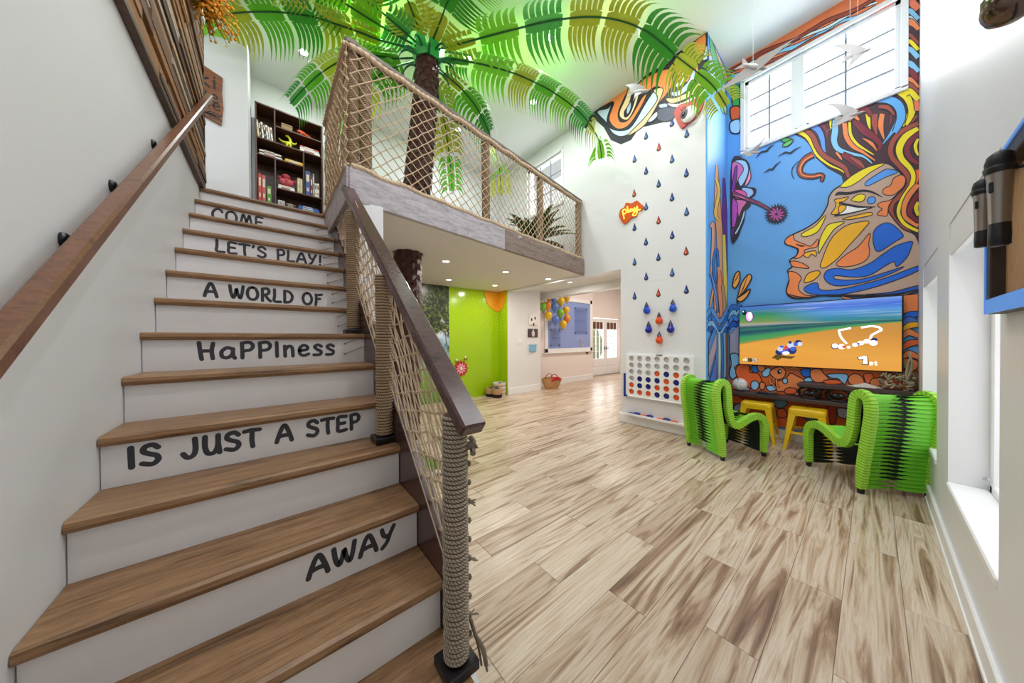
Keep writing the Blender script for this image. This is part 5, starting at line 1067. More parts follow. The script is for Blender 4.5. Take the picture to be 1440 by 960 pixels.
for k in range(7):
    a = 2 * pi * k / 7; u = Vector((cos(a), sin(a), 0)); s_ = Vector((-sin(a), cos(a), 0)); P = [HUB + u * .15 + s_ * -.08 + Vector((0, 0, -.10)), HUB + u * .15 + s_ * .08 + Vector((0, 0, -.10)), HUB + u * .19 + s_ * .06 + Vector((0, 0, .06)), HUB + u * .23 + Vector((0, 0, .22)), HUB + u * .19 - s_ * .06 + Vector((0, 0, .06))]; t.prism(P, -u * .008)
t.lathe(HUB, [(.14, -.09), (.15, 0), (.10, .08), (.04, .14), (0, .15)], 14); chl(t.build('crown', M_HUB), PALM)
t = MB()
for k in range(12):
    a = 2 * pi * k / 12 + .2; u = Vector((cos(a), sin(a), 0)); z0 = (-.03, -.1)[k % 2]; t.tube(cat([HUB + u * .14 + Vector((0, 0, z0)), HUB + u * .24 + Vector((0, 0, z0 + .03)), HUB + u * .32 + Vector((0, 0, z0 - .02)), HUB + u * .35 + Vector((0, 0, z0 - .10))], 3), [.016, .016, .015, .014, .013, .012, .010, .008, .006, .002], 6)
chl(t.build('crown_hooks', mat('#12703a', .4, var=.1), smooth=True), PALM)
GR = {'d': '#3aa82c', 'g': '#68cc24', 'l': '#8be034', 'o': '#bcc92c', 'y': '#d4ea40', 'e': '#4cb852'}
def gmat(k):
    key = 'frond' + k
    if key not in MATS:
        t = NT('frond_' + k); t.set(.42); a = lin(GR[k]); f = t.noise(t.coord('Object'), 7, 3)
        t.base(t.mix(f, tuple(x * .82 for x in a[:3]) + (1,), tuple(min(1, x * 1.2) for x in a[:3]) + (1,)))
        t.b.inputs['Transmission Weight'].default_value = 0
        MATS[key] = t.m
    return MATS[key]
def frond(path, segs, lens, nleaf=6, droop=.35, sidev=None, gap=.12, curl=.8):
    P = cat(path, 10); D = [0]
    for a, b in zip(P, P[1:]): D.append(D[-1] + (b - a).length)
    T = D[-1]
    def at_(s):
        s = max(0, min(T, s))
        for i in range(1, len(P)):
            if D[i] >= s: f = (s - D[i - 1]) / max(1e-6, D[i] - D[i - 1]); return P[i - 1].lerp(P[i], f), (P[i] - P[i - 1]).normalized()
        return P[-1], (P[-1] - P[-2]).normalized()
    t = MB(); t.tube(P, [.013 - .007 * i / len(P) for i in range(len(P))], 6); FR = t.build('frond', mat('#14602e', .4, var=.1), smooth=True); chl(FR, PALM)
    s0 = segs[0][0]; n = len(segs)
    for si, (a, b, ck) in enumerate(segs):
        mb = MB(); s_a, s_b = a * T, b * T; ln = lens[min(si, len(lens) - 1)] if isinstance(lens, (list, tuple)) else lens
        step = (s_b - s_a) / nleaf
        for q in range(nleaf + 1):     # central web strip
            p, tn = at_(s_a + q * step); S = (sidev or tn.cross(Vector((0, 0, 1)))).normalized(); wv = .09 * (1.0 if 0 < q < nleaf else .75) * min(1, ln / .4)
            mb.v += [tuple(p + S * wv + Vector((0, 0, -.012))), tuple(p + Vector((0, 0, .004))), tuple(p - S * wv + Vector((0, 0, -.012)))]
            if q: b_ = 3 * (q - 1); mb.face((b_, b_ + 1, b_ + 4, b_ + 3)); mb.face((b_ + 1, b_ + 2, b_ + 5, b_ + 4))
        for q in range(nleaf):
            for sg in (1, -1):
                pa, tn = at_(s_a + q * step); pb, _ = at_(s_a + (q + .80) * step); S = (sidev or tn.cross(Vector((0, 0, 1)))).normalized() * sg
                l = ln * (1 - .10 * abs(q - nleaf * .4) / nleaf); ctr = (pa + pb) / 2; w2 = (pb - pa).length / 2; t_dir = (pb - pa).normalized(); M = 6; b_ = len(mb.v)
                for j in range(M + 1):
                    u = j / M; x = .085 + (l - .085) * u; swp = .30 * l * u * u * curl - .04 * l * sin(pi * u); dz = -droop * l * u * u - .01
                    c_ = ctr + S * (x * (1 - .16 * u * u * droop)) + t_dir * swp + Vector((0, 0, dz)); wj = w2 * (1 - u ** 1.7) * (1 + .12 * sin(pi * u)) + .0008
                    mb.v += [tuple(c_ - t_dir * wj), tuple(c_ + t_dir * wj)]
                for j in range(M): mb.face((b_ + 2 * j, b_ + 2 * j + 1, b_ + 2 * j + 3, b_ + 2 * j + 2))
        o = mb.build('leaf_plate', gmat(ck)); o.parent = FR; o.matrix_parent_inverse = Matrix.Identity(4)
H = HUB + Vector((0, 0, .05))
def zz_(*q): return [onz(x, y, z) for x, y, z in q]
# long frond to the right, over the void
frond([H] + zz_((645, 62, 5.06), (720, 42, 5.12), (790, 27, 5.14), (850, 25, 5.12), (905, 42, 5.0), (955, 82, 4.72), (1000, 118, 4.45), (1022, 150, 4.25)), [(.06, .155, 'o'), (.17, .29, 'l'), (.31, .42, 'e'), (.44, .53, 'o'), (.545, .64, 'o'), (.655, .775, 'd'), (.785, .85, 'y'), (.86, .94, 'l'), (.945, .995, 'y')], [.24, .42, .44, .44, .45, .46, .38, .34, .26], 6)
# lower right frond, drooping to a tuft
frond([H + Vector((0, 0, -.06))] + zz_((655, 86, 5.0), (700, 96, 5.05), (735, 108, 5.06), (775, 128, 5.02), (810, 153, 4.86), (832, 178, 4.62), (843, 200, 4.36), (846, 224, 4.15)), [(.07, .17, 'd'), (.19, .36, 'l'), (.375, .48, 'o'), (.49, .59, 'g'), (.60, .70, 'l'), (.71, .80, 'e'), (.81, .89, 'o'), (.90, .995, 'l')], [.22, .40, .42, .40, .38, .36, .32, .24], 7, .5)
# left long frond
frond([H] + zz_((540, 58, 5.02), (505, 45, 5.06), (470, 33, 5.1), (440, 24, 5.12), (390, 17, 5.12), (335, 18, 5.08), (298, 26, 5.0), (275, 45, 4.86)), [(.22, .32, 'o'), (.33, .47, 'o'), (.48, .60, 'd'), (.615, .74, 'g'), (.755, .88, 'o'), (.90, .99, 'l')], [.30, .38, .42, .44, .42, .30], 6, .45)
# upward fronds leaving the frame at the top
frond([H] + zz_((555, 33, 5.08), (530, 12, 5.14), (495, -12, 5.16), (455, -40, 5.12)), [(.22, .46, 'e'), (.5, .72, 'o'), (.75, .97, 'l')], [.36, .42, .36], 7)
frond([H] + zz_((583, 25, 5.12), (574, 2, 5.18), (560, -30, 5.2), (540, -70, 5.12)), [(.24, .48, 'o'), (.52, .74, 'd'), (.77, .97, 'l')], [.36, .42, .36], 7)
frond([H] + zz_((612, 48, 5.06), (620, 28, 5.12), (630, 2, 5.18), (648, -30, 5.2), (680, -70, 5.1)), [(.14, .36, 'o'), (.40, .62, 'd'), (.65, .82, 'l'), (.85, .98, 'e')], [.34, .44, .42, .32], 7)
frond([H] + zz_((545, 42, 5.06), (490, 8, 5.14), (440, -25, 5.16), (380, -50, 5.1)), [(.35, .55, 'l'), (.58, .76, 'd'), (.79, .98, 'o')], [.40, .42, .36], 7)
# fronds falling into the loft behind
frond([H + Vector((0, 0, -.06))] + zz_((630, 108, 4.95), (648, 124, 4.93), (668, 148, 4.86), (684, 178, 4.62), (694, 205, 4.34), (702, 235, 4.0), (705, 275, 3.6)), [(.12, .26, 'o'), (.27, .43, 'g'), (.44, .58, 'd'), (.60, .72, 'y'), (.735, .86, 'l'), (.87, .99, 'y')], [.30, .38, .38, .34, .30, .22], 6, .6)
frond([H + Vector((0, 0, -.06))] + zz_((556, 82, 4.95), (520, 78, 4.98), (485, 84, 4.96), (455, 100, 4.84), (430, 122, 4.64), (408, 146, 4.4)), [(.18, .36, 'g'), (.38, .54, 'l'), (.55, .70, 'y'), (.71, .85, 'g'), (.86, .99, 'd')], [.34, .36, .36, .34, .28], 6, .6)
frond([H + Vector((0, 0, -.08)), Vector((-3.95, 1.35, 4.95)), Vector((-4.25, 1.12, 4.85)), Vector((-4.5, .95, 4.55)), Vector((-4.6, .88, 4.1)), Vector((-4.62, .86, 3.6))], [(.2, .38, 'g'), (.40, .58, 'y'), (.60, .78, 'l'), (.80, .98, 'y')], [.34, .34, .30, .22], 6, .6)
frond([H + Vector((0, 0, -.08)), Vector((-3.98, 1.9, 4.95)), Vector((-4.35, 2.2, 4.8)), Vector((-4.6, 2.42, 4.4)), Vector((-4.68, 2.5, 3.9))], [(.2, .40, 'l'), (.43, .68, 'o'), (.70, .97, 'g')], [.34, .34, .26], 6, .6)
# leafy plant in the loft
PB = Vector((-3.9, 3.75, LZ)); PT = thing('leafy_plant', 'broad leaved dark green plant in a pot behind the loft netting', 'plant', PB)
t = MB(); t.lathe(PB, [(.12, 0), (.16, .02), (.2, .28), (.21, .32), (.18, .32), (.17, .27), (0, .27)], 20); chl(smooth_obj(t.build('pot', mat('#6f5c48', .8, var=.2))), PT)
rnd = random.Random(9)
for k in range(46):
    a = 2 * pi * k / 46 * 5.1; el = .30 + 1.0 * rnd.random(); ln = .42 + .26 * rnd.random(); u = Vector((cos(a), sin(a), 0)); s_ = Vector((-sin(a), cos(a), 0)); t = MB(); M = 7
    for j in range(M + 1):
        f = j / M; p = PB + Vector((0, 0, .28)) + u * (ln * f * cos(el) * (1 + .3 * f)) + Vector((0, 0, ln * (f * sin(el) * 1.5 - .45 * f * f))); wv = .075 * sin(pi * min(1, f * .92 + .06)) + .002
        t.v += [tuple(p + s_ * wv + Vector((0, 0, .012))), tuple(p), tuple(p - s_ * wv + Vector((0, 0, .012)))]
        if j: b = 3 * (j - 1); t.face((b, b + 1, b + 4, b + 3)); t.face((b + 1, b + 2, b + 5, b + 4))
    chl(t.build('leaf', mat(['#3d5a2a', '#52703a', '#2f4a24'][k % 3], .4, var=.2)), PT)
# orange flower spray on the end of the wood panel
FS = thing('flower_spray', 'orange dried flower spray above the wooden panel beside palm leaves', 'flowers', (-4.05, -.36, 4.95)); rnd = random.Random(4); cc = ony(284, 6, -.40); t = MB(); q = MB()
t.tube([Vector((cc.x, YL + .01, cc.z - .02)), cc], .012, 6)
for k in range(150):
    d = Vector((rnd.gauss(.1, .8), rnd.gauss(.35, .6), rnd.gauss(.15, .7))).normalized(); ln = rnd.uniform(.10, .24); p = cc + d * ln + Vector((0, 0, -.15 * ln)); m_ = cc + d * ln * .5 + Vector((0, 0, .02)); t.tube([cc, m_, p], [.003, .0028, .002], 4, cap=False)
    for s in range(4): q.sphere(m_.lerp(p, s / 3) + Vector((rnd.uniform(-.012, .012),) * 3), rnd.uniform(.007, .013), 5, rnd.randrange(2))
chl(t.build('stems', mat('#7a7a22', .8, var=.2)), FS); chl(q.build('blossoms', [mat('#f5bc38', .7, var=.2), mat('#ee9420', .7, var=.2)]), FS)
# ================================================================ RECLAIMED WOOD PANEL ON THE LEFT WALL
WP = thing('wood_panel', 'reclaimed wood strip panel covering the upper left wall', 'wall panel', (-3, YL, LZ)); rnd = random.Random(21)
t = MB(); t.b2((-4.06, YL, 2.80), (-1.0, YL + .012, 5.32)); chl(t.build('backing_board', M_BLACK), WP)
t = MB(); t.b2((-4.06, YL, 2.79), (-1.0, YL + .034, 2.825), bev=.003); t.b2((-4.08, YL, 2.80), (-4.06, YL + .034, 5.32), bev=.003); chl(t.build('edge_trim', wood('panel_trim', [(.3, '#2f241d'), (.6, '#5a4634')])), WP)
STRM = [wood('reclaimed_strip_%d' % i, st, (1.2, 6, 14), .7, 3.0) for i, st in enumerate([[(.3, '#6b4a30'), (.5, '#a67c52'), (.7, '#7d5a3c')], [(.3, '#4a3424'), (.5, '#7a5a3e'), (.7, '#5b422d')], [(.3, '#8d7f70'), (.5, '#b9aa98'), (.7, '#74685c')], [(.3, '#2c2019'), (.5, '#4b382a'), (.7, '#37291f')], [(.3, '#b08a5e'), (.5, '#caa87a'), (.7, '#8a6a48')]])]
pm = []
for m in STRM: mb = MB(); mb.box((0, 0, 0), (1, 1, 1)); o = mb.build('wood_strip', m); pm.append(o.data); bpy.data.objects.remove(o)
z = 2.826; cnt = 0
while z < 5.27 and cnt < 298:
    h = rnd.uniform(.032, .062); x = -4.058
    while x < -1.02 and cnt < 298:
        ln = rnd.uniform(.35, 1.25); x1 = min(x + ln, -1.0)
        if x1 - x > .05:
            d = rnd.uniform(.008, .03); w_ = rnd.choices(range(5), [4, 3, 2, 2, 2])[0]; o = bpy.data.objects.new('wood_strip', pm[w_]); COL.objects.link(o); o.location = ((x + x1) / 2, YL + .012 + d / 2, z + h / 2); o.scale = (x1 - x - .003, d, h - .003); chl(o, WP); cnt += 1
        x = x1
    z += h
for n, (xa, xb, za, zb) in enumerate([(-3.05, -1.3, 3.92, 4.10), (-3.35, -1.6, 4.42, 4.66)]):
    t = MB(); t.b2((xa, YL + .015, za), (xb, YL + .046, zb), bev=.004); chl(t.build('whitewashed_board', mat('#b9c2c8', .6, var=.08)), WP)
t = MB(); t.b2((-4.04, YL + .03, 4.36), (-3.96, YL + .048, 4.48), bev=.004); o = t.build('light_switch', M_WHITE); tag(o, 'white light switch plate on the end of the wooden panel', 'switch')
# sign at the head of the stair
SGx = -4.9
SG = thing('wooden_sign', 'live edge wooden sign with dark hand lettering and an arrow at stair top', 'sign', (SGx, -.7, 4.2))
p0, p1, p2, p3 = onx(313.5, 112, SGx), onx(313.5, 178, SGx), onx(285, 163, SGx), onx(285, 93, SGx)
def ext(a, b, f): return a + (b - a) * f
q3, q2 = ext(p0, p3, 3.2), ext(p1, p2, 3.2); q3.z = p3.z + .06; q2.z = p2.z + .02
t = MB(); t.prism([p0 + Vector((.002, 0, 0)), ext(p0, p1, .3) + Vector((.002, -.006, 0)), ext(p0, p1, .62) + Vector((.002, .006, 0)), p1 + Vector((.002, -.012, 0)), p2 + Vector((.002, 0, 0)), q2 + Vector((.002, 0, 0)), q3 + Vector((.002, 0, 0)), p3 + Vector((.002, 0, 0))], (.03, 0, 0)); chl(t.build('plank', wood('sign_wood', [(.3, '#5e3418'), (.5, '#8f5429'), (.7, '#6f3f1f')], (5, 1, 5))), SG)
def sign_text(txt, yr, z, h, ch_w, wd):
    tw, ss = text_strokes(txt); t = MB()
    for si, s in enumerate(ss): ribbon(t, [((a - tw) * ch_w, b * h) for a, b in s], wd, lambda a, b: Vector((SGx + .0345 + si * .0001, yr + a, z + b + a * -.12)))
    chl(t.build('lettering', M_BLACK), SG)
zt = p0.z; zb = p1.z
sign_text('Tiki', p0.y - .055, zt - .17, .14, .13, .02); sign_text('Tree', p0.y - .035, zt - .33, .12, .105, .016); sign_text('House', p0.y - .02, zb + .145, .105, .105, .015)
t = MB(); y_ = p0.y
def ar(pts, wd): ribbon(t, pts, wd, lambda a, b: Vector((SGx + .0345, y_ + a, zb + .07 + b - a * .12)))
ar([(-.55, .0), (-.06, .0)], .014)
for k in range(4): ar([(-.14 + .03 * k, 0), (-.10 + .03 * k, .035)], .010); ar([(-.14 + .03 * k, 0), (-.10 + .03 * k, -.035)], .010)
chl(t.build('arrow', M_BLACK), SG)
# ================================================================ BOOKSHELF
BX = -5.6; BS = thing('bookcase', 'dark walnut open bookcase standing in the loft at the head of the stairs', 'bookcase', (BX - .15, .27, LZ))
yl, yr, ztop = -.135, .688, 4.78; zA, zB, zC, zD, zE = 4.29, 4.535, 4.055, 3.63, 3.37; v1, v3 = .088, .435; th = .02
t = MB()
for y in (yl, yr - th): t.b2((BX - .30, y, LZ), (BX, y + th, ztop), bev=.002)
t.b2((BX - .30, yl, ztop - th), (BX, yr, ztop), bev=.002); chl(t.build('side_panel', M_SHELFW), BS)
t = MB(); t.b2((BX - .30, yl, LZ), (BX - .288, yr, ztop)); chl(t.build('back_panel', M_SHELFW), BS)
for (a, b, z) in ((yl, yr, zA), (v1, yr, zB), (yl, v3, zC), (v1, yr, zD), (yl, yr, zE), (yl, yr, LZ + .06)): t = MB(); t.b2((BX - .29, a + th * .5, z - th), (BX - .002, b - th * .5, z), bev=.002); chl(t.build('shelf_board', M_SHELFW), BS)
for (y, a, b) in ((v1, zA, ztop), (v1, zE, zC), (v3, zD, zA)): t = MB(); t.b2((BX - .29, y - .009, a), (BX - .003, y + .009, b - th), bev=.002); chl(t.build('divider', M_SHELFW), BS)
def bk(y0, wd, z, h, col, label, depth=.17, lean=0, grp=None, off=.01):
    t = MB(); t.b2((-depth, 0, 0), (0, wd, h), bev=.002); t.b2((-depth - .003, wd * .12, .003), (-.004, wd * .88, h + .002 if 0 else h - .003), 1)
    o = t.build('book', [mat(col, .5, var=.12), mat('#efe9dc', .8, var=.03)]); o.location = (BX - off, y0, z); o.rotation_euler = (lean, 0, 0); tag(o, label, 'book', grp)
    q = MB(); q.b2((.0002, wd * .2, h * .55), (.0012, wd * .8, h * .85)); q.b2((.0002, wd * .3, h * .15), (.0012, wd * .7, h * .3)); q.build('spine_label', mat('#e6dcc4' if col not in ('#efeae0', '#e9e4da') else '#8a4a3a', .6, var=.2), o)
def stack(y0, z, items, lab):
    zz = z
    for n, (L_, h, d, col, off) in enumerate(items):
        t = MB(); t.b2((-d, 0, 0), (0, L_, h), bev=.002); t.b2((-d - .001, .004, h * .15), (-.006, L_ + .001, h * .85)); o = t.build('book', [mat(col, .5, var=.1)]); o.location = (BX - .015 - off, y0 + off, zz + .0005); tag(o, lab % ORD2[len(items) - 1 - n], 'book', 'books lying flat in the bookcase'); zz += h + .001
        q = MB(); q.b2((.0002, L_ * .2, h * .25), (.0012, L_ * .7, h * .75)); q.build('spine_label', mat('#d8d2c8' if col != '#efeae0' else '#9a3a3a', .6, var=.2), o)
    return zz
ORD2 = ['top', 'second from top', 'third from top', 'fourth from top', 'bottom']
g1 = 'books leaning in the upper left compartment'
for n, (w_, h, col, nm) in enumerate([(.022, .235, '#c9b48a', 'tan'), (.018, .225, '#17181c', 'black'), (.02, .22, '#efeae0', 'white'), (.02, .215, '#22242a', 'dark grey'), (.02, .20, '#e9e4da', 'ivory'), (.018, .19, '#c8b4c8', 'mauve'), (.02, .185, '#efeae0', 'cream')]): bk(yl + .03 + n * .0255, w_, zA + .004, h, col, '%s book leaning in the upper left compartment, %s from the left' % (nm, ['first', 'second', 'third', 'fourth', 'fifth', 'sixth', 'seventh'][n]), lean=radians(5), grp=g1)
stack(-.09, zC, [(.26, .022, .18, '#efeae0', 0), (.255, .02, .18, '#2a2326', .005), (.25, .02, .17, '#efeae0', .0), (.22, .014, .16, '#1a1a1e', .01)], 'flat book in the white and black stack, left middle shelf, %s')
yb = stack(.20, zC, [(.24, .026, .18, '#d9a31c', 0), (.22, .022, .17, '#e6c02a', .01)], 'yellow book lying flat beside the black and white stack, %s one')
stack(.39, zA, [(.26, .03, .18, '#efeae0', 0), (.25, .028, .18, '#c9d2dc', .0), (.24, .026, .17, '#c04a3a', .004)], 'flat book in the red and white stack, right upper shelf, %s')
bk(yl + .03, .035, zE, .40, '#c2453f', 'tall red book standing at the lower left of the bookcase'); bk(yl + .072, .04, zE, .385, '#cf5a58', 'tall rose red book second from left in the lower left compartment'); bk(yl + .125, .05, zE, .245, '#5a9a2a', 'short bright green book in the lower left compartment')
bk(.352, .032, zD, .225, '#cdbb8e', 'tan book standing right of the pink toy'); bk(.387, .03, zD, .22, '#d6c9a0', 'cream book standing against the divider right of the pink toy')
bk(.455, .062, zD, .37, '#3f5a9c', 'tall blue book with pale letters in the lower right compartment'); bk(.52, .026, zD, .30, '#8a3038', 'maroon book right of the tall blue one'); bk(.548, .022, zD, .355, '#8f8a8a', 'grey tall book in the lower right compartment'); bk(.575, .026, zD, .215, '#efeae0', 'white short book in the lower right compartment'); bk(.605, .03, zD, .22, '#e9e4da', 'ivory short book at the right end of the lower right compartment')
stack(.36, zE, [(.28, .028, .19, '#27509c', 0), (.27, .026, .19, '#2f6fc0', .004), (.25, .024, .18, '#1f3f86', .008)], 'blue book lying flat on the bottom shelf, %s of three')
stack(.205, zE, [(.14, .02, .17, '#5a2c22', 0), (.13, .018, .16, '#3a2420', .004), (.12, .02, .16, '#7a4a36', .002)], 'brown book lying flat beside the patterned cube, %s one')
stack(.12, zD, [(.20, .03, .18, '#efeae0', 0), (.19, .024, .18, '#dcd2c8', .003)], 'white book lying under the pink toy, %s one')
t = MB(); t.b2((BX - .13, .115, zE + .001), (BX - .02, .195, zE + .083), bev=.006); o = t.build('patterned_cube', M_WHITE); tag(o, 'small white cube with black circles on the bottom shelf', 'cube')
q = MB()
for (dy, dz, r) in ((.022, .022, .014), (.058, .058, .014), (.022, .06, .010), (.058, .02, .010), (.04, .04, .010)): q.tube([Vector((BX - .0195, .115 + dy + r * cos(a), zE + dz + r * sin(a))) for a in (2 * pi * k / 12 for k in range(13))], .003, 4, cap=False)
q.build('circle_pattern', M_BLACK, o)
bx = MB(); bx.b2((BX - .12, .165, zB + .001), (BX - .02, .30, zB + .085), bev=.003); o = bx.build('trinket_box', mat('#8a6a3c', .6, var=.3, sc=40)); tag(o, 'small carved tan box on the top right shelf', 'box')
q = MB(); q.b2((BX - .122, .163, zB + .06), (BX - .018, .302, zB + .068)); q.build('lid_edge', M_SHELFW, o)
# toy lizard, orange
LZd = thing('toy_lizard', 'orange toy lizard lying on the top right shelf', 'toy', (BX - .08, .46, zB)); t = MB(); t.tube(cat([(BX - .06, .36, zB + .05), (BX - .06, .41, zB + .06), (BX - .07, .47, zB + .04), (BX - .06, .54, zB + .022), (BX - .05, .62, zB + .012)], 4), [.012, .026, .03, .03, .028, .03, .032, .03, .026, .02, .016, .013, .011, .009, .007, .005, .004], 8)
for yy in (.42, .49):
    for s in (-1, 1): t.tube([(BX - .065, yy, zB + .035), (BX - .065 + s * .045, yy - .01, zB + .03), (BX - .065 + s * .055, yy - .02, zB + .004)], [.012, .009, .006], 6)
for k in range(8): t.lathe((BX - .065, .39 + k * .018, zB + .07 - .004 * k), [(.008, 0), (.001, .022)], 5)
chl(smooth_obj(t.build('body', mat('#c9481a', .5, var=.15)), 60), LZd)
# yellow toy dinosaur
DN = thing('toy_dinosaur', 'yellow long necked toy dinosaur on the upper middle shelf', 'toy', (BX - .08, .26, zA)); t = MB(); t.sphere((BX - .07, .25, zA + .065), .038, 10, sc=(.8, 1.35, .9)); t.tube(cat([(BX - .07, .27, zA + .075), (BX - .07, .275, zA + .13), (BX - .07, .25, zA + .17)], 4), [.028, .024, .021, .019, .018, .017, .017, .016, .015], 8); t.sphere((BX - .07, .24, zA + .175), .022, 8, sc=(.8, 1.3, .8))
t.tube(cat([(BX - .07, .22, zA + .07), (BX - .07, .17, zA + .075), (BX - .07, .135, zA + .11)], 3), [.026, .022, .018, .014, .010, .007, .004], 7); t.tube(cat([(BX - .07, .30, zA + .09), (BX - .07, .335, zA + .095), (BX - .07, .35, zA + .125)], 3), [.022, .018, .015, .012, .009, .006, .004], 7)
for yy in (.23, .275):
    for s in (-1, 1): t.lathe((BX - .07 + s * .022, yy, zA), [(.014, .0), (.013, .03), (.012, .06)], 8)
chl(smooth_obj(t.build('body', mat('#c9c81c', .45, var=.1)), 60), DN)
# pink plush
PK = thing('pink_plush', 'pink red plush toy with round paws sitting on white books', 'toy', (BX - .09, .22, zD + .056)); zz = zD + .057; t = MB()
t.sphere((BX - .10, .225, zz + .075), .075, 12, sc=(.8, 1.1, 1)); t.sphere((BX - .10, .22, zz + .165), .052, 12, sc=(.85, 1.1, .9)); chl(smooth_obj(t.build('body', mat('#b8454f', .9, var=.15)), 60), PK)
for (dy, dz, r, col) in ((-.055, .075, .042, '#cf5f68'), (.045, .075, .044, '#cf5f68'), (-.085, .12, .026, '#a83a46'), (.095, .10, .03, '#a83a46')): t = MB(); t.sphere((BX - .06, .225 + dy, zz + dz), r, 10, sc=(.7, 1, 1)); chl(smooth_obj(t.build('paw', mat(col, .9, var=.1)), 60), PK)
# ================================================================ LIGHT FITTINGS
M_LAMP = mat('#fff6e8', .4, var=0, emit=14); M_LAMPC = mat('#f4f8ff', .4, var=0, emit=14)
def downlight(x, y, z, power, label, group, warm=True):
    D_ = thing('recessed_light', label, 'ceiling light', (x, y, z), 0, group); t = MB(); t.lathe((0, 0, 0), [(.048, -.001), (.052, -.008), (.072, -.006), (.076, -.0005)], 24); smooth_obj(t.build('trim_ring', M_TRIM, D_), 50)
    t = MB(); t.lathe((0, 0, 0), [(0, -.0035), (.048, -.0035), (.049, -.001)], 24); t.build('lens', M_LAMP if warm else M_LAMPC, D_)
    l = bpy.data.lights.new('lamp', 'AREA'); l.shape = 'DISK'; l.size = .11; l.energy = power; l.color = (1, .93, .84) if warm else (.93, .97, 1.0)
    o = bpy.data.objects.new('lamp', l); COL.objects.link(o); o.location = (0, 0, -.012); o.parent = D_
PSOF, PCEI = 11, 16
for (px, py, lb) in ((627, 367, 'round ceiling light under the loft, nearest the trunk in front row'), (711, 382, 'round ceiling light under the loft, middle of the front row'), (771, 392, 'round ceiling light under the loft, farthest of the front row'), (631, 393, 'round ceiling light under the loft in the rear row, near the tree print'), (696, 401, 'round ceiling light under the loft in the rear row, above the painted sun')):
    p = onz(px, py, SZ); downlight(p.x, p.y, SZ, PSOF, lb, 'recessed lights under the loft')
for (px, py, lb) in ((658, 80, 'high ceiling light shining through the fronds right of the palm crown'), (775, 52, 'high ceiling light behind the long right frond'), (883, 35, 'high ceiling light near the bend of the long right frond'), (750, 143, 'high ceiling light behind the lower right frond'), (528, 12, 'high ceiling light left of the palm crown')):
    p = onz(px, py, CZ); downlight(p.x, p.y, CZ, PCEI, lb, 'recessed lights in the high ceiling', False)
# unseen ceiling lamps added to light the rooms beyond (above the frame of the opening)
for (x, y, z, pw, lb) in ((-4.3, 5.2, 2.62, 9, 'ceiling light in the passage just behind the opening'), (-4.4, 7.2, 3.3, 34, 'ceiling light of the hall in front of the blue board'), (-4.4, 9.4, 3.3, 34, 'ceiling light of the hall in front of the french doors')): downlight(x, y, z, pw, lb, 'added fill lights in the hall')
# unseen fittings added as fill light above the stair and the tall room
for (x, y, lb) in ((-.5, .9, 'just above the camera corner'), (-.5, 2.6, 'along the window wall, middle'), (-1.8, .0, 'over the lower stair'), (-2.0, 1.4, 'over the stair railing'), (-3.2, -.1, 'over the upper stair'), (-5.0, .4, 'above the bookcase'), (-5.0, 2.8, 'over the far side of the loft'), (-.55, 3.4, 'in front of the face mural')): downlight(x, y, CZ, PCEI * (1.7 if x > -2.1 and y < 1 else 1.35 if y > 3 else 1), 'high ceiling light ' + lb, 'added fill lights over the stair', False)
# ================================================================ HANGING BIRDS
M_BIRD = mat('#b8b4b4', .5, var=.05)
def bird(y, tipa, tipb, head, tail, label, lift=.10):
    ctr = ((head[0] * .5 + tail[0] * .5), (head[1] * .5 + tail[1] * .5)); c = ony(*ctr, y); B_ = thing('hanging_bird', label, 'hanging ornament', c, 0, 'grey paper birds hanging from the ceiling')
    Hd, Tl = ony(*head, y - .02) - c, ony(*tail, y + .02) - c; ax_ = (Hd - Tl).normalized(); L_ = (Hd - Tl).length; fwd = Vector((0, -1, 0)); sd = ax_.cross(fwd).normalized()
    t = MB(); prof = [(.001, 0), (.03, .04), (.05, .2), (.085, .45), (.08, .62), (.055, .74), (.06, .82), (.04, .90), (.012, .94), (.001, 1.0)]
    t.lathe(Tl + ax_ * L_ * .12, [(r * L_ * .85, z * L_ * .88) for r, z in prof], 12, axis=ax_); smooth_obj(t.build('body', M_BIRD, B_), 60)
    t = MB(); t.prism([Tl + ax_ * L_ * .30 + sd * .012, Tl + sd * L_ * .16 - ax_ * L_ * .05, Tl + ax_ * L_ * .10, Tl - sd * L_ * .16 - ax_ * L_ * .05, Tl + ax_ * L_ * .30 - sd * .012], fwd * .004); t.build('tail', M_BIRD, B_)
    for n, tip in enumerate((tipa, tipb)):
        E = ony(*tip, y - lift * (1 if n else -1)) - c; eu = E.normalized(); pc = fwd.cross(eu).normalized(); pc = pc if pc.dot(ax_) > 0 else -pc; hc_ = min(.055, .05 * E.length + .1 * L_); rA, rB = pc * hc_ + ax_ * L_ * .1, -pc * hc_ + ax_ * L_ * .02; t = MB(); M = 10; bow = pc * E.length * .05
        for k in range(M + 1):
            f = k / M; la = rA.lerp(E, f) + bow * sin(pi * f) ; lb = rB.lerp(E, f) + bow * sin(pi * f) * (.55 + .3 * f); mid_ = (la + lb) / 2; hw_ = (la - lb) / 2 * (1 - f ** 3); off = fwd * (.02 * sin(pi * f)); th = fwd * .0025
            t.v += [tuple(mid_ + hw_ + off + th), tuple(mid_ - hw_ + off + th), tuple(mid_ - hw_ + off - th), tuple(mid_ + hw_ + off - th)]
            if k:
                b = 4 * (k - 1)
                for q in range(4): t.face((b + q, b + (q + 1) % 4, b + 4 + (q + 1) % 4, b + 4 + q))
        smooth_obj(t.build('wing', M_BIRD, B_), 50)
    st = MB(); st.tube([(0, 0, .0), (0, 0, CZ - c.z)], .0014, 4); st.build('string', mat('#e8e8e8', .6, var=0), B_)
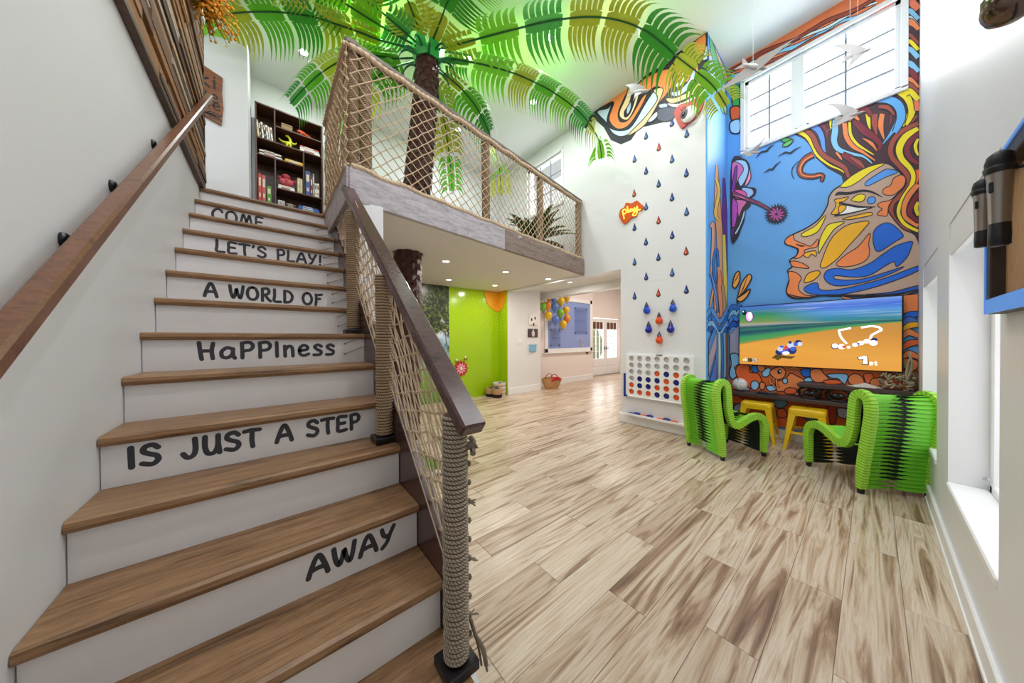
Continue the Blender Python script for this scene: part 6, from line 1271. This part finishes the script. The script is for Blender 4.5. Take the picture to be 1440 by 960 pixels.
bird(3.3, (1003, 133), (1123, 50), (1079, 97), (1040, 90), 'largest hanging grey bird, in front of the left end of window', .15)
bird(4.3, (1168, 65), (1190, 98), (1226, 68), (1186, 84), 'hanging bird gliding against the right window panes')
bird(3.9, (1163, 146), (1162, 185), (1218, 156), (1172, 170), 'hanging bird just below the window, over the painted hair')
bird(4.6, (1043, 223), (1076, 194), (1070, 214), (1046, 215), 'hanging pale bird below the left corner of the window', .06)
bird(3.6, (877, 120), (890, 142), (914, 127), (884, 131), 'hanging white bird in front of the orange swirl mural', .06)
# ================================================================ KARAOKE FRAME ON THE RIGHT WALL
KX = .262; y1, y0 = 2.04, 1.18; z0, z1 = 1.435, 1.95
KF = thing('wall_frame', 'dark wooden display frame with blue lit edge holding microphones', 'frame', (RW, 1.6, z0))
FWm = .055; t = MB(); M_FRM = wood('frame_dark_wood', [(.3, '#1c1412'), (.6, '#33251f')])
for a, b in (((y0, z0), (y1, z0 + FWm)), ((y0, z1 - FWm), (y1, z1)), ((y0, z0), (y0 + FWm, z1)), ((y1 - FWm, z0), (y1, z1))): t.b2((KX, a[0], a[1]), (RW, b[0], b[1]), bev=.003)
chl(t.build('frame_rail', M_FRM), KF)
t = MB()
for a, b in (((y0, z0), (y1, z0 + .05)), ((y0, z1 - .012), (y1, z1)), ((y1 - .012, z0), (y1, z1))): t.b2((KX - .004, a[0], a[1]), (KX - .0005, b[0], b[1]))
chl(t.build('light_strip', mat('#5a92e4', .4, var=.1, emit=.35)), KF)
t = MB(); t.b2((RW - .008, y0 + FWm, z0 + FWm), (RW - .002, y1 - FWm, z1 - FWm)); chl(t.build('backing', wood('oak_backing', [(.3, '#8a6a48'), (.5, '#b08c62'), (.7, '#9a7850')], (5, 14, 1.2), .6)), KF)
t = MB(); t.b2((RW - .016, 1.50, 1.53), (RW - .010, 1.72, 1.66), bev=.002); o = t.build('small_picture', M_BLACK); chl(o, KF)
q = MB(); q.b2((RW - .0175, 1.52, 1.545), (RW - .0165, 1.70, 1.585)); q.b2((RW - .0175, 1.52, 1.60), (RW - .0165, 1.70, 1.645)); q = q.build('print', mat('#4f6fa8', .4, var=.4, sc=40)); q.parent = o; q.matrix_parent_inverse = Matrix.Identity(4)
M_MICB = mat('#8f8983', .3, .7, var=.1); M_MESH = mat('#141418', .5, .4, var=.4, sc=300)
def mic(px, py0, py1, y, label):
    a = ony(px, py0, y); b = ony(px - 4, py1, y); L_ = (a.z - b.z); K = thing('microphone', label, 'microphone', a, 0, 'microphones on the wall frame'); s = L_ / .26; ax_ = (b - a).normalized(); ax_ = Vector((ax_.x * .3, ax_.y * .3, ax_.z)).normalized()
    t = MB(); t.lathe((0, 0, 0), [(0, 0), (.012 * s, .002 * s), (.021 * s, .012 * s), (.025 * s, .03 * s), (.0245 * s, .045 * s)], 20, axis=ax_); smooth_obj(t.build('grille', M_MESH, K), 50)
    t = MB(); t.lathe((0, 0, 0), [(.026 * s, .043 * s), (.0275 * s, .047 * s), (.0265 * s, .053 * s), (.024 * s, .062 * s)], 20, axis=ax_); smooth_obj(t.build('collar', M_BLACK, K), 50)
    t = MB(); t.lathe((0, 0, 0), [(.023 * s, .06 * s), (.021 * s, .08 * s), (.0175 * s, .20 * s)], 20, axis=ax_); smooth_obj(t.build('body', M_MICB, K), 50)
    t = MB(); t.lathe((0, 0, 0), [(.018 * s, .20 * s), (.0185 * s, .23 * s), (.018 * s, .258 * s), (.014 * s, .262 * s), (0, .262 * s)], 20, axis=ax_); smooth_obj(t.build('battery_cap', M_BLACK, K), 50)
    t = MB(); sw = ax_ * .10 * s + Vector((-.015, -.014, 0)) * s; t.box(sw, (.008 * s, .008 * s, .03 * s), bev=.002); t.build('switch', M_BLACK, K)
    t = MB(); h = ax_ * .055 * s; t.tube(cat([h + Vector((.02, 0, 0)), h + Vector((.06, 0, .0)), Vector((RW - a.x - .008, 0, h.z))], 4), .005, 6); t.lathe((RW - a.x - .006, 0, h.z), [(0, 0), (.016, 0), (.014, .006), (0, .008)], 12, axis=(-1, 0, 0)); t.build('hook', M_BLACK, K)
    return K
mic(1407, 212, 345, 1.50, 'nearer dark microphone hanging on the wall frame'); mic(1383, 251, 347, 1.96, 'farther smaller looking microphone hanging behind the other')
# brass lamp dome over the frame
c = onx(1424, 4, .235); WL = thing('wall_lamp', 'polished bronze wall lamp dome at the top right corner', 'lamp', c); t = MB(); t.lathe((0, 0, 0), [(.0, -.045), (.02, -.043), (.04, -.03), (.05, -.005), (.05, .03), (.04, .045), (0, .05)], 24); smooth_obj(t.build('dome', mat('#6a5a50', .15, .9, var=.1), WL), 60)
t = MB(); t.tube([(.04, 0, .01), (RW - c.x, 0, .01)], .012, 8); t.lathe((RW - c.x, 0, .01), [(0, 0), (.04, 0), (.035, .012), (0, .014)], 16, axis=(-1, 0, 0)); t.build('wall_arm', mat('#4a4440', .2, .9), WL)
# ================================================================ UNDER THE LOFT
GXs = -5.943
SN = thing('sun_decoration', 'orange half sun with dotted yellow rays in the green corner', 'wall art', (GXs, PW - .03, 2.4)); t = MB(); Y0 = PW - .02; ZT = SZ - .004; r = .42
b = len(t.v); n = 18
pts = [(GXs + .004, Y0, ZT)] + [(GXs + .004, Y0 - r * cos(a), ZT - r * 1.15 * sin(a)) for a in (pi / 2 * k / n for k in range(n + 1))]; t.prism(pts, (.012, 0, 0))
pts = [(GXs + .02, Y0 - .001, ZT)] + [(GXs + .02 + .30 * cos(a), Y0 - .001, ZT - r * 1.15 * sin(a)) for a in (pi / 2 * k / n for k in range(n + 1))]; t.prism(pts, (0, -.012, 0)); chl(t.build('sun_disc', mat('#e9a01e', .4, var=.05)), SN)
DM = {}
def dot(x, y, z, axv):
    if axv not in DM: q = MB(); q.lathe((0, 0, 0), [(0, 0), (.013, 0), (.011, .005), (0, .005)], 8, axis=axv); o = q.build('ray_dot', mat('#e6d81c', .4, var=.1)); DM[axv] = o.data; bpy.data.objects.remove(o)
    o = bpy.data.objects.new('ray_dot', DM[axv]); COL.objects.link(o); o.location = (x, y, z); chl(o, SN)
for k in range(9):
    a = radians(4 + k * 10.5)
    for j in range(8):
        q = .52 + j * .085; y = Y0 - q * cos(a); z = ZT - .01 - q * 1.0 * sin(a)
        if q * sin(a) < 1.2: dot(GXs + .0015, y, z, (1, 0, 0))
for k in range(5):
    a = radians(20 + k * 15)
    for j in range(7):
        q = .42 + j * .085; x = GXs + q * .75 * cos(a); z = ZT - .01 - q * 1.1 * sin(a)
        if x < -5.62: dot(x, PW - .021, z, (0, -1, 0))
t = MB()
for k in range(9): t.lathe((GXs + .017, Y0 - .06 - .028 * (k % 3), ZT - .2 - .06 * (k // 3)), [(0, 0), (.010, 0), (.008, .004), (0, .004)], 7, axis=(1, 0, 0))
chl(t.build('sun_dots', mat('#c23a1c', .4)), SN)
fc = onx(648, 518, GXs); FL = thing('wall_flower', 'pink and red flower plaque on the green panel', 'wall art', fc); P = []
for k in range(48): a = 2 * pi * k / 48; q = .165 + .022 * cos(a * 12); P.append((fc.x + .002, fc.y + q * cos(a), fc.z + q * sin(a)))
t = MB(); t.prism(P, (.012, 0, 0)); chl(t.build('outer_petals', mat('#b8222e', .4, var=.08)), FL); t = MB()
for k in range(10): a = 2 * pi * k / 10; u = Vector((0, cos(a), sin(a))); t.prism([fc + u * .03 + Vector((.015, 0, 0)), fc + Vector((.015, .085 * cos(a - .26), .085 * sin(a - .26))), fc + u * .135 + Vector((.015, 0, 0)), fc + Vector((.015, .085 * cos(a + .26), .085 * sin(a + .26)))], (.008, 0, 0))
chl(t.build('inner_petals', mat('#f0a8bc', .4, var=.06)), FL); t = MB(); t.lathe(fc + Vector((.024, 0, 0)), [(0, 0), (.035, 0), (.028, .012), (0, .016)], 14, axis=(1, 0, 0)); chl(t.build('centre', mat('#f4e6c8', .4)), FL)
for n, (px, py) in enumerate(((642, 508), (654, 504))):
    bc = onx(px, py, GXs); BE = thing('toy_bee', '%s small black and yellow bee above the wall flower' % ('left' if n == 0 else 'right'), 'wall art', bc, 0, 'bees on the green panel')
    t = MB(); t.sphere(bc + Vector((.02, 0, 0)), .03, 10, sc=(.7, 1.4, .9)); chl(smooth_obj(t.build('body', mat('#e8c81c', .4)), 60), BE); t = MB()
    for q in (-.02, .012): t.lathe(bc + Vector((.02, q, 0)), [(.0265, -.006), (.0275, 0), (.0265, .006)], 10, axis=(0, 1, 0))
    t.sphere(bc + Vector((.02, .042, 0)), .016, 8); chl(t.build('stripes', M_BLACK), BE); t = MB(); t.sphere(bc + Vector((.03, -.005, .035)), .024, 8, sc=(.3, .8, 1)); t.sphere(bc + Vector((.015, -.005, .035)), .022, 8, sc=(.3, .8, 1)); t.tube([bc, bc + Vector((.01, 0, 0))], .004, 5); chl(t.build('wings', M_WHITE), BE)
M_STRAW = mat('#c09a72', .9, var=.2, sc=50); M_STRAWD = mat('#2a2220', .9, var=.2)
def weave(c, prof, mats, n=24):
    t = MB(); out = []
    for i in range(len(prof) - 1):
        (r0, z0), (r1, z1) = prof[i], prof[i + 1]; m = max(1, int((z1 - z0) / .018))
        for j in range(m):
            f = j / m; out += [(r0 + (r1 - r0) * f - .003, z0 + (z1 - z0) * f), (r0 + (r1 - r0) * (f + .5 / m) + .004, z0 + (z1 - z0) * (f + .5 / m))]
    out.append(prof[-1]); return out
def basket(x, y, r, h, label, dark, top=None, band=None, fill=True):
    K = thing('woven_basket', label, 'basket', (x, y, 0), 0, 'baskets in the green corner'); hd = h * dark
    if dark: t = MB(); t.lathe((0, 0, 0), [(r * .86, 0)] + weave(0, [(r * .88, .002), (r, hd)], 0), 22); t.build('dark_base', M_STRAWD, K, True)
    t = MB(); pr_ = weave(0, [(r, hd), (r * 1.02, h * .6), (r * .97, h)], 0); t.lathe((0, 0, 0), ([(r * .9, 0)] if not dark else []) + pr_ + [(r * .9, h), (r * .88, h * .75), (0, h * .75)], 22); t.build('woven_body', top or M_STRAW, K, True)
    if band:
        for zf in band: t = MB(); t.lathe((0, 0, 0), [(r * 1.022, h * (zf - .06)), (r * 1.04, h * zf), (r * 1.022, h * (zf + .06))], 22); t.build('band', M_STRAW, K, True)
    if fill: t = MB(); rnd = random.Random(int(x * 100)); [t.sphere((rnd.uniform(-.5, .5) * r, rnd.uniform(-.5, .5) * r, h * .78 + rnd.random() * .03), .05, 7) for _ in range(7)]; t.build('contents', mat('#3a3338', .8, var=.3), K)
    return K
basket(-5.78, 4.07, .125, .20, 'low tan woven basket with black base, left of the three', .35)
basket(-5.56, 4.10, .118, .21, 'small tan woven basket with black base, in front of the white one', .38)
basket(-5.74, 4.29, .16, .31, 'large white and tan striped basket in the green corner', 0, mat('#d9cfc6', .9, var=.1, sc=40), [.2, .5, .8])
t = MB(); t.sphere((-5.80, 4.05, .185), .035, 10); o = smooth_obj(t.build('orange_ball', mat('#d9621c', .5)), 60); tag(o, 'small orange ball inside the low tan basket', 'ball')
# pale artificial grass under the loft beside the palm
t = MB(); t.b2((-3.9, .95, .0005), (-2.78, 1.42, .018)); o = t.build('grass_mat', mat('#5f8c1e', .95, var=.35, sc=90)); tag(o, 'green artificial grass mat on the floor below the loft edge', 'rug')
q = MB(); rnd = random.Random(8)
for k in range(2600):
    x, y = rnd.uniform(-3.88, -2.80), rnd.uniform(.97, 1.40); a = rnd.uniform(0, 6.28); b = len(q.v); u = Vector((cos(a), sin(a), 0)) * .006; p = Vector((x, y, .017)); q.v += [tuple(p - u), tuple(p + u), tuple(p + Vector((rnd.uniform(-.012, .012), rnd.uniform(-.012, .012), .03)))]; q.face((b, b + 1, b + 2))
q = q.build('grass_blades', mat('#76a828', .9, var=.4, sc=50), o); q['kind'] = 'stuff'
q = MB()
for k in range(40): q.sphere((-2.77 + rnd.uniform(-.04, .03), .95 + .47 * k / 40, .024), rnd.uniform(.018, .03), 6, sc=(1, 1, .7))
q = q.build('pebble_border', mat('#c9c0b6', .8, var=.3, sc=30), o); q['kind'] = 'stuff'
# blocks and toys beyond the net
TB = thing('toy_shelf', 'small brown crate shelf of toys below the tree print', 'shelf', (-5.75, 1.55, 0)); t = MB()
for z in (.02, .30, .58): t.b2((-5.94, 1.1, z), (-5.66, 2.1, z + .02), bev=.002)
for y in (1.1, 1.6, 2.08): t.b2((-5.94, y, 0), (-5.66, y + .02, .60), bev=.002)
chl(t.build('crate', M_SHELFW), TB)
for n, (y, z, col, nm) in enumerate(((1.25, .04, '#e2c01c', 'yellow'), (1.8, .04, '#d8d8d8', 'white'), (1.75, .32, '#c8501c', 'orange'), (1.3, .32, '#5a9a2a', 'green'), (1.85, .60, '#e2c01c', 'yellow topmost'))): t = MB(); t.lathe((-5.80, y, z), [(0, 0.001), (.07, .001), (.075, .02), (.075, .16), (.06, .2), (0, .21)], 14); q = MB(); o = smooth_obj(t.build('toy_bucket', mat(col, .4)), 40); q.lathe((-5.80, y, z), [(.076, .12), (.081, .135), (.076, .15)], 14); q.build('rim', M_WHITE, o); tag(o, '%s toy bucket on the crate shelf under the tree print' % nm, 'bucket')
# ================================================================ HALL
WX = -5.6
def pic(name, pa, pb, label, col, fcol, inner):
    a = onx(*pa, WX); b = onx(*pb, WX); K = thing(name, label, 'picture', ((a + b) / 2)); t = MB(); t.b2((WX, min(a.y, b.y), min(a.z, b.z)), (WX + .025, max(a.y, b.y), max(a.z, b.z)), bev=.003); chl(t.build('frame', mat(fcol, .5)), K)
    t = MB(); m_ = .03; t.b2((WX + .0255, min(a.y, b.y) + m_, min(a.z, b.z) + m_), (WX + .0275, max(a.y, b.y) - m_, max(a.z, b.z) - m_)); chl(t.build('print', mat(col, .5)), K); t = MB(); cy, cz_2 = (a.y + b.y) / 2, (a.z + b.z) / 2
    for dy, dz, r in inner: t.sphere((WX + .0275, cy + dy, cz_2 + dz), r, 10, sc=(.15, .8, 1.2))
    if inner: chl(t.build('printed_figure', mat('#3a2a28' if col != '#4a3a3c' else '#d9c8c8', .6)), K)
pic('picture', (743, 441), (755, 457.5), 'small white picture with dark feet prints, top of the hall column', '#efeae6', '#e8e2de', [(-.06, .0, .035), (.06, .04, .035), (.01, -.12, .035)])
pic('picture', (742, 462), (755.5, 474), 'small dark framed picture in the middle of the hall column', '#4a3a3c', '#3f3336', [(0, -.02, .07), (0, .06, .03)])
a, b = onx(744, 484, WX), onx(753, 494, WX); t = MB(); t.b2((WX, a.y, b.z), (WX + .05, b.y, a.z), bev=.012); o = t.build('wall_holder', mat('#7fb8d8', .4, var=.08)); tag(o, 'pale blue wall holder lowest on the hall column', 'holder')
q = MB(); q.b2((WX + .01, a.y - .02, a.z - .02), (WX + .056, b.y + .02, a.z), bev=.006); q.build('rim', mat('#9accdf', .4), o)
a, b = onx(727, 476, WX), onx(735, 483, WX); t = MB(); t.b2((WX, a.y, b.z), (WX + .008, b.y, a.z), bev=.002); o = t.build('switch_plate', M_WHITE); tag(o, 'white wide light switch plate on the hall column', 'switch'); q = MB(); [q.b2((WX + .008, a.y + .02 + k * (b.y - a.y) / 3, b.z + .02), (WX + .014, a.y - .01 + (k + 1) * (b.y - a.y) / 3, a.z - .02)) for k in range(3)]; q.build('rocker', M_TRIM, o)
HX = -6.0
NB = thing('notice_board', 'large blue magnetic board in a white frame on the hall wall', 'board', (HX, 7.2, 1.6)); a = Vector((HX, 6.12, 2.62)); bq = Vector((HX, 8.36, .96)); f = .11; t = MB()
for p, q in (((6.12, .96), (8.36, 1.07)), ((6.12, 2.62 - f), (8.36, 2.62)), ((6.12, .96), (6.12 + f, 2.62)), ((8.36 - f, .96), (8.36, 2.62))): t.b2((HX, p[0], p[1]), (HX + .04, q[0], q[1]), bev=.006)
t.b2((HX, 6.05, .93), (HX + .07, 8.38, .96), bev=.006); chl(t.build('frame', M_TRIM), NB); t = MB(); t.b2((HX + .004, 6.2, 1.05), (HX + .012, 8.3, 2.55)); chl(t.build('panel', mat('#8d9fd6', .25, var=.04)), NB)
for (ya, yb_, za, zb_, nm) in ((7.45, 8.1, 1.5, 2.36, 'large'), (6.32, 6.78, 1.12, 1.66, 'small')):
    K = thing('clear_pocket', '%s clear acrylic sheet pinned to the blue hall board' % nm, 'sheet', (HX, (ya + yb_) / 2, za)); t = MB(); t.b2((HX + .03, ya, za), (HX + .034, yb_, zb_)); chl(t.build('sheet', glass_mat('tinted_acrylic', (.86, .9, .95, 1))), K); t = MB()
    for y in (ya + .04, yb_ - .04):
        for z in (za + .04, zb_ - .04): t.lathe((HX + .012, y, z), [(0, 0), (.016, 0), (.016, .03), (0, .03)], 10, axis=(1, 0, 0))
    chl(t.build('standoff', mat('#4a5068', .3, .6)), K); t = MB()
    for z in (za + .09, zb_ - .1, (za + zb_) / 2): t.b2((HX + .034, ya + .02, z), (HX + .036, yb_ - .02, z + .012))
    chl(t.build('ledge', mat('#6a7ab0', .4)), K)
for n, (dy, dz, rot) in enumerate(((0, .03, .3), (.1, -.02, -.25))):
    t = MB(); c = Vector((HX + .02, 7.75 + dy, 1.24 + dz)); t.tube([c + Vector((0, .07 * cos(a + rot) * (.5 + .5 * abs(cos(a))), .11 * sin(a))) for a in (2 * pi * k / 16 for k in range(17))], .012, 6, cap=False); o = t.build('magnet_clip', mat('#c9b8a8', .5)); tag(o, '%s curled cream clip at the lower right of the blue board' % ('left' if n == 0 else 'right'), 'clip')
t = MB(); t.b2((HX, 8.05, .86), (HX + .03, 8.16, .91), bev=.006); o = t.build('wall_hook', M_BLACK); tag(o, 'small black hook under the right end of blue board', 'hook')
BAL = [(763.5, 431, 'g'), (770, 430, 'o'), (780, 432, 'b'), (789, 423.5, 'y'), (797, 419, 'k'), (788, 440, 'g'), (796, 436, 'y'), (771, 443.5, 'y'), (781, 450, 'b'), (797.5, 448, 'o'), (792, 456, 'y'), (779, 421, 'b'), (772, 420, 'o')]
BC = {'g': ('#7fbf3f', 'green'), 'o': ('#e8922a', 'orange'), 'b': ('#5a84d0', 'blue'), 'y': ('#f0c42a', 'yellow'), 'k': ('#d8b04a', 'tan')}
WHERE = ['far left of the cluster', 'left, beside the green one', 'upper middle of the cluster', 'top right of the cluster', 'small one at the top right end', 'middle of the cluster', 'right, below the topmost yellow', 'lower left of the cluster', 'lower middle of the cluster', 'right end of the cluster', 'lowest of the cluster', 'topmost, tucked under the beam', 'upper left, tucked under the beam']
for n, (px, py, k) in enumerate(BAL):
    c = onx(px, py, HX + .22 + .05 * (n % 3)); R_ = .105 if n < 11 else .08; K = thing('balloon', '%s balloon on the hall board, %s' % (BC[k][1], WHERE[n]), 'balloon', c, 0, 'balloon cluster on the hall wall'); t = MB()
    t.lathe((0, 0, 0), [(.012, -R_ * 1.42), (.02, -R_ * 1.3), (R_ * .5, -R_ * .95), (R_ * .86, -R_ * .4), (R_, .1 * R_), (R_ * .9, R_ * .62), (R_ * .5, R_ * 1.02), (0, R_ * 1.15)], 18); smooth_obj(t.build('balloon_skin', mat(BC[k][0], .25, var=.06), K), 70)
    t = MB(); t.lathe((0, 0, 0), [(0, -R_ * 1.55), (.022, -R_ * 1.55), (.012, -R_ * 1.4), (0, -R_ * 1.38)], 8); t.build('knot', mat('#3a3a4a', .5), K)
    t = MB(); t.tube([(0, 0, 0), (HX - c.x + .01, 0, 0)], .006, 5); t.build('peg', M_WHITE, K)
# straw tote with red bow
tc_ = onz(776, 546, 0); TT = thing('straw_tote', 'straw tote basket with red bow on the hall floor', 'basket', (tc_.x, tc_.y, 0), radians(80)); t = MB(); prof = [(.20, .10, 0), (.235, .13, .08), (.29, .16, .20), (.335, .17, .30)]; n = 28; b = 0; rows = 14
for i in range(rows + 1):
    f = i / rows * (len(prof) - 1); j = min(int(f), len(prof) - 2); g = f - j; A_ = [prof[j][q] * (1 - g) + prof[j + 1][q] * g for q in range(3)]
    for k in range(n):
        a = 2 * pi * k / n; bump = .004 * (1 if (i + k) % 2 else -1); up_ = .07 * abs(cos(a)) ** 3 * (i / rows) ** 2; t.v.append(((A_[0] + bump) * cos(a), (A_[1] + bump) * sin(a), A_[2] + up_ * (-.6)))
    if i:
        for k in range(n): q = (k + 1) % n; t.face(((i - 1) * n + k, (i - 1) * n + q, i * n + q, i * n + k))
t.face(list(range(n))[::-1]); t.build('woven_body', mat('#c79a68', .9, var=.25, sc=40), TT)
for s in (-1, 1): t = MB(); t.tube(cat([(-.11, s * .155, .27), (-.08, s * .12, .36), (0, s * .10, .40), (.08, s * .12, .36), (.11, s * .155, .27)], 4), .010, 6); t.build('handle', mat('#b3282a', .7), TT, True)
t = MB(); rnd = random.Random(2)
for k in range(7): a = -.9 + k * .3; t.tube(cat([(0, -.17, .26), (.10 * sin(a * 2), -.20, .28 + .05 * cos(a * 2)), (.16 * sin(a * 2.2), -.19, .25 + .05 * cos(3 * a))], 4), [.012, .02, .026, .028, .028, .026, .02, .014, .006], 6)
t.build('bow', mat('#c8262a', .6), TT, True)
